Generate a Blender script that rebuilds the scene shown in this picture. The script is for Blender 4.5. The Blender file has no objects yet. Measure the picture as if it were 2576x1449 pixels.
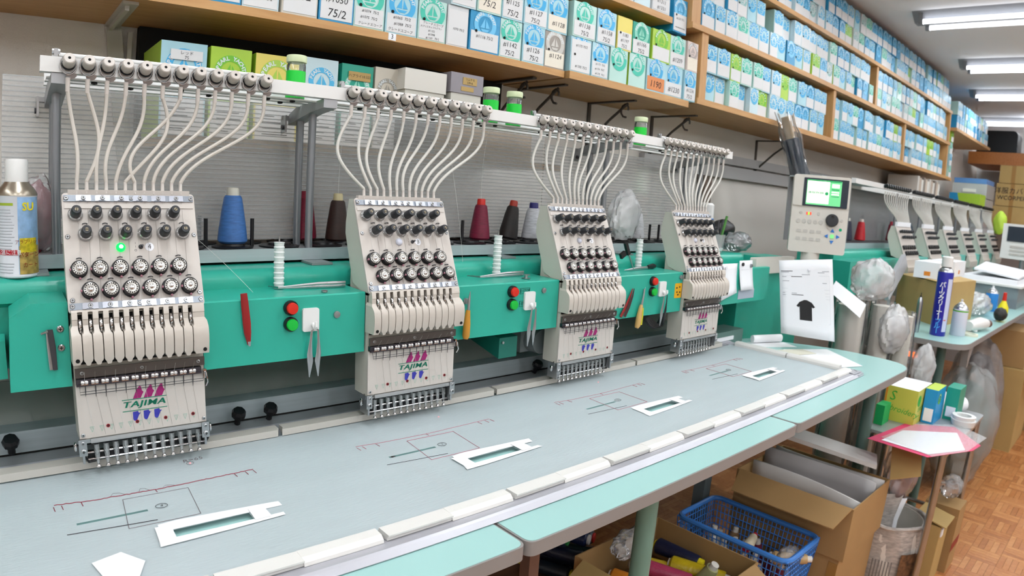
import bpy, math, random
from mathutils import Vector, Matrix
R = random.Random(7)
scene = bpy.context.scene
COL = scene.collection

# ------------------------------------------------------------------ camera (calibrated from the photograph)
YAW, PITCH, ROLL = 0.72336, -0.14856, 0.060995
CAM = Vector((-0.18135, 0.0, 1.30))
def camera():
    f = Vector((math.sin(YAW) * math.cos(PITCH), math.cos(YAW) * math.cos(PITCH), math.sin(PITCH)))
    r = Vector((math.cos(YAW), -math.sin(YAW), 0)); u = r.cross(f)
    r2 = r * math.cos(ROLL) + u * math.sin(ROLL); u2 = u * math.cos(ROLL) - r * math.sin(ROLL)
    cd = bpy.data.cameras.new('camera'); co = bpy.data.objects.new('camera', cd); COL.objects.link(co)
    co.matrix_world = Matrix(((r2.x, u2.x, -f.x, CAM.x), (r2.y, u2.y, -f.y, CAM.y), (r2.z, u2.z, -f.z, CAM.z), (0, 0, 0, 1)))
    # a wide lens with slight barrel distortion: theta = a*r + b*r^3 (r in image widths)
    a, b, w = 1.548127, -0.398463, 36.0
    cd.sensor_fit = 'HORIZONTAL'; cd.sensor_width = w; cd.lens = 20.9
    cd.type = 'PANO'; cd.panorama_type = 'FISHEYE_LENS_POLYNOMIAL'
    cd.fisheye_fov = math.radians(150)
    cd.fisheye_polynomial_k0 = 0.0; cd.fisheye_polynomial_k1 = -a / w; cd.fisheye_polynomial_k2 = 0.0
    cd.fisheye_polynomial_k3 = -b / w ** 3; cd.fisheye_polynomial_k4 = 0.0
    cd.clip_start = 0.02; cd.clip_end = 60
    cd.dof.use_dof = True; cd.dof.focus_distance = 1.22; cd.dof.aperture_fstop = 7.0
    scene.camera = co
camera()

# ------------------------------------------------------------------ world, exposure
wd = bpy.data.worlds.new('world'); scene.world = wd; wd.use_nodes = True
wd.node_tree.nodes['Background'].inputs[0].default_value = (0.9, 0.95, 1.0, 1); wd.node_tree.nodes['Background'].inputs[1].default_value = 0.25
scene.view_settings.view_transform = 'Standard'; scene.view_settings.look = 'None'
scene.view_settings.gamma = 1.0; scene.view_settings.use_curve_mapping = False
scene.view_settings.exposure = 0.25
TUBE_POWER = 3.3
try:
    scene.cycles.use_denoising = True
    scene.cycles.max_bounces = 5; scene.cycles.diffuse_bounces = 3; scene.cycles.glossy_bounces = 3; scene.cycles.transparent_max_bounces = 10; scene.cycles.transmission_bounces = 4; scene.cycles.use_adaptive_sampling = True; scene.cycles.adaptive_threshold = 0.1; scene.cycles.adaptive_min_samples = 14
    scene.cycles.caustics_reflective = False; scene.cycles.caustics_refractive = False
    scene.cycles.sample_clamp_indirect = 6.0
except Exception: pass

# ------------------------------------------------------------------ materials
def lin(c):
    if isinstance(c, str):
        c = tuple(int(c[i:i + 2], 16) / 255 for i in (0, 2, 4))
    return tuple((v / 12.92 if v <= 0.04045 else ((v + 0.055) / 1.055) ** 2.4) for v in c)
MATS = {}
def mat(name, color='808080', rough=0.5, metal=0.0, bump=0.0, bscale=60.0, vary=0.0, vscale=8.0, emit=0.0, trans=0.0, alpha=1.0, coat=0.0, stretch=None, ior=1.45, spec=None, sheen=0.0):
    if name in MATS: return MATS[name]
    m = bpy.data.materials.new(name); m.use_nodes = True; nt = m.node_tree; bs = nt.nodes['Principled BSDF']
    c = lin(color); bs.inputs['Base Color'].default_value = (*c, 1); m.diffuse_color = (*c, 1)
    bs.inputs['Roughness'].default_value = rough; bs.inputs['Metallic'].default_value = metal
    bs.inputs['IOR'].default_value = ior
    if spec is not None: bs.inputs['Specular IOR Level'].default_value = spec
    if coat: bs.inputs['Coat Weight'].default_value = coat; bs.inputs['Coat Roughness'].default_value = 0.12
    if trans: bs.inputs['Transmission Weight'].default_value = trans
    if alpha < 1: bs.inputs['Alpha'].default_value = alpha
    if emit: bs.inputs['Emission Color'].default_value = (*c, 1); bs.inputs['Emission Strength'].default_value = emit
    if bump or vary:
        tc = nt.nodes.new('ShaderNodeTexCoord'); src = tc.outputs['Object']
        if stretch:
            mp = nt.nodes.new('ShaderNodeMapping'); mp.inputs['Scale'].default_value = stretch
            nt.links.new(src, mp.inputs[0]); src = mp.outputs[0]
    if bump:
        nz = nt.nodes.new('ShaderNodeTexNoise'); nz.inputs['Scale'].default_value = bscale; nz.inputs['Detail'].default_value = 3
        nt.links.new(src, nz.inputs['Vector'])
        bp = nt.nodes.new('ShaderNodeBump'); bp.inputs['Strength'].default_value = bump; bp.inputs['Distance'].default_value = 0.004
        nt.links.new(nz.outputs[0], bp.inputs['Height']); nt.links.new(bp.outputs[0], bs.inputs['Normal'])
    if vary:
        nz = nt.nodes.new('ShaderNodeTexNoise'); nz.inputs['Scale'].default_value = vscale; nz.inputs['Detail'].default_value = 4
        nt.links.new(src, nz.inputs['Vector'])
        mx = nt.nodes.new('ShaderNodeMix'); mx.data_type = 'RGBA'
        lo = tuple(max(0, v * (1 - vary)) for v in c); hi = tuple(min(1, v * (1 + vary * 0.7)) for v in c)
        mx.inputs[6].default_value = (*lo, 1); mx.inputs[7].default_value = (*hi, 1)
        rp = nt.nodes.new('ShaderNodeMapRange'); rp.inputs[1].default_value = 0.32; rp.inputs[2].default_value = 0.68
        nt.links.new(nz.outputs[0], rp.inputs[0]); nt.links.new(rp.outputs[0], mx.inputs[0]); nt.links.new(mx.outputs[2], bs.inputs['Base Color'])
    MATS[name] = m
    return m
def wood(name, c1, c2, rough=0.5, axis=(2.0, 26.0, 26.0), scale=3.0, seed=0.0):
    if name in MATS: return MATS[name]
    m = bpy.data.materials.new(name); m.use_nodes = True; nt = m.node_tree; bs = nt.nodes['Principled BSDF']
    m.diffuse_color = (*lin(c1), 1)
    tc = nt.nodes.new('ShaderNodeTexCoord'); mp = nt.nodes.new('ShaderNodeMapping'); mp.inputs['Scale'].default_value = axis; mp.inputs['Location'].default_value = (seed, seed * 1.7, 0)
    nt.links.new(tc.outputs['Object'], mp.inputs[0])
    nz = nt.nodes.new('ShaderNodeTexNoise'); nz.inputs['Scale'].default_value = scale; nz.inputs['Detail'].default_value = 6; nz.inputs['Distortion'].default_value = 0.6
    nt.links.new(mp.outputs[0], nz.inputs['Vector'])
    rp = nt.nodes.new('ShaderNodeValToRGB'); rp.color_ramp.elements[0].position = 0.3; rp.color_ramp.elements[1].position = 0.72
    rp.color_ramp.elements[0].color = (*lin(c1), 1); rp.color_ramp.elements[1].color = (*lin(c2), 1)
    nt.links.new(nz.outputs[0], rp.inputs[0]); nt.links.new(rp.outputs[0], bs.inputs['Base Color'])
    bs.inputs['Roughness'].default_value = rough
    MATS[name] = m
    return m
def film(name, tint='f4f6f8', opacity=0.25, gloss=0.35, rough=0.12):
    """thin clear plastic: mostly see-through, part milky, part shiny"""
    if name in MATS: return MATS[name]
    m = bpy.data.materials.new(name); m.use_nodes = True; nt = m.node_tree; nt.nodes.clear()
    out = nt.nodes.new('ShaderNodeOutputMaterial'); tr = nt.nodes.new('ShaderNodeBsdfTransparent'); df = nt.nodes.new('ShaderNodeBsdfPrincipled')
    df.inputs['Base Color'].default_value = (*lin(tint), 1); df.inputs['Roughness'].default_value = 0.45
    gl = nt.nodes.new('ShaderNodeBsdfGlossy'); gl.inputs['Roughness'].default_value = rough
    m1 = nt.nodes.new('ShaderNodeMixShader'); m1.inputs[0].default_value = opacity
    nt.links.new(tr.outputs[0], m1.inputs[1]); nt.links.new(df.outputs[0], m1.inputs[2])
    fr = nt.nodes.new('ShaderNodeFresnel'); fr.inputs[0].default_value = 1.35
    mu = nt.nodes.new('ShaderNodeMath'); mu.operation = 'MULTIPLY'; mu.inputs[1].default_value = gloss * 3; mu.use_clamp = True
    nt.links.new(fr.outputs[0], mu.inputs[0])
    m2 = nt.nodes.new('ShaderNodeMixShader'); nt.links.new(mu.outputs[0], m2.inputs[0]); nt.links.new(m1.outputs[0], m2.inputs[1]); nt.links.new(gl.outputs[0], m2.inputs[2])
    nt.links.new(m2.outputs[0], out.inputs[0]); m.diffuse_color = (*lin(tint), max(0.2, opacity))
    MATS[name] = m
    return m

# ------------------------------------------------------------------ mesh builder
class G:
    def __init__(s): s.v = []; s.f = []; s.mi = []; s.m = 0
    def add(s, vs, fs):
        o = len(s.v); s.v += [tuple(p) for p in vs]; s.f += [tuple(i + o for i in f) for f in fs]; s.mi += [s.m] * len(fs); return s
    def box(s, x0, x1, y0, y1, z0, z1):
        return s.add([(x0, y0, z0), (x1, y0, z0), (x1, y1, z0), (x0, y1, z0), (x0, y0, z1), (x1, y0, z1), (x1, y1, z1), (x0, y1, z1)],
                     [(0, 3, 2, 1), (4, 5, 6, 7), (0, 1, 5, 4), (1, 2, 6, 5), (2, 3, 7, 6), (3, 0, 4, 7)])
    def obox(s, c, U, V, W, a, b, h):
        """box centred at c with half sizes a,b,h along unit axes U,V,W"""
        c, U, V, W = map(Vector, (c, U, V, W)); p = []
        for k in (-1, 1):
            for i, j in ((-1, -1), (1, -1), (1, 1), (-1, 1)): p.append(c + U * a * i + V * b * j + W * h * k)
        return s.add(p, [(0, 3, 2, 1), (4, 5, 6, 7), (0, 1, 5, 4), (1, 2, 6, 5), (2, 3, 7, 6), (3, 0, 4, 7)])
    def lathe(s, c, axis, prof, n=16, cap0=True, cap1=True):
        c = Vector(c); ax = Vector(axis).normalized(); t = Vector((1, 0, 0)) if abs(ax.x) < 0.9 else Vector((0, 1, 0))
        U = ax.cross(t).normalized(); V = ax.cross(U); vs = []; fs = []
        for r, h in prof:
            for i in range(n):
                a = 2 * math.pi * i / n; vs.append(c + ax * h + (U * math.cos(a) + V * math.sin(a)) * r)
        for k in range(len(prof) - 1):
            for i in range(n):
                j = (i + 1) % n; fs.append((k * n + i, k * n + j, (k + 1) * n + j, (k + 1) * n + i))
        if cap0: fs.append(tuple(range(n - 1, -1, -1)))
        if cap1: fs.append(tuple((len(prof) - 1) * n + i for i in range(n)))
        return s.add(vs, fs)
    def cyl(s, p0, p1, r0, r1=None, n=12, caps=True):
        p0, p1 = Vector(p0), Vector(p1); return s.lathe(p0, p1 - p0, [(r0, 0), (r0 if r1 is None else r1, (p1 - p0).length)], n, caps, caps)
    def tube(s, pts, r, n=8, caps=True, flat=1.0):
        pts = [Vector(p) for p in pts]; m = len(pts); vs = []; fs = []; pu = None
        for k, p in enumerate(pts):
            d = (pts[min(k + 1, m - 1)] - pts[max(k - 1, 0)]).normalized()
            if pu is None:
                t = Vector((0, 1, 0)) if abs(d.y) < 0.8 else Vector((1, 0, 0)); U = d.cross(t).normalized()
            else:
                U = (pu - d * pu.dot(d)).normalized()
            pu = U; V = d.cross(U); rr = r[k] if isinstance(r, (list, tuple)) else r
            for i in range(n):
                a = 2 * math.pi * i / n; vs.append(p + U * math.cos(a) * rr + V * math.sin(a) * rr * flat)
        for k in range(m - 1):
            for i in range(n):
                j = (i + 1) % n; fs.append((k * n + i, k * n + j, (k + 1) * n + j, (k + 1) * n + i))
        if caps: fs.append(tuple(range(n - 1, -1, -1))); fs.append(tuple((m - 1) * n + i for i in range(n)))
        return s.add(vs, fs)
    def prism(s, poly, o, U, V, W, d):
        """polygon (u,v) at o in plane U,V, thickness d along W"""
        o, U, V, W = map(Vector, (o, U, V, W)); n = len(poly)
        vs = [o + U * a + V * b for a, b in poly] + [o + U * a + V * b + W * d for a, b in poly]
        fs = [tuple(range(n - 1, -1, -1)), tuple(range(n, 2 * n))] + [(i, (i + 1) % n, n + (i + 1) % n, n + i) for i in range(n)]
        return s.add(vs, fs)
    def ball(s, c, r, n=10, m=6, sz=(1, 1, 1)):
        vs = []; fs = []; c = Vector(c)
        for k in range(1, m):
            t = math.pi * k / m
            for i in range(n):
                a = 2 * math.pi * i / n; vs.append(c + Vector((math.sin(t) * math.cos(a) * r * sz[0], math.sin(t) * math.sin(a) * r * sz[1], math.cos(t) * r * sz[2])))
        vs.append(c + Vector((0, 0, r * sz[2]))); vs.append(c - Vector((0, 0, r * sz[2]))); T = len(vs) - 2
        for k in range(m - 2):
            for i in range(n):
                j = (i + 1) % n; fs.append((k * n + i, (k + 1) * n + i, (k + 1) * n + j, k * n + j))
        for i in range(n):
            j = (i + 1) % n; fs.append((T, i, j)); fs.append((T + 1, (m - 2) * n + j, (m - 2) * n + i))
        return s.add(vs, fs)
    def grid(s, fn, nu, nv, closed_u=False):
        """surface fn(u,v) u,v in 0..1"""
        vs = [fn(i / nu, j / nv) for j in range(nv + 1) for i in range(nu + (0 if closed_u else 1))]; w = nu if closed_u else nu + 1; fs = []
        for j in range(nv):
            for i in range(nu):
                k = (i + 1) % w; fs.append((j * w + i, j * w + k, (j + 1) * w + k, (j + 1) * w + i))
        return s.add(vs, fs)
    def mesh(s, name, mats, origin=(0, 0, 0), smooth=35):
        me = bpy.data.meshes.new(name); o = Vector(origin)
        me.from_pydata([(p[0] - o.x, p[1] - o.y, p[2] - o.z) for p in s.v], [], s.f)
        for m in (mats if isinstance(mats, (list, tuple)) else [mats]): me.materials.append(m)
        if any(s.mi): me.polygons.foreach_set('material_index', s.mi)
        if smooth:
            me.polygons.foreach_set('use_smooth', [True] * len(me.polygons)); me.set_sharp_from_angle(angle=math.radians(smooth))
        me.update(); return me
def rrect(w, h, r, n=4, cx=0, cy=0):
    """rounded rectangle outline, counter-clockwise, w,h full size"""
    p = []
    for sx, sy, a0 in ((1, 1, 0), (-1, 1, 90), (-1, -1, 180), (1, -1, 270)):
        for k in range(n + 1):
            a = math.radians(a0 + 90 * k / n); p.append((cx + sx * (w / 2 - r) + r * math.cos(a), cy + sy * (h / 2 - r) + r * math.sin(a)))
    return p
def link(name, me, parent=None, loc=(0, 0, 0)):
    o = bpy.data.objects.new(name, me); COL.objects.link(o)
    if parent is not None: o.parent = parent
    o.location = loc; return o
def tag(o, label=None, cat=None, group=None, kind=None):
    if label: o['label'] = label
    if cat: o['category'] = cat
    if group: o['group'] = group
    if kind: o['kind'] = kind
    return o
class Thing:
    """a thing with parts: an Empty at O, parts given in world coordinates"""
    def __init__(s, name, label, cat, O, group=None):
        s.O = Vector(O); s.root = bpy.data.objects.new(name, None); COL.objects.link(s.root); s.root.empty_display_size = 0.02
        s.root.location = s.O; tag(s.root, label, cat, group)
    def part(s, name, g, m, label=None, smooth=35, under=None):
        o = link(name, g.mesh(name, m, s.O, smooth), under or s.root)
        if label: o['label'] = label
        return o
    def inst(s, name, me, at, under=None, label=None):
        """a shared mesh (built about its own origin) placed at a world point"""
        o = link(name, me, under or s.root, Vector(at) - s.O)
        if label: o['label'] = label
        return o
def copy_tree(o, parent=None):
    c = o.copy(); COL.objects.link(c); c.parent = parent
    for ch in list(o.children): copy_tree(ch, c)
    return c
def single(name, g, m, label, cat, origin, group=None, smooth=35):
    return tag(link(name, g.mesh(name, m, origin, smooth), None, origin), label, cat, group)
def structure(name, g, m, smooth=0, parent=None):
    o = link(name, g.mesh(name, m, (0, 0, 0), smooth), parent)
    if parent is None: o['kind'] = 'structure'
    return o
TXT = {}
def text_mesh(s, m, bold=0.0, shear=0.0, space=1.0):
    """flat lettering: unit cap height about 0.7, centred, in the XY plane"""
    key = (s, m.name, bold, shear, space)
    if key in TXT: return TXT[key]
    cu = bpy.data.curves.new('lettering', 'FONT'); cu.body = s; cu.align_x = 'CENTER'; cu.align_y = 'CENTER'; cu.resolution_u = 2
    cu.offset = bold; cu.shear = shear; cu.space_character = space
    ob = bpy.data.objects.new('lettering', cu); COL.objects.link(ob)
    dg = bpy.context.evaluated_depsgraph_get(); me = bpy.data.meshes.new_from_object(ob.evaluated_get(dg))
    bpy.data.objects.remove(ob); bpy.data.curves.remove(cu)
    me.name = 'lettering'; me.materials.clear(); me.materials.append(m); TXT[key] = me
    return me
def place(o, at, U, V, size, parent_O=(0, 0, 0)):
    """orient a flat mesh: X along U, Y along V"""
    U = Vector(U).normalized(); V = Vector(V); V = (V - U * V.dot(U)).normalized(); W = U.cross(V); p = Vector(at) - Vector(parent_O)
    o.matrix_local = Matrix(((U.x * size, V.x * size, W.x * size, p.x), (U.y * size, V.y * size, W.y * size, p.y), (U.z * size, V.z * size, W.z * size, p.z), (0, 0, 0, 1)))
    return o
def letter(T, s, m, at, U, V, size, under=None, bold=0.0, shear=0.0, name='lettering', space=1.0):
    o = link(name, text_mesh(s, m, bold, shear, space), under or T.root); return place(o, at, U, V, size, T.O)
def bez(p0, p1, p2, p3, n=16):
    p0, p1, p2, p3 = map(Vector, (p0, p1, p2, p3)); out = []
    for k in range(n + 1):
        t = k / n; out.append(p0 * (1 - t) ** 3 + p1 * 3 * t * (1 - t) ** 2 + p2 * 3 * t * t * (1 - t) + p3 * t ** 3)
    return out
def ordinal(n):
    W = ['first', 'second', 'third', 'fourth', 'fifth', 'sixth', 'seventh', 'eighth', 'ninth', 'tenth', 'eleventh', 'twelfth', 'thirteenth', 'fourteenth', 'fifteenth', 'sixteenth', 'seventeenth', 'eighteenth', 'nineteenth', 'twentieth']
    return W[n - 1] if n <= 20 else 'twenty-' + W[n - 21] if n < 30 else 'thirtieth' if n == 30 else 'thirty-' + W[n - 31]

# common materials
WHITE = mat('white_paint', 'e2e2e0', 0.35); CREAM = mat('cream_plastic', 'c8c1ba', 0.38, vary=0.05, vscale=5)
CREAM2 = mat('cream_cover', 'c2b9af', 0.33); GREEN = mat('green_enamel', '2aa792', 0.36, bump=0.05, bscale=700, coat=0.15)
DGREEN = mat('dark_green', '12685a', 0.45)
CHROME = mat('chrome', 'd8d8da', 0.12, 1.0); STEEL = mat('steel', 'b4b6b8', 0.28, 1.0); ALU = mat('aluminium', 'b4c0c4', 0.36, 0.25, vary=0.06, vscale=4, stretch=(1, 40, 40))
BLACK = mat('black_plastic', '17171a', 0.38); VOID = mat('painted_recess_shade', '060606', 0.8); GUN = mat('gunmetal', '4a4a4e', 0.4, 0.6)  # VOID: near-black colour painting the shade inside holes, slots and gaps
RUB = mat('dark_grey_plastic', '303236', 0.5); PAPER = mat('white_paper', 'eceef2', 0.7); INK = mat('black_ink', '1a1a20', 0.6)
CARD = mat('cardboard', 'a88658', 0.75, vary=0.06, vscale=6, bump=0.05, bscale=90); CARD2 = mat('tan_cardboard', 'b79a62', 0.75, vary=0.06, vscale=6)
FILM = film('clear_film'); FILMW = film('milky_film', 'f4f5f7', 0.45, 0.3, 0.16); GLASS = film('clear_plastic', 'f0f4f4', 0.12, 0.5, 0.05)
RED = mat('red_plastic', 'cf2a1c', 0.35); LGREEN = mat('bright_green_plastic', '12b33c', 0.35)
# ================================================================== the room
WALL = mat('wallpaper', 'e6e1da', 0.85, bump=0.35, bscale=420); CEIL = mat('ceiling_board', 'e8e8ea', 0.9, bump=0.1, bscale=200)
WY, CEZ = 1.77, 2.52
structure('wall_back', G().box(-2.4, 9.0, WY, WY + 0.1, 0, CEZ), WALL)
structure('wall_right', G().box(8.6, 8.7, -3.6, WY, 0, CEZ), mat('far_wall', 'cccccc', 0.85, bump=0.2, bscale=300))
structure('wall_left', G().box(-2.5, -2.4, -3.6, WY + 0.1, 0, CEZ), WALL)
structure('wall_front', G().box(-2.5, 8.7, -3.7, -3.6, 0, CEZ), WALL)
structure('ceiling', G().box(-2.5, 9.0, -3.7, WY + 0.1, CEZ, CEZ + 0.1), CEIL)
# parquet: basket weave squares of five slats
fl = structure('floor', G().box(-2.5, 9.0, -3.7, WY + 0.1, -0.06, -0.004), mat('floor_joint', '7a4c28', 0.8))
PW = [wood('parquet_%d' % i, a, b, 0.32, (8, 8, 8), 6, i) for i, (a, b) in enumerate((('b0713f', 'c38a58'), ('a66838', 'bb7e4c'), ('b97c48', 'cb9360'), ('9c6036', 'b17646'), ('ac6e3e', 'bf8452')))]
sl = 0.0238; SQ = 0.12
def slat_mesh(along_x, m):
    g = G(); e = 0.0004; a, b = (SQ, sl) if along_x else (sl, SQ)
    g.add([(e, e, 0), (a - e, e, 0), (a - e, b - e, 0), (e, b - e, 0), (0, 0, -0.004), (a, 0, -0.004), (a, b, -0.004), (0, b, -0.004)], [(0, 1, 2, 3), (0, 4, 5, 1), (1, 5, 6, 2), (2, 6, 7, 3), (3, 7, 4, 0)])
    return g.mesh('parquet_slat', m, smooth=0)
SM = [[slat_mesh(ax, m) for m in PW] for ax in (False, True)]
slats = []
for ix in range(-20, 52):
    for iy in range(-9, 15):
        x0, y0 = 1.7 + ix * SQ, iy * SQ; ax = (ix + iy) % 2
        for k in range(5):
            x, y = (x0, y0 + k * (SQ / 5)) if ax else (x0 + k * (SQ / 5), y0)
            slats.append((x, y, ax, R.randrange(5)))
def slat_key(s):   # the open strip of floor right of the side table shows largest
    x, y = s[0], s[1]; inside = 2.28 < x < 3.6 and y < 0.62 - 0.13 * (x - 2.3) and y > 0.62 - 0.42 * (x - 2.2) - 0.45
    return (0 if inside else 1, math.hypot(x - CAM.x, y - CAM.y) - CAM.x)
slats.sort(key=slat_key)
for x, y, ax, c in slats[:300]: link('parquet_slat', SM[ax][c], fl, (x, y, 0.0))
rest = G()
for x, y, ax, c in slats[300:]:
    a, b = (SQ, sl) if ax else (sl, SQ); e = 0.0004; rest.m = c
    rest.add([(x + e, y + e, 0), (x + a - e, y + e, 0), (x + a - e, y + b - e, 0), (x + e, y + b - e, 0), (x, y, -0.004), (x + a, y, -0.004), (x + a, y + b, -0.004), (x, y + b, -0.004)], [(0, 1, 2, 3), (0, 4, 5, 1), (1, 5, 6, 2), (2, 6, 7, 3), (3, 7, 4, 0)])
tag(link('parquet_slats', rest.mesh('parquet_slats', PW, smooth=0), fl), kind='stuff')

# fluorescent fixtures, two tubes each, running across the room
TUBE = mat('lit_tube', 'f4f8ff', 0.4, emit=4.0)
TUBE.cycles.emission_sampling = 'NONE'; ENAM = mat('fixture_enamel', '85878c', 0.5)
def fixture(x, y1, L, label, group='ceiling lights'):
    T = Thing('fluorescent_light', label, 'light', (x, y1 - L / 2, CEZ), group)
    T.part('housing', G().prism([(-0.10, 0), (-0.035, -0.055), (0.035, -0.055), (0.10, 0)], (x, y1 - L - 0.03, CEZ), (1, 0, 0), (0, 0, 1), (0, 1, 0), L + 0.06), ENAM)
    for s in (-0.072, 0.072):
        T.part('tube', G().cyl((x + s, y1 - L + 0.03, CEZ - 0.060), (x + s, y1 - 0.03, CEZ - 0.060), 0.0135, n=12), TUBE)
        ld = bpy.data.lights.new('tube_light', 'AREA'); ld.shape = 'RECTANGLE'; ld.size = 0.027; ld.size_y = L - 0.06; ld.energy = TUBE_POWER * L; ld.color = (0.92, 0.97, 1.0)
        lo = bpy.data.objects.new('tube_light', ld); COL.objects.link(lo); lo.parent = T.root; lo.location = Vector((x + s, y1 - L / 2, CEZ - 0.0745)) - T.O
        for yy in (y1 - 0.02, y1 - L + 0.02): T.part('socket', G().box(x + s - 0.014, x + s + 0.014, yy - 0.012, yy + 0.012, CEZ - 0.075, CEZ - 0.0), ENAM)
for i, (x, y1) in enumerate(((3.97, 1.215), (5.25, 1.245), (6.45, 1.42), (8.1, 1.68))):
    fixture(x, y1, 1.25 if i < 3 else 1.5, 'twin-tube fluorescent ceiling light, %s from the thread shelves toward the far wall' % ('nearest', 'second', 'third', 'farthest')[i])
for i, (x, y1) in enumerate(((-1.3, 1.2), (0.05, 1.2), (1.35, 1.2), (2.65, 1.2))):
    fixture(x, y1, 1.25, 'twin-tube fluorescent ceiling light above the embroidery machine, outside the picture')
for y1 in (-0.35, -1.75):  # extra unseen rows added to throw more light on the back wall
    for x in (-1.6, -0.5, 0.6, 1.7, 2.8, 3.9, 5.2, 6.6):
        fixture(x, y1, 1.25, 'added unseen twin-tube fluorescent light behind the viewpoint, brightening the back wall')

# ================================================================== shelves
PINE = wood('pine_board', 'b98a55', 'c99c66', 0.5, (3, 30, 30), 2.5); PINE2 = wood('pine_underside', 'a98353', 'b8925f', 0.55, (2.5, 24, 24), 3, 4.0)
PINEV = wood('pine_upright', 'b98a55', 'c99c66', 0.5, (30, 30, 3), 2.5, 2.0)
def board(x0, x1, y0, z0, z1, label, name='shelf_board'):
    return single(name, G().box(x0, x1, y0, WY, z0, z1), PINE, label, 'shelf', (x0, y0, z0), smooth=0)
T = Thing('pine_shelf', 'long pine shelf at upper left carrying the handwritten thread boxes', 'shelf', (-0.9, 1.47, 1.657))
T.part('board', G().box(-1.6, 1.278, 1.47, WY, 1.656, 1.676), PINE, smooth=0)
T.part('shelf_tag', G().box(0.655, 0.677, 1.4690, 1.4705, 1.658, 1.6755), PAPER); letter(T, '3', INK, (0.666, 1.4688, 1.667), (1, 0, 0), (0, 0, 1), 0.017)
g = G(); g.box(0.035, 0.068, 1.50, WY, 1.650, 1.656); g.box(0.043, 0.052, 1.52, WY, 1.640, 1.650)
g.prism([(0.078, 1.30), (0.118, 1.30), (0.072, 1.656), (0.036, 1.656)], (0, WY - 0.012, 0), (1, 0, 0), (0, 0, 1), (0, 1, 0), 0.012); g.box(0.088, 0.098, WY - 0.020, WY - 0.012, 1.30, 1.64)
o = T.part('bracket', g, mat('grey_bracket', 'bdb9ae', 0.45)); 
for zz in (1.56, 1.45): T.part('screw', G().cyl((0.083, WY - 0.013, zz), (0.083, WY - 0.016, zz), 0.004, n=10), STEEL, under=o)
T = Thing('pine_shelf', 'short pine wall shelf ending at the tall shelving upright, wrought brackets below', 'shelf', (1.6, 1.455, 1.67))
T.part('board', G().box(1.285, 1.93, 1.455, WY, 1.654, 1.678), PINE2, smooth=0); T.part('edge_strip', G().box(1.285, 1.93, 1.4535, 1.4555, 1.654, 1.678), PINE, smooth=0)
IRON = mat('wrought_iron', '5a5652', 0.5, 0.6)
def scroll(T, x):
    g = G(); zb = 1.654; g.box(x - 0.008, x + 0.008, 1.54, WY, zb - 0.006, zb); g.box(x - 0.008, x + 0.008, WY - 0.006, WY, zb - 0.17, zb)
    g.tube([(x, WY - 0.006, zb - 0.16), (x, 1.66, zb - 0.07), (x, 1.575, zb - 0.012)], 0.005, 6)
    g.tube([(x, 1.585 + 0.025 * math.sin(a) * (1 - 0.06 * k), zb - 0.035 - 0.028 * math.cos(a) * (1 - 0.05 * k)) for k, a in enumerate([math.pi * j / 5 - 0.2 for j in range(9)])], 0.004, 6)
    T.part('bracket', g, IRON)
for x in (1.36, 1.72, 1.22): scroll(T, x)
for x in (2.12, 3.05): scroll(T, x)
T = Thing('pine_shelf', 'upper pine wall shelf cut off by the top edge, white and blue boxes on it', 'shelf', (1.2, 1.47, 1.95))
T.part('board', G().box(-1.6, 1.82, 1.47, WY, 1.950, 1.973), PINE, smooth=0)
# the tall shelving along the rest of the wall
X0, X1 = 1.93, 5.87
T = Thing('shelving_unit', 'long pine shelving filled with rows of pale blue thread boxes', 'shelf', (X0, 1.45, 1.68))
for z0, z1, xe in ((1.676, 1.699, 5.92), (1.955, 1.978, 5.82), (2.214, 2.236, 5.82)):
    xs = 1.975 if z0 < 1.7 else 1.914
    T.part('shelf_board', G().box(xs, xe, 1.445, WY, z0, z1), PINE, smooth=0)
def upright(x, z0, z1, w=0.032): T.part('upright', G().box(x - w / 2, x + w / 2, 1.452, WY, z0, z1), PINEV, smooth=0)
upright(2.015, 1.699, 1.955, 0.045); upright(1.945, 1.978, CEZ, 0.06); upright(3.30, 1.699, 1.955); upright(4.57, 1.699, 1.955); upright(5.78, 1.699, 1.955); upright(3.94, 1.978, 2.214); upright(5.79, 1.978, 2.214)
T2 = Thing('pine_shelf', 'far pine shelf near the ceiling holding the last thread boxes', 'shelf', (5.9, 1.45, 2.1)); T2.part('board', G().box(5.9, 7.4, 1.42, WY, 2.09, 2.115), PINE, smooth=0)

# ------------------------------------------------------------------ thread boxes
PAL = dict(pale=('a4cfdb', '3fa9dd'), blue=('2590c2', '6cbfe8'), teal=('b4d8d0', '41bfa8'), sea=('159a82', '82ccb6'), lime=('a6cc3c', '70bd34'), yellow=('dfd068', 'a6ca4e'), cream=('c9c2b4', '9c988f'), grey=('9c958d', 'c8c5bf'), mist=('c2d9e0', '4fb2de'), white=('d0d4d6', '8cbcbc'), pink=('d4c3bc', 'aaa19d'))
BM = {k: mat('box_' + k, v[0], 0.42, vary=0.04, vscale=9, coat=0.12) for k, v in PAL.items()}
LM = {k: mat('logo_' + k, v[1], 0.45) for k, v in PAL.items()}
LWHITE = mat('box_print_white', 'd8e0e4', 0.5); LABEL = mat('box_label', 'dadbdc', 0.6); LABEL2 = mat('box_label_cream', 'e6dfd0', 0.6); ORANGE = mat('orange_label', 'd98a55', 0.6)
def flat(g, poly, y=0.0, m=0): g.m = m; g.add([(a, y, b) for a, b in poly], [tuple(range(len(poly)))])
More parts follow.
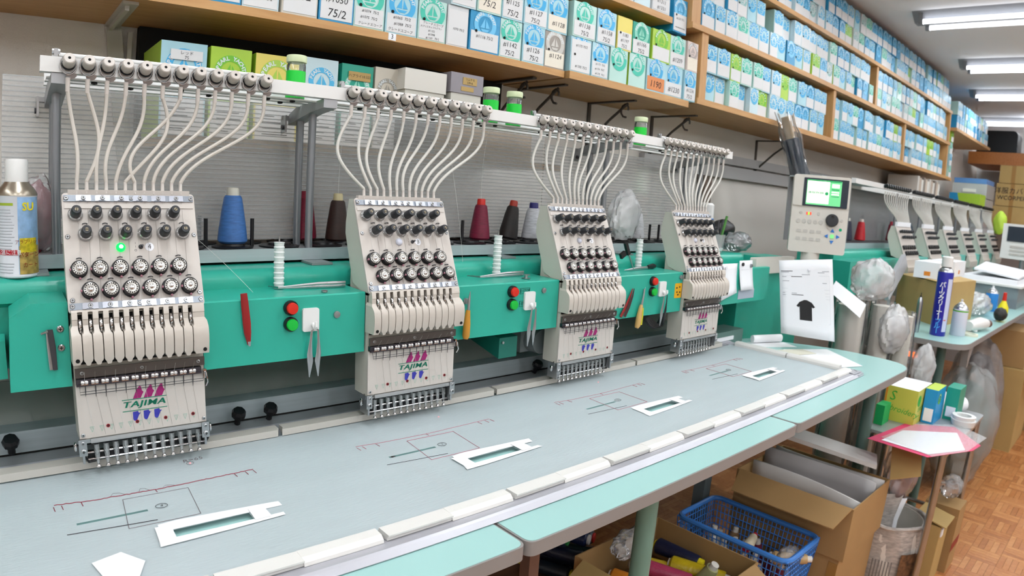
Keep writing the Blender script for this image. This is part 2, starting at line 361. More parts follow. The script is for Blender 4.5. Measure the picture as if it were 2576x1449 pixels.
def logo_mesh(k, fine):
    """round print: ring with the letters PEARL YACHT, a yacht inside; unit radius 0.5 in XZ, faces -Y"""
    g = G(); n = 28 if fine else 20
    for i in range(n):
        a, b = 2 * math.pi * i / n, 2 * math.pi * (i + 1) / n
        g.m = 0; g.add([(0.31 * math.cos(a), 0, 0.31 * math.sin(a)), (0.31 * math.cos(b), 0, 0.31 * math.sin(b)), (0.5 * math.cos(b), 0, 0.5 * math.sin(b)), (0.5 * math.cos(a), 0, 0.5 * math.sin(a))], [(0, 1, 2, 3)])
    flat(g, [(-0.02, -0.12), (-0.02, 0.24), (-0.22, -0.12)], 0, 0); flat(g, [(0.02, -0.12), (0.20, -0.10), (0.03, 0.20)], 0, 0); flat(g, [(-0.2, -0.16), (0.18, -0.16), (0.1, -0.25), (-0.12, -0.25)], 0, 0)
    if fine:
        word = 'PEARL YACHT'
        for i, ch in enumerate(word):
            if ch == ' ': continue
            th = math.radians(165 - i * 15); me = text_mesh(ch, LWHITE, 0.03)
            c, s = math.cos(th - math.pi / 2), math.sin(th - math.pi / 2); sc = 0.17; px, pz = 0.405 * math.cos(th), 0.405 * math.sin(th)
            g.m = 1; g.add([(px + (v.co.x * c - v.co.y * s) * sc, -0.002, pz + (v.co.x * s + v.co.y * c) * sc) for v in me.vertices], [tuple(p.vertices) for p in me.polygons])
    else:
        for i in range(9):
            th = math.radians(180 - i * 22.5); c, s = math.cos(th), math.sin(th); g.m = 1
            g.add([(c * r - s * t, -0.002, s * r + c * t) for r, t in ((0.35, -0.03), (0.46, -0.03), (0.46, 0.03), (0.35, 0.03))], [(0, 1, 2, 3)])
    return g.mesh('logo_print', [LM[k], LWHITE], smooth=0)
LOGO = {}
def logo(k, fine):
    if (k, fine) not in LOGO: LOGO[k, fine] = logo_mesh(k, fine)
    return LOGO[k, fine]
HOLE = G().lathe((0, 0, 0), (0, -1, 0), [(0.0042, 0), (0.0042, 0.0006)], 10).mesh('finger_hole', VOID)
def thread_box(x0, x1, yf, z0, h, kind, label, group, text=None, fine=False, depth=0.2, lab='white', labh=0.42, hole=True, logo_on=True, tilt=0.0, side=None, lsize=1.0):
    w = x1 - x0 - 0.002; cx = (x0 + x1) / 2; yf += R.uniform(-0.004, 0.004); O = (cx, yf + depth / 2, z0)
    T = Thing('thread_box', label, 'box', O, group); T.root.rotation_euler.z = tilt
    e = R.uniform(-0.001, 0.001); g = G(); t = 0.0018
    g.add([(x0 + .001, yf, z0), (x1 - .001, yf, z0), (x1 - .001, yf + depth, z0), (x0 + .001, yf + depth, z0), (x0 + .001 + e, yf + e, z0 + h - t), (x1 - .001 + e, yf, z0 + h - t), (x1 - .001, yf + depth, z0 + h), (x0 + .001, yf + depth, z0 + h), (x0 + .003, yf + .002, z0 + h), (x1 - .003, yf + .002, z0 + h)],
          [(0, 3, 2, 1), (8, 9, 6, 7), (4, 5, 9, 8), (0, 1, 5, 4), (1, 2, 6, 9, 5), (2, 3, 7, 6), (3, 0, 4, 8, 7)])
    if side:
        g.mi[4] = 1; g.mi[6] = 1
    T.part('carton', g, [BM[kind], BM[side or kind]], smooth=0)
    ys = yf - 0.0006
    if logo_on:
        o = T.inst('logo_print', logo(kind, fine), (cx, ys, z0 + h * 0.69)); s = min(w * 0.92, h * 0.70); o.scale = (s, s, s)
    if lab:
        lh = h * labh; T.part('paper_label', G().box(cx - w * 0.46, cx + w * 0.46, yf - 0.0010, yf - 0.0002, z0 + h * 0.04, z0 + h * 0.04 + lh), {'white': LABEL, 'cream': LABEL2, 'orange': ORANGE}[lab], smooth=0)
        if text:
            n = len(text)
            for i, s in enumerate(text):
                zz = z0 + h * 0.04 + lh * (1 - (i + 0.55) / n); sz = min(lh / n * 1.0, w * (0.92 if any(ord(c) > 0x2fff for c in s) else 1.45) / max(4, len(s))) * lsize * 0.85
                letter(T, s, INK, (cx + R.uniform(-.003, .003), yf - 0.0014, zz), (1, 0, R.uniform(-.03, .03)), (0, 0, 1), sz, shear=0.12)
    if hole: T.inst('finger_hole', HOLE, (cx - w * 0.30, ys - 0.0008, z0 + h * 0.50))
    return T
Z1, H = 1.6765, 0.1125
L = [  # x0, x1, kind, text, extra, description
 (0.200, 0.279, 'blue', None, {}, 'blue-edged thread box at the left end of the long shelf'),
 (0.281, 0.369, 'mist', ['#1122 75/2'], {}, 'thread box marked #1122, second at the left end of the long shelf'),
 (0.372, 0.462, 'cream', ['75/2'], {'logo_on': False, 'hole': False, 'labh': .8}, 'wrapped cream thread box, beside #1050'),
 (0.464, 0.556, 'blue', ['#1050', '75/2'], {'labh': .6}, 'blue thread box marked #1050'),
 (0.558, 0.645, 'teal', ['#1074  75/2', '#1075  75/2', 'クレードスコープ'], {}, 'thread box marked #1074 with pale green print'),
 (0.647, 0.742, 'pale', ['#1065  75/2', '#1088  75/2', 'クレードスコープ'], {}, 'thread box marked #1065 with blue print'),
 (0.744, 0.833, 'teal', ['クレードスコープ', 'カプリスホップルグラン', '#1102', '#1098', '#1169   75/2'], {}, 'thread box marked #1102, #1098 and #1169'),
 (0.835, 0.906, 'white', ['1070 75/2'], {'logo_on': False, 'hole': False, 'labh': .85}, 'plain white thread box pencilled 1070'),
 (0.908, 1.015, 'blue', ['#1116 75/2', ''], {'labh': .46}, 'solid blue thread box marked #1116'),
 (1.017, 1.100, 'teal', ['#1142', '75/2'], {}, 'pale green printed thread box marked #1142'),
 (1.102, 1.191, 'pale', ['#1126', '75/2'], {}, 'thread box marked #1126 with blue print'),
 (1.193, 1.281, 'grey', ['#1124', ' '], {'lab': 'cream'}, 'grey thread box with a cream label at the shelf joint'),
 (1.290, 1.385, 'pale', ['#1170 75/2', ' ', '#1305 75/2'], {'labh': .88}, 'thread box marked #1170 above and #1305 below'),
 (1.387, 1.470, 'pale', ['#1173  75/2', '#1174  75/2', '#1175  75/2'], {}, 'thread box marked #1173, #1174 and #1175'),
 (1.472, 1.562, 'teal', None, {'lab': None}, 'unlabelled pale green thread box beside #1175'),
 (1.570, 1.662, 'teal', None, {'side': 'lime', 'lab': None}, 'pale thread box with a lime side'),
 (1.665, 1.775, 'pale', ['1190'], {'lab': 'orange'}, 'thread box with an orange label reading 1190'),
 (1.778, 1.890, 'pale', ['#1230'], {}, 'thread box marked #1230'),
 (1.893, 1.972, 'pale', ['#1236', '75/2'], {}, 'thread box marked #1236 at the end of the short shelf'),
]
for i, (x0, x1, k, tx, kw, lb) in enumerate(L):
    lb = lb.split(',')[0].split(' at the')[0] + ', %s from left in the lower handwritten row' % ordinal(i + 1)
    thread_box(x0, x1, 1.474 if x0 < 1.285 else 1.458, Z1 if x0 < 1.285 else 1.6785, H, k, lb, 'handwritten thread boxes', tx, True, **kw)
U = [
 (0.840, 0.925, 'mist', ['#1145 75/2'], {}, 'thread box marked #1145, cut by the top edge'),
 (0.927, 1.014, 'teal', ['75/2'], {'lab': 'cream'}, 'thread box with a cream 75/2 label on top of #1116'),
 (1.017, 1.098, 'pale', ['#1125', '75/2'], {'labh': .55}, 'thread box marked #1125'),
 (1.100, 1.196, 'pale', ['#1127', '75/2'], {}, 'thread box marked #1127'),
 (1.198, 1.284, 'pale', ['#1128'], {'lab': 'cream'}, 'thread box marked #1128'),
 (1.292, 1.398, 'teal', ['#1138', '75/2'], {'side': 'teal'}, 'pale green printed thread box marked #1138'),
 (1.400, 1.494, 'pale', ['#1158', '75/2'], {}, 'thread box marked #1158'),
 (1.500, 1.578, 'yellow', ['1183', '#1197', '75/2'], {'labh': .5, 'logo_on': False}, 'yellow thread box marked 1183 and #1197'),
 (1.582, 1.682, 'sea', ['#1166', '75/2'], {}, 'sea green thread box marked #1166'),
 (1.690, 1.798, 'lime', None, {'side': 'lime'}, 'lime green thread box on the short shelf'),
 (1.802, 1.900, 'teal', ['#1209'], {}, 'pale green thread box beside the pinkish one'),
 (1.903, 1.975, 'pink', None, {'lab': 'cream'}, 'pinkish cream thread box against the shelving upright'),
]
for i, (x0, x1, k, tx, kw, lb) in enumerate(U):
    lb = lb.split(',')[0].split(' on the')[0].split(' on top')[0] + ', %s from left in the upper handwritten row' % ordinal(i + 1)
    thread_box(x0, x1, 1.474 if x0 < 1.285 else 1.458, Z1 + H if x0 < 1.285 else 1.6785 + H, H, k, lb, 'handwritten thread boxes', tx, True, **kw)
for x0, x1, k, tx, kw, lb in ((1.50, 1.595, 'white', ['75/2'], {'logo_on': False, 'hole': False}, 'white box on the upper left shelf, leftmost in view'), (1.60, 1.69, 'mist', None, {'logo_on': False, 'lab': None, 'hole': False}, 'plain pale box on the upper left shelf'), (1.695, 1.80, 'white', ['#1311', '#1331'], {}, 'white box with two handwritten numbers on the upper left shelf')):
    thread_box(x0, x1, 1.474, 1.9735, H, k, lb, 'boxes on the upper left shelf', tx, True, **kw)
thread_box(1.825, 1.912, 1.474, 1.925, 0.13, 'blue', 'blue box with a struck-out number squeezed against the upright', 'boxes on the upper left shelf', ['#1275 75/2', '~~~~'], True, labh=.5)
single('box_ledge', G().box(1.822, 1.915, 1.50, WY, 1.90, 1.9245), RUB, 'dark ledge under the squeezed blue box', 'shelf', (1.87, 1.6, 1.90), smooth=0)
# rows of the tall shelving
KINDS = ['pale'] * 10 + ['mist'] * 5 + ['blue'] * 5 + ['teal'] * 4 + ['lime'] * 1 + ['white'] * 1
COLN = dict(pale='pale blue', mist='whitish blue', blue='strong blue', teal='pale green', lime='lime green', white='white', sea='sea green')
def row(xa, xb, z, rowname, bay, blue=0.0, two=True, yf=1.462, skip=0.0):
    for lv in range(2 if two else 1):
        x = xa + R.uniform(0.0, 0.01); n = 0
        while True:
            w = R.choice((0.078, 0.084, 0.09, 0.094, 0.1))
            if x + w > xb: break
            n += 1; k = 'blue' if R.random() < blue else R.choice(KINDS)
            if not (lv and R.random() < skip):
                thread_box(x, x + w, yf + (0.0 if R.random() < .8 else R.uniform(0, .02)), z + lv * (H + 0.001), H, k, '%s thread box, %s from left in %s row, %s, %s' % (COLN[k], ordinal(n), ('lower', 'upper')[lv], rowname, bay), 'rows of thread boxes', None, False, hole=R.random() < .6,
                           lab='white' if R.random() < .8 else None, side='teal' if k in ('pale', 'mist') and R.random() < .35 else 'lime' if R.random() < .06 else None, tilt=R.uniform(-.03, .03))
            x += w + R.uniform(0.001, 0.004)
row(2.045, 3.28, 1.6995, 'bottom shelf', 'first bay'); row(3.325, 4.55, 1.6995, 'bottom shelf', 'second bay'); row(4.595, 5.76, 1.6995, 'bottom shelf', 'third bay', skip=.1)
row(1.985, 3.92, 1.9785, 'middle shelf', 'left bay', skip=.12); row(3.965, 5.77, 1.9785, 'middle shelf', 'right bay')
row(1.985, 5.80, 2.2365, 'top shelf', 'near ceiling', blue=.4, skip=.06); row(5.93, 7.3, 2.1155, 'far shelf', 'far end', blue=.35, yf=1.43)
# ================================================================== the embroidery machine
def py_(z): return 1.0529 + (z - 1.106) * 0.4163           # front panel plane of a head
PN = Vector((0, -0.923, 0.384)); PU = Vector((0, 0.384, 0.923)); PX = Vector((1, 0, 0))
def pan(x, z, off=0.0): return Vector((x, py_(z), z)) + PN * off
GREY_P = mat('grey_print', '3c3c40', 0.6)
MAGENTA = mat('print_magenta', '9a1668', 0.5); TEALP = mat('print_green', '0b8064', 0.5); BLUEP = mat('print_blue', '3436a0', 0.5); DRED = mat('dark_red', '9c1420', 0.4); PINKB = mat('pink_bead', 'a5707e', 0.35)
CLEARF = film('clear_foot', 'e6eaea', 0.22, 0.6, 0.06)
THREAD = mat('thread_white', 'dcdcd8', 0.6); THREADG = mat('thread_grey', '98928a', 0.6)
LENS = mat('milky_lens', 'd3d6e4', 0.3)
LAMPG = mat('lit_green_lamp', '08d848', 0.3, emit=2.2); LAMPC = mat('lamp_core', 'c8ffe8', 0.3, emit=3.0)
# shared small meshes, built about their own origins, outward = panel normal
def lat(prof, m, n=16, ax=PN, name='part', smooth=35): return G().lathe((0, 0, 0), ax, prof, n).mesh(name, m, smooth=smooth)
M_KNOB = lat([(0.0078, 0.006), (0.0081, 0.008), (0.0077, 0.017), (0.0071, 0.0245), (0.0060, 0.0262), (0.0020, 0.0262)], RUB, 18, name='tension_knob')
M_KCOL = lat([(0.0098, 0.0), (0.0112, 0.002), (0.0112, 0.0032), (0.0085, 0.0045), (0.0095, 0.0052), (0.0095, 0.0062), (0.006, 0.0085)], GLASS, 18, name='collar')
M_KRING = lat([(0.0088, 0.0008), (0.0092, 0.003), (0.0072, 0.0064)], CHROME, 18, name='spring_ring')
g = G(); g.lathe((0, 0, 0), PN, [(0.0027, 0.026), (0.0027, 0.0268)], 12); g.m = 1; c = PN * 0.0270; g.obox(c, (0.8, 0.231, 0.554), PU, PN, 0.0028, 0.0005, 0.0004); M_KSCREW = g.mesh('screw', [mat('brass_screw', '8f8672', 0.3, 0.8), VOID])
M_DIAL = lat([(0.0098, 0.0), (0.0128, 0.001), (0.0128, 0.0035), (0.0108, 0.006), (0.0108, 0.0075), (0.0122, 0.0085), (0.0122, 0.0105), (0.0103, 0.0118)], BLACK, 22, name='tension_dial')
M_DFACE = lat([(0.0100, 0.0112), (0.0100, 0.0123), (0.0090, 0.0127), (0.0045, 0.0127), (0.0040, 0.0122)], mat('dial_face', 'b4b1ab', 0.25, 0.7), 22, name='face')
g = G()
for i in range(16):
    a = 2 * math.pi * i / 16; d = PX * math.cos(a) + PU * math.sin(a); t = PX * -math.sin(a) + PU * math.cos(a); g.obox(d * 0.0080 + PN * 0.0125, d, t, PN, 0.0011, 0.0008, 0.0004)
M_DHOLE = g.mesh('face_slots', VOID, smooth=0)
M_DSCREW = lat([(0.0034, 0.0122), (0.0034, 0.0136), (0.0018, 0.0146), (0.0008, 0.0148)], CHROME, 12, name='screw')
g = G(); g.ball((0, 0, 0), 0.0021, 10, 6); g.cyl((0, 0, 0), PN * -0.006, 0.0008, n=6); M_BEAD = g.mesh('bead', PINKB)
g = G(); g.tube([(-0.0035, 0.003, 0.0), (-0.0030, -0.001, 0.0012), (0, -0.003, 0.0020), (0.0030, -0.001, 0.0012), (0.0035, 0.0022, 0.0004)], 0.0008, 6); M_GUIDE = g.mesh('thread_guide', GUN)
def screw_mesh(r, ax, name='screw'):
    g = G(); ax = Vector(ax); g.lathe((0, 0, 0), ax, [(r, 0), (r, r * 0.35), (r * 0.75, r * 0.6)], 12); u = PX; v = ax.cross(u).normalized(); g.m = 1
    g.obox(ax * r * 0.62, u, v, ax, r * 0.5, r * 0.11, r * 0.04); g.obox(ax * r * 0.62, v, u, ax, r * 0.5, r * 0.11, r * 0.04)
    return g.mesh(name, [STEEL, VOID])
M_SCR = screw_mesh(0.0036, PN); M_SCRS = screw_mesh(0.0030, PN); M_SCRF = screw_mesh(0.0030, (0, -1, 0)); M_SCRF2 = screw_mesh(0.0045, (0, -1, 0))
def clip_mesh():
    g = G(); w, h = 0.0112, 0.0050
    g.prism([(-w, -h), (-w * .55, -h), (-w * .5, -h * .8), (w * .3, -h * .8), (w * .35, -h), (w, -h), (w, h * .9), (-w * .8, h * .9), (-w, h * .7)], (0, 0, 0), PX, PU, PN, 0.0022)
    return g.mesh('clip', mat('zinc_clip', 'c9d0dc', 0.22, 1.0), smooth=20)
M_CLIP = clip_mesh()
M_NOZ = G().lathe((0, 0, 0), (0, 0.10, 1), [(0.0034, -0.006), (0.0034, -0.001), (0.0029, 0.0), (0.0027, 0.013), (0.0022, 0.0135)], 10).mesh('tube_nozzle', CREAM)
# take-up lever: a bent chrome finger
lp = bez((0, 1.054, 1.073), (0, 1.047, 1.096), (0, 1.031, 1.092), (0, 1.037, 1.071), 10)
M_LEVER = G().tube([(p.x, p.y - 1.045, p.z - 1.075) for p in lp], [0.0012] + [0.0019] * 9 + [0.0012], 8).mesh('take_up_lever', CHROME)
# needle clamp with its needle
g = G(); g.box(-0.0052, 0.0052, -0.002, 0.008, -0.004, 0.003)
g.lathe((-0.0028, -0.0015, 0.0), (0, -1, 0.25), [(0.0027, 0), (0.0027, 0.0022), (0.0014, 0.0030)], 10); g.lathe((0.0028, -0.0015, 0.0), (0, -1, 0.25), [(0.0027, 0), (0.0027, 0.0022), (0.0014, 0.0030)], 10)
M_CLAMP = g.mesh('needle_clamp', CHROME)
M_NEED = G().tube([(0, 0.001, -0.003), (0, 0.001, -0.013), (-0.0003, 0.001, -0.022)], [0.0009, 0.0008, 0.0003], 6).mesh('needle', GUN)
# presser foot: clear tapering blade, block on top, ring at the tip
g = G(); g.tube([(0, 0.001, 0.0425), (0, 0.0, 0.030), (0.0003, -0.001, 0.016), (0.0004, -0.001, 0.004)], [0.0042, 0.0046, 0.0034, 0.0018], 8, flat=0.55)
M_FOOT = g.mesh('presser_foot', CLEARF)
M_FRING = G().lathe((0.0004, -0.001, 0.0), (0, -0.1, 1), [(0.0020, 0.0045), (0.0026, 0.0030), (0.0038, 0.0014), (0.0040, 0.0), (0.0016, 0.0), (0.0014, 0.003)], 12).mesh('foot_ring', CHROME)
M_FSTEM = G().cyl((0, 0.0015, 0.005), (0, 0.0015, 0.046), 0.0011, n=6).box(-0.0012, 0.0012, -0.0005, 0.0005, 0.02, 0.036).mesh('foot_stem', STEEL)
M_FBLK = G().box(-0.0036, 0.0036, -0.004, 0.006, 0.0425, 0.0500).mesh('foot_block', mat('foot_block', 'cfc8bc', 0.4))
M_FRUB = G().lathe((0, 0.001, 0.0395), (0, -0.25, 1), [(0.0062, 0), (0.0066, 0.001), (0.0062, 0.0022)], 12).mesh('rubber_ring', BLACK)
SLIT0, PITCH_N = -0.0868, 0.01483
def cover_mesh():
    """take-up cover: thirteen moulded fingers with windows above and slits below"""
    rows = [(1.1030, 1.0500, .0000), (1.1025, 1.0440, .0000), (1.1005, 1.0410, .0000), (1.1002, 1.0408, .0034), (1.0900, 1.0385, .0034), (1.0890, 1.0393, .0034), (1.0810, 1.0387, .0034), (1.0765, 1.0345, .0037), (1.0715, 1.0285, .0030), (1.0695, 1.0265, .0008), (1.0660, 1.0245, .0007), (1.0560, 1.0226, .0007), (1.0450, 1.0226, .0007), (1.0335, 1.0240, .0007), (1.0310, 1.0246, .0013), (1.0285, 1.0252, .0034), (1.0262, 1.0257, .0040), (1.0242, 1.0261, .0052)]
    g = G(); edges = [-0.1005] + [SLIT0 + PITCH_N * i for i in range(12)] + [0.1005]; yb = 1.058
    for f in range(13):
        a, b = edges[f], edges[f + 1]; vs = []; fs = []
        for z, y, gp in rows:
            la = a if f == 0 else a + gp; rb = b if f == 12 else b - gp
            if f == 12 or f == 0:
                if z < 1.0262: z = 1.0258
                w = 0.0985 if z > 1.079 else 0.1012
                if f == 0: la = -w
                else: rb = w
            vs += [(la, yb, z), (la, y, z), (rb, y, z), (rb, yb, z)]
        for k in range(len(rows) - 1):
            o = k * 4; fs += [(o + 4, o + 5, o + 1, o), (o + 5, o + 6, o + 2, o + 1), (o + 6, o + 7, o + 3, o + 2)]
        e = (len(rows) - 1) * 4; fs += [(0, 1, 2, 3), (e + 3, e + 2, e + 1, e)]
        g.add(vs, fs)
    return g.mesh('take_up_cover', CREAM2, smooth=28)
M_COVER = cover_mesh()
def sail(g, x, z, s):
    g.m = 0; p = [(-.42, -.52), (.20, -.50), (.34, -.20), (.44, -.04), (.30, .14), (.33, .22), (.27, .26), (.28, .46), (.22, .44), (.21, .56), (.04, .40), (-.12, .16), (-.24, -.10), (-.34, -.34)]
    g.add([(x + a * s, 0, z + b * s) for a, b in p], [tuple(range(len(p)))])
def hull(g, x, z, s):
    g.m = 2; p = [(-.30, .50), (.22, .56), (.25, .42), (.35, .34), (.50, .38), (.30, .15), (.10, -.30), (-.02, -.46), (-.20, -.40), (-.30, -.25)]
    g.add([(x + a * s, 0, z + b * s) for a, b in p], [tuple(range(len(p)))])
def emblem_mesh():
    """three sails, two lines with TAJIMA between them, three hulls; XZ plane facing -Y"""
    g = G()
    for i in range(3): sail(g, -0.0095 + i * 0.0165, 0.0205, 0.0195); hull(g, -0.0145 + i * 0.0165, -0.0185, 0.0155)
    g.m = 1
    for z in (0.0098, -0.0085): g.add([(-0.0345, -.0002, z - .0006), (0.0345, -.0002, z - .0006), (0.0345, -.0002, z + .0006), (-0.0345, -.0002, z + .0006)], [(0, 1, 2, 3)])
    me = text_mesh('TAJIMA', TEALP, 0.006, 0.22, 1.08); xs = [v.co.x for v in me.vertices]; ysv = [v.co.y for v in me.vertices]
    sx = 0.064 / (max(xs) - min(xs)); sy = 0.0122 / (max(ysv) - min(ysv)); cx = (max(xs) + min(xs)) / 2; cy = (max(ysv) + min(ysv)) / 2
    for q in (-.0005, 0, .0005): g.add([((v.co.x - cx) * sx + q, -.0003 - abs(q) * .1, (v.co.y - cy) * sy + 0.0006) for v in me.vertices], [tuple(p.vertices) for p in me.polygons])
    return g.mesh('maker_emblem', [MAGENTA, TEALP, BLUEP], smooth=0)
M_EMB = emblem_mesh()
g = G(); a, b, w = 0.0031, 0.0085, 0.00022
for p, q in (((-a, 0), (a, 0)), ((a, 0), (0, -b)), ((0, -b), (-a, 0))):
    d = Vector((q[0] - p[0], 0, q[1] - p[1])); n = Vector((-d.z, 0, d.x)).normalized() * w; P, Q = Vector((p[0], 0, p[1])), Vector((q[0], 0, q[1])); g.add([P - n, Q - n, Q + n, P + n], [(0, 1, 2, 3)])
M_TRI = g.mesh('needle_mark', mat('print_pale_green', '7fb8a4', 0.5), smooth=0)
M_DOT = G().lathe((0, 0, 0), (0, -1, 0), [(0.0028, 0), (0.0028, 0.0006), (0.0019, 0.0007)], 14, cap1=False).mesh('red_hole_plug', DRED)
M_DOTC = G().lathe((0, 0, 0), (0, -1, 0), [(0.0019, 0.0), (0.0019, 0.0003)], 10).mesh('bore', mat('plug_dark', '3a0c10', .6))

def make_head(k):
    X = 0.5 * k; num = 4 - k
    lab = ['cream embroidery head with sticker 4 and lit green lamp, leftmost', 'cream embroidery head number 3, second from the left, lamp unlit', 'cream embroidery head number 2, third from the left', 'cream embroidery head number 1, last before the control screen'][k]
    T = Thing('embroidery_unit', lab, 'sewing machine', (X, 1.08, 0.85), 'embroidery heads on the green beam')
    x = lambda v: X + v
    # housing behind the sloped panel
    prof = [(py_(1.2665) + .0005, 1.2665), (1.142, 1.266), (1.152, 1.222), (1.152, 1.200), (1.117, 1.110), (1.085, 1.099), (1.062, 1.093), (py_(1.095) + .0005, 1.095)]
    T.part('housing', G().prism(prof, (x(-0.0985), 0, 0), (0, 1, 0), (0, 0, 1), PX, 0.197), mat('cream_side', 'c9c8bd', 0.4), smooth=20)
    T.part('housing_foot', G().prism([(1.062, 1.093), (1.085, 1.099), (1.130, 1.135), (1.130, 1.100), (1.062, 1.075)], (x(-0.0965), 0, 0), (0, 1, 0), (0, 0, 1), PX, 0.193), CREAM2, smooth=20)
    h = (1.2675 - 1.0965) / 0.923
    T.part('front_panel', G().prism(rrect(0.203, h, 0.006, 4), pan(X, (1.2675 + 1.0965) / 2, -0.001), PX, PU, PN, 0.0042), CREAM)
    for zz, sg in ((1.2590, 1), (1.1055, -1)):
        s = T.part('clamp_strip', G().obox(pan(X, zz, 0.0040), PX, PU, PN, 0.0992, 0.0050, 0.0012), mat('zinc_strip', '8a9098', 0.35, 0.9), smooth=20)
        for i in range(6):
            cx = x(-0.0705 + 0.0284 * i); c = T.inst('clip', M_CLIP, pan(cx, zz, 0.0050), s); T.inst('screw', M_SCR, pan(cx, zz, 0.0072), s)
        for cx in (-0.0955, 0.0955, 0.0012): T.inst('screw', M_SCR if abs(cx) > .01 else M_SCRS, pan(x(cx), zz, 0.0052), s)
    T.part('ledge', G().obox(pan(X, 1.2475, 0.0036), PX, PU, PN, 0.0985, 0.0036, 0.0012), CREAM)
    for cx, zz in ((-0.0955, 1.2035), (0.0960, 1.2035), (-0.0945, 1.1145), (0.0955, 1.1165)): T.inst('panel_screw', M_SCR, pan(x(cx), zz, 0.0030))
    # tube holder on top
    T.part('tube_bar', G().box(x(-0.0925), x(0.0945), 1.116, 1.125, 1.2655, 1.2735), CREAM, smooth=0)
    for i in range(12): T.inst('tube_nozzle', M_NOZ, (x(-0.0790 + 0.01452 * i), 1.1195, 1.2735))
    # tension knobs and dials
    for r, (z0, xa) in enumerate(((1.2350, -0.0830), (1.2062, -0.0700))):
        for i in range(6):
            p = pan(x(xa + 0.0295 * i), z0, 0.003); kn = T.inst('tension_knob', M_KNOB, p); T.inst('collar', M_KCOL, p, kn); T.inst('spring_ring', M_KRING, p, kn)
            so = T.inst('screw', M_KSCREW, p, kn); so.rotation_mode = 'QUATERNION'; so.rotation_quaternion = Matrix.Rotation(R.uniform(-1.2, 1.2), 3, PN).to_quaternion()
            # children of a knob sit at the knob itself
            for ch in kn.children: ch.location = (0, 0, 0)
            if r: T.inst('thread_guide', M_GUIDE, pan(x(xa + 0.0295 * i), 1.2205, 0.005))
    for r, (z0, xa) in enumerate(((1.1560, -0.0826), (1.1262, -0.0690))):
        for i in range(6):
            p = pan(x(xa + 0.0297 * i), z0, 0.003); d = T.inst('tension_dial', M_DIAL, p)
            for nm, me in (('face', M_DFACE), ('face_slots', M_DHOLE), ('screw', M_DSCREW)): link(nm, me, d)
            link('bead', M_BEAD, d, PX * -0.0125 + PN * 0.009 + PU * -0.0012); link('bead', M_BEAD, d, PX * 0.0005 + PN * 0.007 + PU * -0.0142)
            T.inst('thread_guide', M_GUIDE, pan(x(xa + 0.0297 * i + .0012), z0 + 0.0150, 0.0055))
    # lamp, switch, number
    lp = T.part('indicator_lamp', G().lathe(pan(x(-0.0193), 1.1866, 0.0030), PN, [(0.0072, 0), (0.0072, 0.001), (0.0064, 0.0035), (0.0040, 0.0055), (0.0012, 0.0062)], 18), LAMPG if k == 0 else LENS, label='glowing green lamp' if k == 0 else 'unlit white lamp')
    if k == 0: T.part('lamp_core', G().lathe(pan(x(-0.0193), 1.1866, 0.0070), PN, [(0.0040, 0), (0.0034, .0016), (.0012, .0026)], 14), LAMPC, under=lp)
    T.part('toggle_switch', G().lathe(pan(x(0.0110), 1.1868, 0.003), PN, [(0.0036, 0), (0.0036, 0.0018), (0.0026, 0.0024), (0.0024, 0.004)], 12).tube([pan(x(0.0110), 1.1868, 0.005), pan(x(0.0125), 1.1868, 0.012)], [0.0011, 0.0016], 8), GUN)
    st = T.part('number_sticker', G().lathe(pan(x(0.0242), 1.1866, 0.0031), PN, [(0.0068, 0), (0.0068, 0.0004)], 20), mat('sticker', 'eceef4', 0.5))
    letter(T, str(num), INK, pan(x(0.0242), 1.1866, 0.0038), PX, PU, 0.0115, bold=-0.01)
    letter(T, 'I', GREY_P, pan(x(0.0030), 1.1925, 0.0034), PX, PU, 0.0048); letter(T, 'I', GREY_P, pan(x(0.0030), 1.1872, 0.0034), PX, PU, 0.0048); letter(T, 'O', GREY_P, pan(x(0.0030), 1.1818, 0.0034), PX, PU, 0.0050)
    # needle case body, cover, levers
    T.part('needle_case', G().box(x(-0.0985), x(0.0985), 1.0525, 1.100, 0.902, 1.098), mat('cream_case', 'bdb9ae', 0.4), smooth=0)
    T.part('recess_shade_plate', G().box(x(-0.0960), x(0.0920), 1.0505, 1.0530, 1.020, 1.1000), VOID, smooth=0)  # black plate painted as the shade behind the cover windows
    T.inst('take_up_cover', M_COVER, (X, 0, 0))
    for i in range(12): T.inst('take_up_lever', M_LEVER, (x(SLIT0 + PITCH_N * i - 0.0004), 1.045, 1.075))
    for sx in (-0.0945, 0.0945): T.part('cover_hole', G().lathe((x(sx), 1.0246, 1.0325), (0, -1, -.1), [(0.0030, 0), (0.0030, 0.0012)], 14), VOID)
    # metal guard strip and needle clamps
    gd = T.part('thread_guard', G().box(x(-0.0980), x(0.0985), 1.0455, 1.0480, 1.0010, 1.0150), mat('guard_steel', '6a6664', 0.28, 0.9), smooth=0)
    for cx in (-0.088, 0.0, 0.088): T.inst('screw', M_SCRF, (x(cx), 1.0455, 1.008), gd)
    T.part('clamp_rail', G().box(x(-0.0975), x(0.0925), 1.0440, 1.0560, 0.9905, 0.9990).box(x(-0.0975), x(0.0925), 1.0425, 1.0450, 0.9885, 0.9915), mat('clamp_rail', '55525a', 0.3, 0.9), smooth=0)
    for i in range(12):
        c = T.inst('needle_clamp', M_CLAMP, (x(-0.0860 + PITCH_N * i), 1.0420, 0.9950)); n = link('needle', M_NEED, c, (0.001, 0, -0.002 * (i % 3)))
    T.part('guide_wire', G().tube([(x(-0.093), 1.043, 0.990), (x(-0.093), 1.040, 0.977), (x(0.094), 1.040, 0.977), (x(0.096), 1.043, 0.992)], 0.0005, 5).tube([(x(-0.093), 1.040, 0.981), (x(0.094), 1.040, 0.981)], 0.0004, 5), GUN)
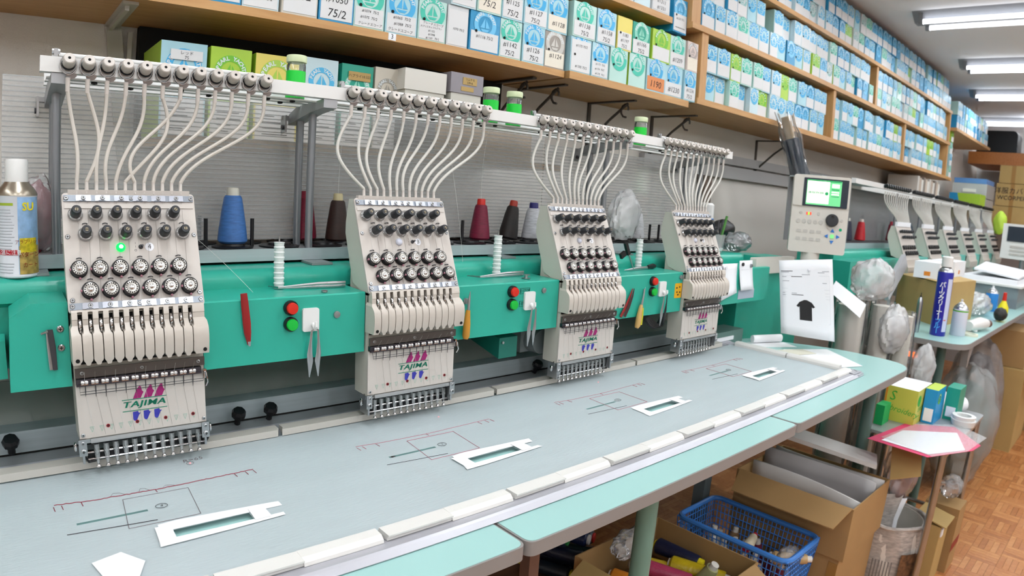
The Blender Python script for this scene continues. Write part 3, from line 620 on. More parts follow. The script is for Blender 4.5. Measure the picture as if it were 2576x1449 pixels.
    T.part('side_latch', G().box(x(0.0955), x(0.1005), 1.043, 1.049, 0.980, 0.995).tube([(x(0.099), 1.040, 0.990), (x(0.101), 1.038, 0.975), (x(0.098), 1.040, 0.968)], 0.0012, 6), CHROME)
    # lower panel with the printed emblem
    lpn = T.part('needle_panel', G().box(x(-0.0985), x(0.0985), 1.0495, 1.0530, 0.9050, 0.9885), CREAM, smooth=0)
    T.inst('maker_emblem', M_EMB, (x(0.0020), 1.0491, 0.9478))
    for i in range(12):
        cx = x(0.0785 - 0.01435 * i); T.inst('needle_mark', M_TRI, (cx, 1.0491, 0.9225))
        letter(T, str(i + 1), mat('print_pale_green', '7fb8a4', 0.5), (cx, 1.0490, 0.9206), PX, (0, 0, 1), 0.0032)
    for i, cx in enumerate((-0.0555, -0.0112, 0.0330, 0.0772)): link('bore', M_DOTC, T.inst('hole_plug', M_DOT, (x(cx), 1.0493, 0.9210), label='small red plug'))
    for cx in (-0.0935, 0.0945): T.inst('panel_screw', M_SCRF, (x(cx), 1.0495, 0.9105))
    # presser foot carriage
    T.part('foot_rail', G().box(x(-0.0830), x(0.0900), 1.0480, 1.0620, 0.8965, 0.9035), film('clear_rail', 'dfe4e6', 0.35, 0.7, 0.06), smooth=0)
    T.part('foot_rail_bar', G().box(x(-0.0985), x(0.0995), 1.0600, 1.0640, 0.8930, 0.9045), STEEL, smooth=0)
    for sx, nm in ((-0.0960, 'side_bracket'), (0.0955, 'side_bracket')):
        b = T.part(nm, G().box(x(sx) - 0.0055, x(sx) + 0.0065, 1.0465, 1.0500, 0.8780, 0.9045).box(x(sx) - 0.001, x(sx) + 0.0025, 1.0500, 1.0820, 0.8640, 0.9000), STEEL, smooth=20)
        T.inst('screw', M_SCRF2, (x(sx) + .0008, 1.0465, 0.8850), b); T.inst('screw', M_SCRF, (x(sx) + .0008, 1.0465, 0.8985), b)
        T.part('wing_screw', G().ball((x(sx) + (0.012 if sx > 0 else -0.009), 1.062, 0.889), 0.0065, 10, 6, (0.5, 0.8, 1.2)), CHROME, under=b)
    T.part('foot_lift_bar', G().cyl((x(-0.0890), 1.0700, 0.8740), (x(0.1000), 1.0700, 0.8740), 0.0018, n=8).cyl((x(-0.0890), 1.0660, 0.8640), (x(0.1000), 1.0660, 0.8640), 0.0016, n=8), CHROME)
    T.part('lift_plate', G().box(x(-0.0880), x(0.0980), 1.0730, 1.0760, 0.8600, 0.8760), BLACK, smooth=0)
    for sx, d in ((-0.0915, -1), (0.1020, 1)):
        T.part('guard_arm', G().tube([(x(sx), 1.064, 0.887), (x(sx) + .001 * d, 1.062, 0.870), (x(sx) - .004 * d, 1.0635, 0.861), (x(sx) - .016 * d, 1.066, 0.861)], 0.0020, 6), BLACK)
    for i in range(12):
        f = T.inst('presser_foot', M_FOOT, (x(-0.0738 + 0.01471 * i), 1.0650, 0.8510 + R.uniform(-.0006, .0006)))
        for nm, me in (('foot_ring', M_FRING), ('foot_stem', M_FSTEM), ('foot_block', M_FBLK), ('rubber_ring', M_FRUB)): link(nm, me, f)
    # threads lying down the front
    for i in range(12):
        xs = x(-0.0790 + 0.01452 * i); xe = x(SLIT0 + PITCH_N * i)
        for pts in ([pan(xs, 1.266, 0.004), pan(xs, 1.18, 0.0036), pan(xe + .002, 1.1, 0.0036)], [(xe, 1.0215, 1.016), (x(-0.086 + PITCH_N * i), 1.0405, 0.994)], [(x(-0.086 + PITCH_N * i), 1.0485, 0.985), (x(-0.075 + 0.0147 * i), 1.0487, 0.908)]): T.part('thread', G().tube(pts, 0.00016, 4, False), THREADG if i % 3 else THREAD)
    # thread tubes up to the rack
    for i in range(12):
        a = Vector((x(-0.0906 + 0.0296 * i), 1.165, 1.4262)); b = Vector((x(-0.0790 + 0.01452 * i), 1.1207, 1.2860)); dx = a.x - b.x
        if k == 0: sw = (0.006, 0.022, -0.004, -0.01, 0.002, 0.03, -0.035, -0.004, -0.006, -0.004, 0.0, 0.002)[i]
        else: sw = (-0.055, -0.024, -0.030, -0.022, -0.012, -0.012, -0.016, -0.012, -0.008, -0.004, 0.0, 0.004)[i] * (0.9 + 0.2 * R.random())
        pts = bez(a, (a.x + sw * .8 + 0.004, 1.166, 1.360), (b.x + dx * (0.18 if dx > 0 else .1) + sw * 1.3, 1.130, 1.345), b, 20)
        T.part('thread_tube', G().tube(pts, 0.0031, 8), mat('soft_tube', 'cbc4ba', 0.45, trans=0.15) if k == 0 else mat('soft_tube_pale', 'd3d0c8', 0.45, trans=0.15))
    return T
heads = [make_head(k) for k in range(4)]

# ------------------------------------------------------------------ thread rack above
T = Thing('thread_rack', 'white metal thread rack on grey posts above the four heads', 'rack', (0.82, 1.25, 1.163))
T.part('front_bar', G().box(-0.132, 1.796, 1.1680, 1.1900, 1.4530, 1.4770), WHITE, smooth=0)
for y0, y1, z0, z1 in ((1.205, 1.232, 1.4480, 1.4505), (1.245, 1.270, 1.4480, 1.4505), (1.283, 1.300, 1.4450, 1.4700)):
    T.part('rear_bar', G().box(-0.120, 1.785, y0, y1, z0, z1), WHITE, smooth=0)
BOLT = G().lathe((0, 0, 0), (0, -0.2, -1), [(0.0052, 0), (0.0052, 0.003), (0.0025, 0.0032), (0.0025, 0.0015)], 12).mesh('bolt', BLACK)
for k in range(4):
    for dx, y in ((-0.045, 1.218), (0.02, 1.256), (0.10, 1.218), (0.16, 1.256), (0.26, 1.218), (0.30, 1.256), (0.31, 1.218)):
        if 0.5 * k + dx < 1.75: T.inst('bolt', BOLT, (0.5 * k + dx, y, 1.4480))
POSTM = mat('post_grey', '8f9398', 0.32, 0.6); ARMM = mat('arm_grey', 'a9abae', 0.4, 0.3)
for xp in (-0.101, 0.368, 1.249, 1.737):
    for y in (1.25, 1.312): T.part('post', G().cyl((xp, y, 1.1625), (xp, y, 1.446), 0.0078, n=16), POSTM)
    a = T.part('arm', G().prism([(1.170, 1.452), (1.170, 1.436), (1.235, 1.430), (1.345, 1.412), (1.345, 1.432), (1.300, 1.447)], (xp - 0.014, 0, 0), (0, 1, 0), (0, 0, 1), PX, 0.028), ARMM, smooth=20)
    T.part('hanger', G().box(xp - 0.028, xp - 0.024, 1.325, 1.350, 1.395, 1.430).box(xp - .03, xp - .012, 1.34, 1.345, 1.422, 1.430), STEEL, under=a, smooth=0)
    T.part('hanger_bolt', G().cyl((xp - 0.031, 1.337, 1.405), (xp - 0.024, 1.337, 1.405), 0.005, n=10), GUN, under=a)
KN = Vector((0, -0.93, 0.36))
M_EYE = G().lathe((0, 0, 0), KN, [(0.0088, 0.004), (0.0094, 0.006), (0.0095, 0.016), (0.0090, 0.0215), (0.0078, 0.0228), (0.0024, 0.0228), (0.0022, 0.012)], 20).mesh('thread_eyelet', CREAM)
M_EHOLE = G().lathe((0, 0, 0), KN, [(0.0022, 0.0226), (0.0022, 0.0230)], 12).mesh('bore', VOID)
M_EORING = G().lathe((0, 0, 0), KN, [(0.0100, 0.001), (0.0108, 0.002), (0.0100, 0.0036)], 20).mesh('rubber_ring', BLACK)
g = G(); g.tube([(0.0128 * math.cos(a), -0.003 - 0.0045 * math.sin(a) * 0.36, 0.0145 * math.sin(a)) for a in [2 * math.pi * i / 18 for i in range(19)]], 0.0010, 6, False)
g.tube([(0.012 * math.cos(a), -0.007, -0.002 + 0.0135 * math.sin(a)) for a in [math.pi + math.pi * i / 10 for i in range(11)]], 0.0009, 6, False); g.ball((0, -0.002, 0.0155), 0.0022, 8, 5); M_EWIRE = g.mesh('wire_guide', CHROME)
g = G(); g.prism([(-0.004, 0.0), (0.013, 0.0), (0.013, -0.004), (0.0100, -0.0075), (0.0040, -0.0095), (-0.001, -0.010)], (0, -0.004, -0.0130), PX, (0, -0.25, 0.97), (0, 1, 0.2), 0.0012); M_ETAB = g.mesh('tab', mat('tab_steel', 'a9b0b6', 0.3, 0.8))
M_EFER = G().cyl((0, -0.003, -0.0200), (0, -0.003, -0.0420), 0.0038, 0.0035, n=10).mesh('ferrule', CREAM)
for k in range(4):
    xs = 0.5 * k
    rd = T.part('rod', G().cyl((xs - 0.105, 1.176, 1.4815), (xs + 0.247, 1.176, 1.4815), 0.0032, n=10), WHITE)
    T.part('rod_holder', G().box(xs - 0.112, xs - 0.106, 1.170, 1.182, 1.4765, 1.4900).cyl((xs - .115, 1.176, 1.4855), (xs - .103, 1.176, 1.4855), 0.0045, n=10), STEEL, under=rd)
    for i in range(12):
        e = T.inst('thread_eyelet', M_EYE, (xs - 0.0906 + 0.0296 * i, 1.1680, 1.4655))
        for nm, me in (('bore', M_EHOLE), ('rubber_ring', M_EORING), ('wire_guide', M_EWIRE), ('tab', M_ETAB), ('ferrule', M_EFER)): link(nm, me, e)
for xx in (-0.112, -0.095, 0.40, 0.405): T.part('stud', G().cyl((xx, 1.178, 1.477), (xx, 1.178, 1.4805), 0.003, n=8), WHITE)
# ------------------------------------------------------------------ corrugated clear sheet hanging behind
SHEET = film('polycarbonate', 'f0f2f2', 0.17, 0.10, 0.12); RIB = film('polycarbonate_rib', 'c9cccc', 0.62, 0.3, 0.1)
def sheet(x0, x1, label, z0=1.172, z1=1.466, y=1.352):
    T = Thing('corrugated_sheet', label, 'plastic sheet', ((x0 + x1) / 2, y, z0)); g = G()
    T.part('sheet', G().box(x0, x1, y, y + 0.0006, z0, z1).box(x0, x1, y + 0.0038, y + 0.0044, z0, z1), SHEET, smooth=0)
    n = int((z1 - z0) / 0.0088)
    for i in range(n + 1):
        z = z0 + i * (z1 - z0) / n; g = G().box(x0, x1, y + 0.0003, y + 0.0040, z - 0.0010, z + 0.0010); T.part('rib', g, RIB, smooth=0)
sheet(-0.185, 1.10, 'clear corrugated plastic sheet behind the left thread cones'); sheet(1.104, 1.86, 'clear corrugated plastic sheet behind the right thread cones', z1=1.43)
# ================================================================== green beam that carries the heads
BT = 1.1345
T = Thing('machine_beam', 'long green enamelled beam of the embroidery machine carrying the heads', 'machine', (0.8, 1.2, 0.99))
def arc(cy, cz, r, a0, a1, n=6): return [(cy + r * math.cos(math.radians(a0 + (a1 - a0) * k / n)), cz + r * math.sin(math.radians(a0 + (a1 - a0) * k / n))) for k in range(n + 1)]
prof = [(1.34, 0.992), (1.34, BT)] + [(y, z) for y, z in arc(1.183, BT - 0.022, 0.022, 90, 180, 6)] + [(1.161, 1.098), (1.175, 1.090), (1.175, 0.992)]
T.part('beam_body', G().prism(prof[::-1], (-0.7, 0, 0), (0, 1, 0), (0, 0, 1), PX, 2.62), GREEN, smooth=40)
for a, b in ((0.1015, 0.3985), (0.6015, 0.8985), (1.1015, 1.3985), (1.6015, 1.93)):
    e = 0.0022; g = G().prism([(1.06, 0.988), (1.06, 1.10 - e), (1.06 + e, 1.10), (1.174, 1.1015), (1.174, 0.988)][::-1], (a, 0, 0), (0, 1, 0), (0, 0, 1), PX, b - a)
    T.part('beam_cover', g, GREEN, smooth=30)
g = G().prism([(-0.188, 0.986), (-0.1015, 0.986), (-0.1015, 1.113), (-0.152, 1.113), (-0.182, 1.094)], (0, 1.06, 0), (1, 0, 0), (0, 0, 1), (0, 1, 0), 0.10)
o = T.part('end_cover', g, GREEN, smooth=20)
for z in (1.074, 1.046): T.inst('screw', screw_mesh(0.0052, (0, -1, 0)), (-0.1135, 1.06, z), o)
T.part('end_step', G().box(-0.7, -0.190, 1.115, 1.17, 0.992, 1.05), GREEN, smooth=0)
# start and stop buttons on the covers
M_BEZ = G().lathe((0, 0, 0), (0, -1, 0), [(0.0128, 0), (0.0128, 0.006), (0.0118, 0.0085), (0.0102, 0.0085), (0.0102, 0.004)], 24).mesh('bezel', BLACK)
def cap(m): return G().lathe((0, 0, 0), (0, -1, 0), [(0.0100, 0.004), (0.0100, 0.0125), (0.0092, 0.0138), (0.001, 0.0145)], 24).mesh('cap', m)
M_RC, M_GC = cap(RED), cap(LGREEN)
PLATE = mat('print_black', '10302a', 0.5)
for i, xb in enumerate((0.2525, 0.7548, 1.2555)):
    for z, mc, lb in ((1.0810, M_RC, 'red stop button'), (1.0525, M_GC, 'green start button')):
        b = T.inst('button', M_BEZ, (xb, 1.06, z), label=lb); link('cap', mc, b)
    if i == 1:
        for z, s in ((1.0800, 'O STOP'), (1.0515, 'I START')):
            g = G(); w, h, t = 0.0145, 0.0062, 0.0005
            for q in ((-w, w, h - t, h), (-w, w, -h, -h + t), (-w, -w + t, -h, h), (w - t, w, -h, h)): g.box(0.793 + q[0], 0.793 + q[1], 1.0594, 1.0600, z + q[2], z + q[3])
            T.part('button_frame', g, PLATE, smooth=0); letter(T, s, PLATE, (0.793, 1.0593, z), PX, (0, 0, 1), 0.0085, bold=0.01)
T.part('caution_sticker', G().prism(rrect(0.034, 0.042, 0.003, 3), (1.381, 1.0600, 1.048), PX, (0, 0, 1), (0, -1, 0), 0.0006), mat('caution_yellow', 'e0a818', 0.5))
for dx, dz in ((-.008, .008), (.006, .01), (-.006, -.004), (.008, -.005), (0, -.012)): T.part('caution_mark', G().prism(rrect(0.006, 0.004, .001, 1), (1.381 + dx, 1.0593, 1.048 + dz), PX, (0, 0, 1), (0, -1, 0), 0.0003), INK)
g = G().prism([(1.085, 0.925), (1.085, 0.972), (1.22, 0.990), (1.22, 0.955)], (0.749, 0, 0), (0, 1, 0), (0, 0, 1), PX, 0.053)
o = T.part('motor_cover', g, DGREEN, smooth=20); T.part('screw', G().cyl((0.757, 1.084, 0.962), (0.757, 1.08, 0.962), 0.003, n=8), STEEL, under=o)
T.part('drive_motor', G().cyl((0.925, 1.19, 0.935), (0.925, 1.13, 0.935), 0.030, n=20).box(0.885, 0.96, 1.165, 1.21, 0.905, 0.987), mat('motor_grey', '8a9090', 0.45, 0.3))
g = G()
for i in range(4): g.tube(bez((1.30, 1.12, 0.985), (1.315 + .012 * i, 1.09, 0.92 + .006 * i), (1.36 + .006 * i, 1.1, 0.925), (1.395, 1.115, 0.985 - .012 * i), 12), 0.0045, 6)
T.part('cable_bundle', g, BLACK)
# green end column
T = Thing('machine_column', 'dark green end column of the embroidery machine beside the control screen', 'machine', (1.86, 1.2, 0.82))
T.part('column', G().box(1.93, 2.46, 1.175, 1.45, 0.30, 1.098), GREEN, smooth=0); T.part('column_head', G().box(1.935, 2.10, 1.10, 1.17, 1.00, 1.130), GREEN, smooth=0)
T.part('foot_block', G().box(1.66, 1.90, 1.12, 1.20, 0.80, 0.875), mat('column_foot', '5d7a74', 0.5), smooth=0); T.part('maker_plate', G().box(1.70, 1.83, 1.1155, 1.1195, 0.845, 0.858), PAPER, smooth=0)

# ------------------------------------------------------------------ bed rails under the beam
T = Thing('machine_bed', 'grey metal bed rails of the embroidery machine under the green beam', 'machine', (0.6, 1.2, 0.80))
BG = mat('bed_grey', 'b4b6b2', 0.5, 0.0, vary=0.05, vscale=3); DG = mat('bed_dark', '8d9092', 0.4, 0.2)
T.part('back_panel', G().box(-0.7, 1.93, 1.345, 1.36, 0.80, 1.00), BG, smooth=0)
T.part('sloped_panel', G().prism([(1.245, 0.874), (1.340, 0.925), (1.340, 0.80), (1.245, 0.80)], (-0.7, 0, 0), (0, 1, 0), (0, 0, 1), PX, 2.36), BG, smooth=0)
T.part('gap_shade_strip', G().box(-0.7, 1.66, 1.238, 1.2449, 0.82, 0.876), VOID, smooth=0)  # solid black strip standing in for the shade between the rails
T.part('cover_rail', G().box(-0.7, 1.66, 1.195, 1.2375, 0.842, 0.879), ALU, smooth=0)
T.part('slot_shade_strip', G().box(-0.7, 1.66, 1.192, 1.1949, 0.834, 0.8415), VOID, smooth=0)  # black strip painted as the shade under the rail edge
T.part('flat_rail', G().box(-0.7, 1.66, 1.143, 1.1915, 0.822, 0.840), DG, smooth=0)
for x, z in ((0.191, 0.866), (0.254, 0.866), (-0.197, 0.874), (0.95, 0.866), (1.02, 0.866)):
    kb = T.part('clamp_knob', G().lathe((x, 1.165, z), (0, -0.5, 1), [(0.006, -0.026), (0.006, -0.008), (0.013, -0.006), (0.014, 0.002), (0.011, 0.008), (0.004, 0.009)], 8), BLACK, smooth=25)

# ------------------------------------------------------------------ work table
AQUA = mat('aqua_laminate', 'a2cbc7', 0.28, vary=0.03, vscale=2); EDGE = mat('grey_edge_band', '8d8a88', 0.45)
T = Thing('work_table', 'long pale aqua work table with grey edges under the embroidery frame', 'table', (0.6, 0.85, 0.0))
def rounded(poly, rad, n=6):
    out = []; N = len(poly)
    for i, (x, y) in enumerate(poly):
        r = rad[i]; p, q = Vector(poly[i - 1]), Vector(poly[(i + 1) % N]); c = Vector((x, y))
        if r <= 0: out.append((x, y)); continue
        a = (p - c).normalized(); b = (q - c).normalized(); s, e = c + a * r, c + b * r
        for k in range(n + 1):
            t = k / n; out.append(tuple(s * (1 - t) ** 2 + c * 2 * t * (1 - t) + e * t ** 2))
    return out
def panel(poly, rad):
    P = rounded(poly, rad); cx = sum(p[0] for p in P) / len(P); cy = sum(p[1] for p in P) / len(P)
    o = T.part('panel', G().prism(P, (0, 0, 0.807), (1, 0, 0), (0, 1, 0), (0, 0, 1), 0.0225), EDGE, smooth=25)
    Q = [(x + (0.0028 if x < cx else -0.0028), y + (0.0028 if y < cy else -0.0028)) for x, y in P]
    T.part('laminate', G().prism(Q, (0, 0, 0.8295), (1, 0, 0), (0, 1, 0), (0, 0, 1), 0.0008), AQUA, under=o, smooth=0)
panel([(-1.3, 0.575), (0.3832, 0.575), (0.3832, 1.14), (-1.3, 1.14)], [0, .016, 0, 0]); panel([(0.3868, 0.575), (1.2032, 0.575), (1.2032, 1.14), (0.3868, 1.14)], [.016, .016, 0, 0])
panel([(1.2068, 0.575), (2.125, 0.575), (2.125, 0.86), (1.98, 1.14), (1.2068, 1.14)], [.016, .12, .1, .05, 0])
LEGM = mat('leg_green', '6f9488', 0.4)
T.part('leg', G().cyl((0.81, 0.685, 0.0), (0.81, 0.685, 0.807), 0.0205, n=20), LEGM); T.part('leg', G().cyl((2.035, 0.682, 0.0), (2.035, 0.682, 0.807), 0.0205, n=20), mat('leg_dark', '4f6a64', 0.4)); T.part('leg', G().cyl((-0.5, 0.685, 0), (-0.5, 0.685, 0.807), 0.0205, n=20), LEGM)
for x in (0.555,): T.part('frame_leg', G().box(x - 0.012, x + 0.012, 0.73, 0.754, 0.0, 0.807), mat('brown_steel', '6e5850', 0.4, 0.3), smooth=0)
for x in (1.62,): T.part('frame_leg', G().box(x - 0.02, x + 0.02, 1.02, 1.06, 0.0, 0.807), mat('grey_steel', '6d7a7e', 0.4, 0.3), smooth=0)

# ------------------------------------------------------------------ embroidery frame and backing
FZ = 0.838
T = Thing('embroidery_hoop', 'white and grey embroidery border frame lying on the aqua table', 'hoop', (0.5, 0.85, 0.8304))
BAR = mat('frame_aluminium', 'b9b9c0', 0.38, 0.35); CLIPM = mat('clip_white', 'dedcd8', 0.38); CLIPB = mat('clip_cream', 'c4c0b8', 0.45)
g = G().prism([(0.6470, 0.8306), (0.6440, 0.8325), (0.6520, 0.8385), (0.6560, 0.8405), (0.690, 0.8372), (0.690, 0.8306)][::-1], (-1.2, 0, 0), (0, 1, 0), (0, 0, 1), PX, 3.005)
T.part('front_bar', g, BAR, smooth=0)
g = G().prism([(-0.022, 0.8306), (-0.022, 0.8372), (0.014, 0.8405), (0.018, 0.8385), (0.022, 0.8306)], (1.792, 0.645, 0), (1, 0, 0), (0, 0, 1), (0, 1, 0), 0.465); T.part('right_bar', g, BAR, smooth=0)
T.part('back_bar', G().box(-1.2, 1.80, 1.105, 1.140, 0.8306, 0.8440), BAR, smooth=0)
T.part('corner_plate', G().prism([(0, 0), (0.06, 0.0), (0.06, 0.05), (0.02, 0.05)], (1.752, 0.652, 0.8408), (1, 0, 0), (0, 1, 0), (0, 0, 1), 0.0015), BAR, smooth=0)
for dx, dy in ((0.045, 0.012), (0.052, 0.02), (0.05, 0.035)): T.part('rivet', G().cyl((1.752 + dx, 0.652 + dy, 0.8423), (1.752 + dx, 0.652 + dy, 0.8434), 0.003, n=8), STEEL)
def clip(x0, L):
    h = L * 0.47; g = G()
    g.prism([(0.674, 0.8395), (0.674, 0.8455), (0.670, 0.8465), (0.670, 0.8490), (0.696, 0.8490), (0.700, 0.8382), (0.690, 0.8378)][::-1], (x0 + 0.002, 0, 0), (0, 1, 0), (0, 0, 1), PX, h)
    g.prism([(0.6715, 0.8395), (0.6730, 0.8440), (0.6790, 0.8492), (0.6960, 0.8495), (0.700, 0.8382), (0.690, 0.8378)][::-1], (x0 + 0.002 + h, 0, 0), (0, 1, 0), (0, 0, 1), PX, L - h - 0.006)
    T.part('front_clip', g, CLIPM, smooth=20)
x = -1.12
for i in range(13): clip(x, 0.2235); x += 0.2235
x = -1.18
for i, L in enumerate((0.45, 0.47, 0.506, 0.506, 0.506, 0.46)):
    g = G().prism([(0.0, 0.0), (L - 0.008, 0.0), (L - 0.004, 0.008), (L - 0.004, 0.026), (0.004, 0.026), (0.004, 0.008)], (x, 1.087, 0.8400), (1, 0, 0), (0, 1, 0), (0, 0, 1), 0.0125); T.part('back_clip', g, CLIPB, smooth=0)
    T.part('clip_handle', G().prism(rrect(0.085, 0.010, 0.004, 3), (x + 0.30, 1.1185, 0.8440), (1, 0, 0), (0, 1, 0), (0, 0, 1), 0.009), CLIPB, smooth=20); x += L
for y0, y1 in ((0.71, 0.885), (0.89, 1.075)): T.part('right_clip', G().prism([(-0.012, 0.8378), (-0.012, 0.846), (-0.008, 0.852), (0.010, 0.852), (0.014, 0.8405)], (1.782, y0, 0), (1, 0, 0), (0, 0, 1), (0, 1, 0), y1 - y0), CLIPM, smooth=20)
# backing sheet with its cut-outs
holes = []
for k in range(4):
    x = 0.49 * k
    holes.append((x - 0.0125, x + 0.0945, 0.816, 0.8385)); holes.append((x - 0.126 + 0.004 * k, x - 0.030 + 0.004 * k, 0.9085, 0.9145))
xs = sorted({-1.19, 1.772} | {h for q in holes for h in q[:2]} | {-1.19 + 0.03 * i for i in range(99)}); ys = sorted({0.690, 1.092} | {h for q in holes for h in q[2:]} | {0.70 + 0.03 * i for i in range(14)})
def fab_z(x, y): return FZ + 0.0007 * math.sin(9 * x + 3 * y) * math.sin(5 * y + 2 * x) + 0.0004 * math.sin(31 * y - 6 * x)
g = G(); idx = {}
def fv(x, y):
    k = (round(x, 5), round(y, 5))
    if k not in idx: idx[k] = len(g.v); g.v.append((x, y, fab_z(x, y)))
    return idx[k]
for i in range(len(xs) - 1):
    for j in range(len(ys) - 1):
        mx, my = (xs[i] + xs[i + 1]) / 2, (ys[j] + ys[j + 1]) / 2
        if any(a < mx < b and c < my < d for a, b, c, d in holes): continue
        g.f.append((fv(xs[i], ys[j]), fv(xs[i + 1], ys[j]), fv(xs[i + 1], ys[j + 1]), fv(xs[i], ys[j + 1]))); g.mi.append(0)
BACK = mat('nonwoven_backing', 'cdd6da', 0.5, vary=0.035, vscale=5, stretch=(1, 5, 1), bump=0.12, bscale=60, coat=0.08)
_nt = BACK.node_tree; _tl = _nt.nodes.new('ShaderNodeBsdfTranslucent'); _tl.inputs[0].default_value = (0.8, 0.85, 0.86, 1); _mx = _nt.nodes.new('ShaderNodeMixShader'); _mx.inputs[0].default_value = 0.28
_nt.links.new(_nt.nodes['Principled BSDF'].outputs[0], _mx.inputs[1]); _nt.links.new(_tl.outputs[0], _mx.inputs[2]); _nt.links.new(_mx.outputs[0], _nt.nodes['Material Output'].inputs[0])
Tb = Thing('backing_sheet', 'pale bluish backing sheet stretched in the frame with stitched marks', 'fabric', (0.5, 0.85, FZ))
ob = Tb.part('sheet', g, BACK, smooth=60)
STR = mat('stitch_red', '8a3a48', 0.7); STP = mat('stitch_pink', 'b06a78', 0.7); STG = mat('stitch_grey', '7b7478', 0.7); STK = mat('stitch_black', '38363c', 0.7)
def stitch(pts, m, r=0.0005, wob=0.0, name='stitch_line'):
    P = []
    for (a, b) in zip(pts[:-1], pts[1:]):
        n = max(2, int(math.hypot(b[0] - a[0], b[1] - a[1]) / 0.004)) if wob else 4
        for t in range(n): P.append((a[0] + (b[0] - a[0]) * t / n + R.uniform(-wob, wob) * .3, a[1] + (b[1] - a[1]) * t / n + R.uniform(-wob, wob)))
    P.append(pts[-1]); Tb.part(name, G().tube([(x, y, fab_z(x, y) + 0.0004) for x, y in P], r, 4), m)
for k in range(4):
    x = 0.49 * k; m = STR if k == 0 else STP; wb = 0.0011 if k == 0 else 0.0003; yb = 0.978
    stitch([(x - 0.149, yb + 0.004), (x - 0.1, yb - .002), (x, yb - .006), (x + 0.15, yb - 0.003)], m, 0.0008 if k == 0 else 0.0005, wb, 'ruler_line')
    for dx, L in ((-0.150, .014), (-0.139, .013), (-0.112, .013), (-0.006, .009), (0.118, .012), (0.136, .012), (0.149, .013)):
        yy = yb - 0.002 - (0.004 if dx > -.1 else 0); stitch([(x + dx, yy), (x + dx + .001, yy - L)], m, 0.0006, 0, 'ruler_tick')
    c = 0.0 if k == 0 else 0.006
    for a, b in (((-0.056, .960), (0.040 + c, .957)), ((0.040 + c, .957), (0.034 + c, .867)), ((0.034 + c, .867), (-0.064, .868)), ((-0.064, .868), (-0.056, .960))): stitch([(x + a[0], a[1]), (x + b[0], b[1])], STG if k == 0 else STP, 0.0005, .0002, 'stitched_edge')
    stitch([(x - 0.141, .886), (x - 0.024, .876)], STK, 0.0007 if k == 0 else .0005, 0.0002, 'black_stitch')
    letter(Tb, str(4 - k), INK, (x - 0.010, .914, FZ + .0012), (1, -.05, 0), (0, 1, 0), 0.0085, shear=.1)
    g2 = G().tube([(x - 0.010 + 0.0085 * math.cos(a), .914 + 0.0068 * math.sin(a), FZ + 0.0010) for a in [2 * math.pi * i / 20 for i in range(21)]], 0.0004, 4, False); Tb.part('pen_ring', g2, INK)
for dx, dy, w in ((-.06, .012, .012), (-.022, .011, .008), (0.015, 0.006, .009)): stitch([(dx - w, yb - .004), (dx - w * .5, yb - .004 + dy), (dx + w * .3, yb - .004 + dy * .8), (dx + w, yb - .004)], STG, 0.0003, 0, 'loose_loop')
letter(Tb, 'R>65', STG, (0.073, 1.055, FZ + .0012), (1, .1, 0), (0, 1, 0), 0.016, shear=.2)
Tb.part('pen_ring', G().tube([(0.066 + 0.006 * math.cos(a), 1.043 + 0.006 * math.sin(a), FZ + 0.001) for a in [2 * math.pi * i / 16 for i in range(17)]], 0.0003, 4, False), STG)
LASER = mat('laser_spot', 'ff7a80', 0.5, emit=1.2)
for k, (x, y) in enumerate(((0.066, 1.043), (0.5575, 1.036), (1.04, 1.037))): tag(link('laser_spot', G().lathe((0, 0, 0), (0, 0, 1), [(0.0016, 0), (0.0014, 0.0003)], 10).mesh('laser_spot', LASER), Tb.root, Vector((x, y, FZ + 0.0012)) - Tb.O))
# strips of white paper tape round each window
TAPE = mat('paper_tape', 'f2f2f4', 0.6, bump=0.1, bscale=80)
for k in range(4):
    x = 0.49 * k; Tt = Thing('tape_window', ('white paper tape framing the window nearest the lower left corner', 'white paper tape framing the second window from the left', 'white paper tape framing the third window from the left', 'white paper tape framing the window nearest the right frame bar')[k], 'tape', (x + 0.045, 0.827, FZ), 'taped windows in the backing')
    for poly in ([(-.030, .838), (.070, .8385), (.142, .8365), (.143, .851), (.128, .853), (.07, .858), (.0, .862), (-.028, .860)], [(-.037, .800), (.0, .8015), (.06, .804), (.138, .808), (.136, .817), (.09, .8158), (-.036, .8160)], [(-.036, .804), (-.0128, .806), (-.0128, .850), (-.034, .852)], [(.0950, .811), (.120, .812), (.118, .848), (.0950, .846)]):
        i = len(Tt.root.children); Tt.part('tape_strip', G().prism([(x + a + R.uniform(-.002, .002), b + R.uniform(-.0008, .0008)) for a, b in poly], (0, 0, FZ + 0.0011 + 0.0004 * i), (1, 0, 0), (0, 1, 0), (0, 0, 1), 0.0003), TAPE, smooth=0)
single('paper_scrap', G().prism([(-.122, .799), (-.085, .810), (-.062, .776), (-.075, .745), (-.112, .752)], (0, 0, FZ + 0.0012), (1, 0, 0), (0, 1, 0), (0, 0, 1), 0.0004), TAPE, 'scrap of thin white paper on the backing at the bottom left', 'paper', (-.095, .78, FZ), smooth=0)
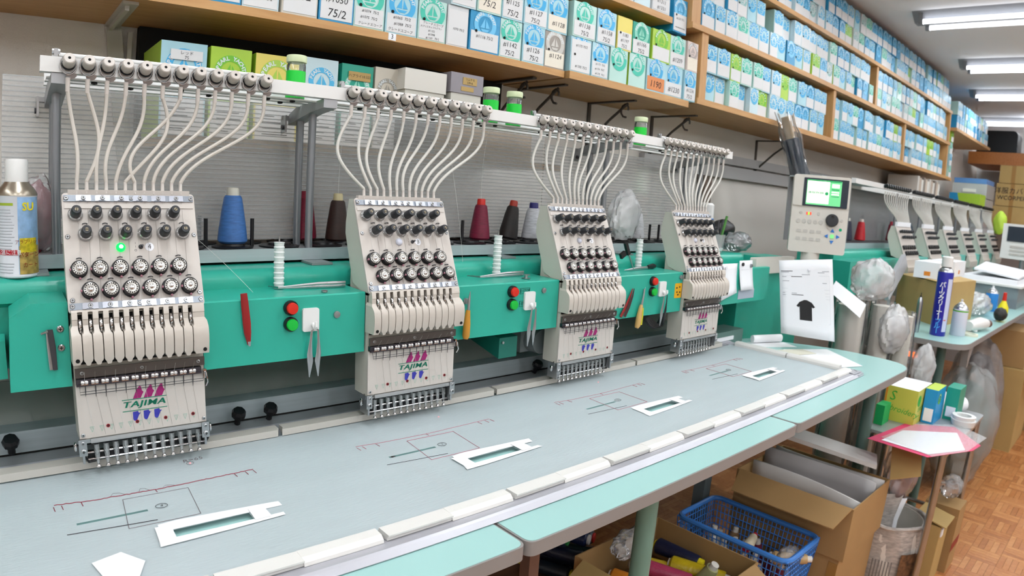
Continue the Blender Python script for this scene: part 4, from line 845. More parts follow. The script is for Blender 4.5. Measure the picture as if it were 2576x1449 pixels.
# ================================================================== thread stand, cones and small tools
T = Thing('thread_stand', 'aluminium thread stand rail with black spool trays behind the heads', 'rack', (0.8, 1.3, BT))
T.part('front_rail', G().box(-0.7, 1.92, 1.2345, 1.2420, 1.1400, 1.1630), ALU, smooth=0); T.part('deck', G().box(-0.7, 1.92, 1.2420, 1.44, 1.1560, 1.1615), mat('deck_grey', '8f9293', 0.5, 0.3), smooth=0)
T.part('under_strip', G().box(-0.7, 1.92, 1.252, 1.30, 1.1370, 1.1440), mat('felt_grey', 'a5a5a2', 0.8), smooth=0)
for x in (-0.14, 0.37, 0.85, 1.30, 1.75): T.part('foot', G().box(x - 0.022, x + 0.022, 1.185, 1.24, BT + 0.0005, 1.1395), mat('foot_grey', '8e9898', 0.45, 0.3), smooth=0)
TRAY = G().lathe((0, 0, 0), (0, 0, 1), [(0.040, 0), (0.041, 0.003), (0.034, 0.0045), (0.024, 0.0045), (0.023, 0.0085), (0.006, 0.0090)], 20).mesh('tray', BLACK)
PIN = G().cyl((0, 0, 0), (0, 0, 0.056), 0.0040, n=8).mesh('pin', BLACK)
tr = []
for i in range(18):
    for j, y in enumerate((1.287, 1.375)):
        x = 0.125 + i * 0.0975 + 0.048 * j
        if x < 1.62: tr.append((x, y))
for x, y in tr:
    o = T.inst('tray', TRAY, (x, y, 1.1616))
for x, y in ((0.169, 1.287), (0.18, 1.375), (0.262, 1.287), (0.783, 1.287), (1.012, 1.287), (1.525, 1.287), (1.541, 1.36), (1.573, 1.287)): T.inst('pin', PIN, (x, y, 1.1625))
def cone(x, y, col, capc, label, tilt=0.0, h=0.083, r=0.0255, white=False):
    z = 1.1712; m = mat('thread_' + col, col, 0.42, bump=0.25, bscale=120, stretch=(6, 6, 30), sheen=0.3, vary=0.22, vscale=10)
    T = Thing('thread_cone', label, 'thread cone', (x, y, z), 'thread cones on the stand')
    pr = [(r * .86, 0), (r, 0.004), (r * .98, 0.012)] + [(r * (1 - 0.38 * t), 0.012 + (h - 0.016) * t) for t in (0.2, 0.4, 0.6, 0.8)] + [(r * .60, h - 0.004), (r * .50, h)]
    T.part('winding', G().lathe((x, y, z), (0, 0, 1), pr, 24), m)
    T.part('cap', G().lathe((x, y, z + h - 0.001), (0, 0, 1), [(r * .42, 0), (r * .40, 0.013), (r * .34, 0.016), (r * .15, 0.016)], 16), mat('cap_' + capc, capc, 0.45))
    T.part('base', G().lathe((x, y, z), (0, 0, 1), [(r * 0.8, -0.0005), (r * 0.8, 0.001)], 16), BLACK)
    if tilt: T.root.rotation_euler = (0, tilt, 0)
    return T
cone(0.2220, 1.287, '3f6fb0', 'cfccc0', 'blue thread cone beside the far left head', r=0.029, h=0.092); cone(0.396, 1.335, '7c1530', '8c1a34', 'dark red thread cone behind the second pair of posts', h=0.088); cone(0.4560, 1.300, '33201a', 'cdbf95', 'dark brown thread cone with a cream top', h=0.086)
cone(0.845, 1.297, '7a1636', 'd22a20', 'crimson thread cone with a bright red top', h=0.086); cone(0.9400, 1.300, '201a18', 'a5301e', 'leaning black thread cone with a red top', tilt=0.16, h=0.086); cone(1.0240, 1.297, 'd2d2d8', '2c2a72', 'white thread cone with a navy top', h=0.082, r=0.029); cone(1.475, 1.30, 'd8d8dc', 'd8d8d8', 'white thread cone half hidden by the plastic bag', h=0.08)
# stray white threads rising from the cones to the rack
for i, (a, b, c) in enumerate((((0.11, 1.235, 1.21), (0.15, 1.16, 1.17), (0.20, 1.10, 1.104)), ((0.705, 1.27, 1.44), (0.72, 1.2, 1.2), (0.70, 1.165, 1.104)), ((0.47, 1.30, 1.44), (0.455, 1.3, 1.35), (0.456, 1.3, 1.27)), ((0.85, 1.29, 1.44), (0.84, 1.3, 1.35), (0.845, 1.297, 1.27)))):
    single('loose_thread', G().tube(bez(a, ((a[0] + b[0]) / 2, a[1], a[2] - .02), b, c, 14), 0.0003, 4), THREAD, ('fine white thread falling from the rack beside head 4', 'fine white thread falling beside head 3 onto the ledge', 'fine thread rising from the dark brown cone', 'fine thread rising from the crimson cone')[i], 'thread', c)
# white bobbin towers
def tower(x, y, n, label):
    T = Thing('bobbin_tower', label, 'bobbins', (x, y, 1.1015), 'towers of white bobbins'); T.part('rod', G().cyl((x, y, 1.1015), (x, y, 1.1015 + n * 0.0093 + 0.010), 0.0016, n=8), STEEL)
    me = G().lathe((0, 0, 0), (0, 0, 1), [(0.0098, 0), (0.0098, 0.0010), (0.0084, 0.0022), (0.0092, 0.0080), (0.0099, 0.0085), (0.0099, 0.0092)], 18).mesh('bobbin', mat('bobbin_white', 'dfe3e2', 0.45))
    for i in range(n): T.inst('bobbin', me, (x, y, 1.102 + i * 0.0093))
tower(0.262, 1.138, 9, 'nearest tower of white bobbins, beside the blue thread cone'); tower(0.775, 1.140, 10, 'middle tower of white bobbins, in front of the crimson cone'); tower(1.290, 1.140, 9, 'farthest tower of white bobbins, beside the black brush')
# curved tweezers on the ledge
def tweezers_flat(pts, label, tip=0.0010):
    z = 1.1030; T = Thing('tweezers', label, 'tweezers', (pts[1][0], pts[1][1], z))
    for dz in (0.0, 0.0052):
        P = [(x, y, z + 0.002 + dz * min(1, k / 3)) for k, (x, y) in enumerate(pts)]
        T.part('blade', G().tube(P, [tip, 0.0012, 0.0024, 0.0034, 0.0038, 0.0034], 8, flat=0.28), STEEL)
tweezers_flat([(0.246, 1.150), (0.254, 1.120), (0.290, 1.117), (0.330, 1.115), (0.360, 1.113), (0.384, 1.112)], 'bent-tip steel tweezers lying on the ledge by the first bobbin tower')
tweezers_flat([(0.700, 1.150), (0.713, 1.120), (0.750, 1.122), (0.790, 1.124), (0.820, 1.126), (0.848, 1.128)], 'bent-tip steel tweezers lying on the ledge by the second bobbin tower')
g = G().lathe((0.826, 1.095, 1.1015), (0, 0, 1), [(0.010, 0), (0.010, .0012), (0.004, .002), (0.004, .007), (0.009, .0078), (0.009, .009)], 16); single('bobbin', g, STEEL, 'single empty steel bobbin on the ledge', 'bobbin', (0.826, 1.095, 1.1015))
single('magnet', G().lathe((0.325, 1.078, 1.1012), (0, 0, 1), [(0.006, 0), (0.006, .003), (0.004, .0035)], 14), STEEL, 'round magnet on the ledge under the bent tweezers', 'magnet', (0.325, 1.078, 1.1012))
T = Thing('lint_brush', 'black-handled brush leaning on the ledge by the third bobbin tower', 'brush', (1.20, 1.12, 1.102)); T.part('stem', G().tube([(1.242, 1.118, 1.105), (1.215, 1.118, 1.150)], 0.0022, 8), STEEL)
T.part('head', G().obox((1.208, 1.118, 1.162), (0.45, 0, -0.89), (0, 1, 0), (0.89, 0, 0.45), 0.018, 0.004, 0.005), BLACK); T.part('bristles', G().obox((1.192, 1.118, 1.146), (0.5, 0, -0.86), (0, 1, 0), (0.86, 0, 0.5), 0.007, 0.004, 0.010), BLACK)
T = Thing('snips', 'thread snips with black grips lying on the ledge by head 1', 'scissors', (1.27, 1.115, 1.1025)); T.part('blade', G().tube([(1.195, 1.112, 1.105), (1.26, 1.120, 1.106), (1.33, 1.128, 1.106)], [0.001, .005, .005], 8, flat=.3), STEEL); T.part('grip', G().tube([(1.318, 1.127, 1.108), (1.348, 1.132, 1.109), (1.366, 1.136, 1.108)], [.006, .008, .005], 8, flat=.6), BLACK)
# tweezers, snips and awls held on the beam front
YF = 1.0575
def flat_blades(name, label, cat, pts, w, cols, spread=0.006):
    T = Thing(name, label, cat, (pts[0][0], YF, pts[-1][1])); dx = [0, .4, 1, .5]
    for s, c in zip((-1, 1), cols):
        T.part('blade', G().tube([(x + s * spread * (0.15 + 0.5 * k / (len(pts) - 1)), YF - 0.0015 - 0.0012 * (s + 1), z) for k, (x, z) in enumerate(pts)], w, 8, flat=0.25), c)
    return T
RT = mat('red_tweezer', '8d1a1c', 0.35, coat=.3)
T = flat_blades('tweezers', 'red-coated tweezers held upright on the green cover right of head 4', 'tweezers', [(0.1685, 1.111), (0.170, 1.095), (0.1735, 1.060), (0.1745, 1.045), (0.177, 1.024)], [0.0052, .0058, .0062, .0055, .0018], (RT, RT), 0.001)
T.part('tip', G().tube([(0.177, YF - .004, 1.030), (0.1775, YF - .004, 1.022)], [0.0028, 0.0016], 8, flat=.4), STEEL)
T = flat_blades('tweezers', 'steel tweezers held on the end cover left of head 4', 'tweezers', [(-0.1290, 1.075), (-0.1275, 1.050), (-0.1265, 1.015)], [0.0042, .0045, .003], (STEEL, GUN), 0.004); T.part('hook_end', G().tube([(-0.131, YF - .004, 1.073), (-0.141, YF - .004, 1.070)], .0018, 6), STEEL)
def peg(x, label):
    T = Thing('adhesive_hook', label, 'hook', (x, 1.0595, 1.057), 'white adhesive hooks'); T.part('base', G().prism(rrect(0.031, 0.041, 0.004, 4), (x, 1.0598, 1.0575), PX, (0, 0, 1), (0, -1, 0), 0.005), WHITE)
    T.part('peg', G().tube([(x + .004, 1.055, 1.050), (x + .004, 1.046, 1.0435), (x + .004, 1.043, 1.048), (x + .004, 1.043, 1.056)], [.0042, .0036, .0034, .0026], 10), WHITE)
peg(0.2895, 'nearest white adhesive hook holding snips'); peg(0.806, 'middle white adhesive hook holding snips'); peg(1.300, 'farthest white adhesive hook holding two tools')
def hanging_snips(x, label, black=False):
    T = Thing('snips', label, 'scissors', (x, 1.046, 0.955))
    for s in (-1, 1):
        T.part('blade', G().tube([(x, 1.0465, 1.0440), (x + s * .006, 1.047, 1.040), (x + s * .0075, 1.048, 1.020), (x + s * .0085, 1.050, 0.998), (x + s * .0070, 1.051, 0.985), (x + s * .0085, 1.052, 0.955)], [.0018, .002, .0026, .0050, .0056, .0008], 8, flat=.4), BLACK if black and s > 0 else STEEL)
hanging_snips(0.2935, 'steel thread snips hanging point down from the left hook'); hanging_snips(0.812, 'steel thread snips hanging from the middle hook'); hanging_snips(1.306, 'snips with one black grip hanging from the right hook', True)
for x, z, l in ((0.341, 1.0625, 'round grey magnet beside the nearest adhesive hook'), (0.850, 1.078, 'round grey magnet beside the middle adhesive hook'), (0.630, 1.068, 'round magnet holding the wooden awl right of head 3'), (1.388, 1.086, 'small round magnet left of head 1')):
    single('magnet', G().lathe((x, 1.0598, z), (0, -1, 0), [(0.0062, 0), (0.0062, .003), (0.0050, .0034)], 16), mat('magnet_grey', '8d9292', 0.35, 0.6), l, 'magnet', (x, 1.0598, z))
def awl(x, z0, z1, wood_c, lean, label, y=1.0515, bent=None):
    T = Thing('awl', label, 'awl', (x, y, z0)); d = lean
    T.part('handle', G().tube([(x, y, z0), (x + d * .25, y, z0 + .006), (x + d * .5, y, z0 + .030), (x + d * .8, y, z0 + .055), (x + d, y, z0 + .060)], [.005, .0078, .0075, .0050, .0045], 12), mat('wood_' + wood_c, wood_c, 0.4))
    T.part('shaft', G().tube([(x + d, y, z0 + .058), (x + d * 1.4, y, z0 + .085), (x + d * 1.8, y, z1)], [.0034, .0024, .0004], 8), STEEL)
awl(0.6265, 0.991, 1.090, 'c58a30', 0.0035, 'wooden-handled awl held upright just right of head 3', y=1.049); awl(1.193, 0.960, 1.068, 'c9a163', 0.013, 'pale wooden-handled awl on the cover left of head 1')
T = Thing('screwdriver', 'small screwdriver with a clear yellow handle behind the pale awl', 'screwdriver', (1.213, YF, 0.965)); T.part('handle', G().tube([(1.213, YF - .001, 0.966), (1.2145, YF - .001, 0.99), (1.216, YF - .001, 1.012)], [.006, .006, .0045], 8), mat('yellow_handle', 'c9c51c', 0.2, coat=.4)); T.part('shaft', G().tube([(1.216, YF, 1.011), (1.219, YF, 1.062)], .0013, 6), STEEL)
T = flat_blades('tweezers', 'pair of dark red tweezers slanting on the cover right of head 2', 'tweezers', [(1.170, 1.066), (1.163, 1.045), (1.150, 1.018), (1.135, 0.994)], [.0016, .004, .0056, .0050], (RT, mat('dark_tweezer', '3a2024', .4)), 0.010)
# clear jars with green labels on the rack
for i, x in enumerate((0.322, 0.808, 0.881, 1.376)):
    y = 1.236; z = 1.4507; T = Thing('small_jar', ('small clear jar with green label on the rack above the gap after head 4', 'small clear jar with green label, left of the pair on the rack', 'small clear jar with green label, right of the pair on the rack', 'small clear jar with green label near the right end of the rack')[i], 'jar', (x, y, z), 'green-labelled jars')
    T.part('body', G().lathe((x, y, z), (0, 0, 1), [(0.0170, 0), (0.0185, .003), (0.0185, .066), (0.0165, .071), (0.0165, .074)], 20), GLASS); T.part('label_band', G().lathe((x, y, z + .004), (0, 0, 1), [(0.0188, 0.0), (0.0188, .052)], 20, False, False), mat('jar_green', '18c83c', 0.4))
    T.part('lid', G().lathe((x, y, z + .073), (0, 0, 1), [(0.0196, 0), (0.0200, .002), (0.0200, .011), (0.0190, .0135), (0.002, .0140)], 24), mat('jar_lid', 'cfdcb4', 0.45)); T.part('contents', G().lathe((x, y, z + .002), (0, 0, 1), [(0.0165, 0), (0.0165, .052)], 16), mat('jar_contents', '2fae4a', 0.6))
# spray can and a red packet at the far left
cx, cy, cz = -0.163, 1.2005, BT + .0005
T = Thing('spray_can', 'spray can with a white cap at the far left edge', 'spray can', (cx, cy, cz))
T.part('body', G().lathe((cx, cy, cz), (0, 0, 1), [(0.0295, 0), (0.0310, .002), (0.0310, .004), (0.0305, .005), (0.0305, .126), (0.031, .127)], 32), mat('can_label_white', 'd9dbe2', 0.3, coat=.2)); T.part('dome', G().lathe((cx, cy, cz + .127), (0, 0, 1), [(0.0312, 0), (0.0308, .003), (0.027, .010), (0.020, .018), (0.0180, .021)], 32), mat('can_tin', 'a89f90', 0.3, 0.9)); T.part('cap', G().lathe((cx, cy, cz + .146), (0, 0, 1), [(0.0172, 0), (0.0172, .034), (0.0160, .037), (0.004, .038)], 28), WHITE)
def wrap(T, name, r, a0, a1, z0, z1, m, n=12):
    """print wrapped on the can; angle 0 faces -Y, positive to the right"""
    g = G(); g.grid(lambda u, v: (cx + r * math.sin(math.radians(a0 + (a1 - a0) * u)), cy - r * math.cos(math.radians(a0 + (a1 - a0) * u)), cz + z0 + (z1 - z0) * v), n, 1); return T.part(name, g, m)
wrap(T, 'sky_print', .03065, 0, 75, .006, .125, mat('can_sky', '8fb2d8', 0.4, vary=.25, vscale=60)); wrap(T, 'field_print', .0308, 2, 75, .006, .050, mat('can_field', 'b99a52', 0.4, vary=.35, vscale=120)); wrap(T, 'flower_print', .0309, 4, 60, .040, .062, mat('can_flowers', 'd6c02a', 0.4, vary=.3, vscale=150)); wrap(T, 'warning_band', .0308, -80, -2, .036, .044, mat('can_red', 'b81828', 0.4)); wrap(T, 'green_band', .0308, -80, -12, .112, .116, mat('can_lime', '9ab030', 0.4))
for s, a, z, sz, m, b in (('高温に注意', -28, .040, .0085, PAPER, .0), ('SU', 30, .110, .017, mat('can_yellow', 'e8d428', .4), .03), ('アラブリッド', 28, .056, .0075, RT, .0), ('パターン', 30, .036, .009, RT, .0), ('カート', 34, .020, .009, RT, .0)):
    t = math.radians(a); letter(T, s, m, (cx + .0312 * math.sin(t), cy - .0312 * math.cos(t), cz + z), (math.cos(t), math.sin(t), 0), (0, 0, 1), sz, bold=b)
for i in range(22):
    if not 3 < i < 8: wrap(T, 'fine_print', .0308, -70, -8 - R.random() * 12, .008 + i * .0046, .0092 + i * .0046, mat('fine_print_grey', 'a9abb2', .5), 6)
def crumple(c, rx, ry, rz, seed, n=22, m=14, amp=0.22, sharp=2.0):
    """soft crumpled bag: uneven lobes with creased folds, flattened where it rests"""
    rr = random.Random(seed); rv = lambda: Vector((rr.uniform(-1, 1), rr.uniform(-1, 1), rr.uniform(-1, 1))).normalized(); n = int(n * 1.7); m = int(m * 1.7)
    L = [(rv(), rr.uniform(1.2, 2.4), rr.uniform(0, 6)) for _ in range(4)]; K = [(rv(), rr.uniform(3, 6.5), rr.uniform(0, 6)) for _ in range(7)]; F = [(rv(), rr.uniform(8, 12), rr.uniform(0, 6)) for _ in range(5)]
    def f(u, v):
        t = math.pi * min(max(v, .001), .999); a = 2 * math.pi * u; d = Vector((math.sin(t) * math.cos(a), math.sin(t) * math.sin(a), -math.cos(t)))
        lo = sum(math.sin(d.dot(k) * fr + ph) for k, fr, ph in L) / 4; mid = sum(abs(math.sin(d.dot(k) * fr + ph)) for k, fr, ph in K) / 7 - .63; hi = sum(1 - abs(math.sin(d.dot(k) * fr + ph)) for k, fr, ph in F) / 5 - .37
        q = 1 + amp * (.45 * lo + 1.3 * mid + .45 * hi) - .04; z = c[2] + d.z * rz * q; return (c[0] + d.x * rx * q, c[1] + d.y * ry * q, max(z, c[2] - rz * .96))
    return G().grid(f, n, m, True)
single('red_packet', crumple((-0.128, 1.285, 1.222), .028, .016, .062, 3), mat('red_packet', '8f1a30', .4), 'dark red packet behind the spray can', 'packet', (-0.128, 1.285, 1.162)); single('plastic_wrap', crumple((-0.126, 1.285, 1.225), .034, .022, .064, 4, amp=.3), FILM, 'clear plastic wrap round the dark red packet', 'plastic bag', (-0.126, 1.285, 1.162))
# larger boxes standing behind the clear sheet, on a board under the long shelf
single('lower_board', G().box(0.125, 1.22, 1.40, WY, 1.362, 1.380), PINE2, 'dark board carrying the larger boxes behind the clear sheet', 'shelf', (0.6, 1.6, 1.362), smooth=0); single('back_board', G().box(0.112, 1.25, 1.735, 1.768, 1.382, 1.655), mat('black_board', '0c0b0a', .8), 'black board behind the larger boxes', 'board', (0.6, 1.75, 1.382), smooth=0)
BIG = [(0.108, 0.204, 'pale', 'lime', .198, 'large pale blue printed box with a paper tag, leftmost behind the clear sheet', ['レッド', '75']), (0.212, 0.302, 'lime', 'lime', .198, 'large lime green printed box behind the clear sheet', ['75/2']), (0.312, 0.414, 'yellow', 'lime', .196, 'large yellow-green printed box behind the clear sheet, beside the first jar', None), (0.430, 0.512, 'mist', None, .203, 'grey-blue box with a tag #1190 behind the second post', ['#1190 #1198']), (0.522, 0.606, 'sea', None, .201, 'sea green box with strips of brown tape', ['ハプライ10.323']), (0.612, 0.682, 'cream', None, .205, 'cream box with a printed round mark above the rack', None)]
for x0, x1, k, side, h, lb, tx in BIG:
    x0, x1 = (x0 + .181) * 1.055 - .181, (x1 + .181) * 1.055 - .181; h *= 1.055
    y = 1.525; T = Thing('yarn_box', lb, 'box', ((x0 + x1) / 2, y + .1, 1.3805)); g = G().box(x0, x1, y, y + .2, 1.3805, 1.3805 + h)
    if side: g.mi[3] = 1; g.mi[5] = 1
    T.part('carton', g, [BM[k], BM[side or k]], smooth=0); w = x1 - x0; cxx = (x0 + x1) / 2
    o = T.inst('logo_print', logo(k, True), (cxx, y - .0006, 1.3805 + h * .74)); s = w * .80; o.scale = (s, s, s)
    T.part('info_panel', G().box(cxx - w * .46, cxx + w * .46, y - .0009, y - .0001, 1.384, 1.3805 + h * .42), LABEL, smooth=0)
    for q in range(4): T.part('print_line', G().box(cxx - w * .3, cxx + w * R.uniform(-.05, .3), y - .0012, y - .0009, 1.40 + q * .014, 1.4025 + q * .014), GREY_P, smooth=0)
    if tx:
        zt = 1.3805 + h * (.86 if k in ('pale', 'sea') else .62); T.part('paper_tag', G().box(cxx - w * .30, cxx + w * .40, y - .0030, y - .0024, zt - .010, zt + .012), CARD2 if k == 'sea' else LABEL, smooth=0)
        for q, s in enumerate(tx): letter(T, s, INK, (cxx + w * .05, y - .0033, zt + (.005 - .010 * q if len(tx) > 1 else .001)), (1, 0, 0), (0, 0, 1), min(.010, w * .75 / len(s) * 1.4))
    T.part('lid_flap', G().prism([(x0 + .004, 0), (x1 - .002, 0), (x1 - .012, .022), (x0 + .02, .016)], (0, y + .012, 1.3805 + h), (1, 0, 0), (0, .95, .30), (0, 1, 0), .001), BM[side or k], smooth=0)
for x0, x1, z1, c, lb in ((0.695, 0.822, 1.592, 'd6d2ca', 'long white lidded box under the shelf'), (0.836, 0.944, 1.603, '8f8a90', 'grey lidded box with a UV tag under the shelf')):
    x0, x1, z1 = (x0 + .181) * 1.03 - .181, (x1 + .181) * 1.03 - .181, z1 + .008; y = 1.49; T = Thing('lidded_box', lb, 'box', ((x0 + x1) / 2, y + .1, 1.5)); m = mat('boxc_' + c, c, .5); T.part('lid', G().box(x0, x1, y - .003, y + .2, z1 - .055, z1), m, smooth=0); T.part('body', G().box(x0 + .004, x1 - .004, y, y + .196, 1.508, z1 - .0555), mat('boxc_body_' + c, 'c9c6bc', .5), smooth=0)
    if c == '8f8a90':
        T.part('tag', G().box(x0 + .040, x0 + .088, y - .0042, y - .0031, z1 - .030, z1 - .010), CARD2, smooth=0); letter(T, 'リムケモ', INK, (x0 + .064, y - .0046, z1 - .0155), PX, (0, 0, 1), .008); letter(T, 'UV-6', INK, (x0 + .064, y - .0046, z1 - .0245), PX, (0, 0, 1), .009)
        T.part('tape', G().box(x0 + .035, x0 + .078, y - .0040, y - .0031, z1 - .048, z1 - .036), CARD2, smooth=0)
single('small_boxes_base', G().box(0.72, 0.97, 1.49, 1.69, 1.3805, 1.507), mat('navy_box', '23252e', .6), 'dark stacked trays under the white and grey lidded boxes', 'tray', (0.82, 1.5, 1.3805), smooth=0)
single('cardboard_sheet', G().box(0.765, 1.09, 1.395, 1.399, 1.366, 1.470), CARD, 'brown cardboard sheet seen through the clear sheet below head 3 eyelets', 'cardboard', (0.93, 1.397, 1.366), smooth=0)
# plastic bag sitting between heads 2 and 1
single('plastic_bag', crumple((1.365, 1.268, 1.250), .068, .028, .082, 11, 30, 20, .45), FILMW, 'clear crumpled plastic bag between heads 2 and 1', 'plastic bag', (1.335, 1.262, 1.163))
# ================================================================== right end: control box, papers, rolls
KEY = mat('key_grey', 'bdbab4', 0.5); NAVY = mat('screen_bezel', '26303c', 0.3); LCDW = mat('lcd_white', 'f2f4ea', 0.3, emit=0.55); LCDG = mat('lcd_green', '6fd08c', 0.3, emit=0.4); LCDD = mat('lcd_dark_green', '1e9a5a', 0.3, emit=0.3); BLUEK = mat('blue_key', '2f77c8', 0.4)
PU2 = Vector((0.876 * 0 + 0.48, -0.876, 0)).normalized(); PN2 = Vector((-0.876, -0.48, 0)).normalized(); ZU = Vector((0, 0, 1))
def onp(a, b, off=0.0): return Vector((1.8885, 0.8780, 1.2900)) + PU2 * a + ZU * b + PN2 * off      # a right, b up from the centre of the control face
T = Thing('control_box', 'cream control box with a lit screen and a black dial at the table end', 'control panel', (1.8885, 0.878, 0.83))
T.part('case', G().prism(rrect(0.181, 0.248, 0.008, 4), onp(0, 0, -0.052), PU2, ZU, PN2, 0.052), mat('control_cream', 'd0ccc4', 0.42), smooth=30)
T.part('upper_bezel', G().prism(rrect(0.179, 0.098, 0.006, 4), onp(0, 0.0735, 0), PU2, ZU, PN2, 0.004), mat('control_cream', 'd0ccc4', 0.42), smooth=30)
s = T.part('screen', G().prism(rrect(0.142, 0.090, 0.002, 2), onp(0.012, 0.070, 0.004), PU2, ZU, PN2, 0.0012), NAVY)
T.part('display', G().prism(rrect(0.110, 0.080, 0.001, 1), onp(0.006, 0.070, 0.0052), PU2, ZU, PN2, 0.0006), LCDG, under=s)
T.part('display_field', G().prism(rrect(0.070, 0.072, 0.001, 1), onp(-0.012, 0.071, 0.0058), PU2, ZU, PN2, 0.0004), LCDW, under=s); T.part('display_strip', G().prism(rrect(0.108, 0.004, 0.0005, 1), onp(0.006, 0.1075, 0.0058), PU2, ZU, PN2, 0.0004), LCDD, under=s)
for b, m, h in ((0.094, LCDW, .012), (0.082, LCDD, .003), (0.074, LCDW, .004), (0.067, LCDW, .004), (0.060, LCDD, .002)): T.part('display_row', G().prism(rrect(0.024, h, 0.0005, 1), onp(0.042, b, 0.0058), PU2, ZU, PN2, 0.0004), m, under=s)
letter(T, 'EKRKRKRK', LCDD, onp(-0.018, 0.069, 0.0064), PU2, ZU, 0.010, under=None, bold=.02); T.part('display_dot', G().lathe(onp(0.015, 0.068, 0.0062), PN2, [(0.0055, 0), (0.0055, 0.0003)], 16), LCDD, under=s)
for a, b in [(-0.066 + 0.018 * i, -0.025) for i in range(5)]: T.part('round_key', G().lathe(onp(a, b, 0), PN2, [(0.0070, 0), (0.0066, .0012)], 16), KEY)
for r in range(2):
    for i in range(4): T.part('key', G().prism(rrect(0.0150, 0.0100, 0.003, 3), onp(-0.062 + 0.0215 * i, -0.056 - 0.025 * r, 0), PU2, ZU, PN2, 0.0012), KEY)
for a in (-0.060, -0.004): T.part('round_key', G().lathe(onp(a, 0.002, 0), PN2, [(0.0050, 0), (0.0046, .0012)], 14), KEY)
T.part('round_key', G().lathe(onp(0.071, -0.014, 0), PN2, [(0.0050, 0), (0.0046, .0012)], 14), KEY); T.part('round_key', G().lathe(onp(0.070, -0.043, 0), PN2, [(0.0050, 0), (0.0046, .0016)], 14), mat('green_key', '14a878', .4), label='green key')
for i, c in enumerate(('e8483c', '8ce04a', 'e8483c')): T.part('status_light', G().prism(rrect(0.0052, 0.0090, 0.0005, 1), onp(-0.0405 + 0.0056 * i, 0.001, 0), PU2, ZU, PN2, 0.0012), mat('led_' + c, c, .4, emit=.9))
d = T.part('jog_dial', G().lathe(onp(0.0405, -0.015, 0), PN2, [(0.0205, 0), (0.0205, .004), (0.0190, .012), (0.0170, .0145), (0.002, .0150)], 28), RUB); T.part('dimple', G().lathe(onp(0.0405, -0.0045, 0.0142), PN2, [(0.0050, 0.0), (0.0050, 0.0012), (0.0030, .0008)], 14), BLACK, under=d)
T.part('center_key', G().prism(rrect(0.013, 0.013, 0.0035, 3), onp(0.0455, -0.066, 0), PU2, ZU, PN2, 0.0018), mat('light_green_key', '84e08c', .4, emit=.3))
for a, b, ux, uy in ((0, 1, 0, 1), (0, -1, 0, -1), (1, 0, 1, 0), (-1, 0, -1, 0)):
    c = onp(0.0455 + a * 0.0180, -0.066 + b * 0.0180); q = [(-.0065, -.0045), (.0065, -.0045), (0, .0065)]; T.part('arrow_key', G().prism([(p * uy + r * ux, r * uy + p * ux * -1) for p, r in q], c, PU2, ZU, PN2, 0.0018), BLUEK, smooth=0)
T.part('neck', G().lathe(onp(-0.015, -0.155, -0.03), ZU, [(0.030, 0), (0.030, .032)], 20), mat('control_cream', 'd0ccc4', 0.42)); T.part('stem', G().lathe(onp(-0.015, -0.19, -0.03), ZU, [(0.018, 0), (0.018, .036)], 16), POSTM); T.root.location = (2.073, 0.960, 0.792); T.root.scale = (1.089,) * 3
T = Thing('mounting_bracket', 'cream rectangular bracket beside the hanging T-shirt order sheet', 'bracket', (2.0, 1.12, 1.075)); T.part('bracket', G().prism(rrect(0.30, 0.056, 0.006, 3), (2.005, 1.075, 1.1015), PX, ZU, (0, 1, 0), 0.024), mat('control_cream', 'd0ccc4', 0.42), smooth=30)
# hanging order sheet with a black T-shirt
CQ = Vector((-0.18135, 0, 1.30))
A, B_, Cc, Dd = Vector((1.9735, 1.0500, 1.1230)), Vector((2.0587, 0.8900, 1.1450)), Vector((2.0792, 0.8520, 0.8610)), Vector((1.9899, 1.0180, 0.8690))
A, B_, Cc, Dd = (CQ + (p - CQ) * 0.95 for p in (A, B_, Cc, Dd))
T = Thing('order_sheet', 'printed order sheet with a black T-shirt hanging below the control box', 'paper', (A + B_ + Cc + Dd) / 4)
def osh(u, v, off=0.0):  # u right, v down
    bend = 0.004 * math.sin(u * 3.0) * v; p = A * (1 - u) * (1 - v) + B_ * u * (1 - v) + Cc * u * v + Dd * (1 - u) * v; return p + Vector((-0.88, -0.47, 0)) * (off + bend)
o = T.part('sheet', G().grid(lambda u, v: osh(u, v), 8, 8), PAPER, smooth=60); o.modifiers.new('thick', 'SOLIDIFY').thickness = 0.0004
def onsheet(poly, m, name): T.part(name, G().add([osh(u, v, 0.0008) for u, v in poly], [tuple(range(len(poly)))]), m, smooth=0)
tee = [(.36, .78), (.36, .60), (.345, .615), (.30, .60), (.36, .545), (.42, .525), (.45, .515), (.50, .515), (.53, .525), (.59, .545), (.65, .60), (.605, .615), (.59, .60), (.59, .78)]
onsheet(tee, mat('tee_black', '1c1c1e', .6), 'shirt_print'); PGREY = mat('print_light_grey', 'a6a8b0', .6)
for v in (.205, .375, .42, .455, .49, .80): onsheet([(.05, v), (.93, v), (.93, v + .0015), (.05, v + .0015)], PGREY, 'table_rule')
for u, v, w in ((.03, .14, .22), (.03, .155, .15), (.80, .145, .13), (.72, .16, .12), (.42, .185, .15), (.05, .215, .08), (.22, .212, .2), (.06, .27, .12), (.80, .29, .08), (.05, .43, .05), (.22, .43, .10), (.05, .46, .06), (.22, .45, .22)): onsheet([(u, v), (u + w, v), (u + w, v + .008), (u, v + .008)], PGREY if w < .2 else GREY_P, 'print_line')
onsheet([(.05, .205), (.052, .205), (.052, .80), (.05, .80)], PGREY, 'table_rule'); onsheet([(.928, .205), (.93, .205), (.93, .80), (.928, .80)], PGREY, 'table_rule')
T.part('magnet', G().ball(osh(.56, .13, .003), .005, 10, 6), mat('clear_magnet', 'e8e8ee', .15))
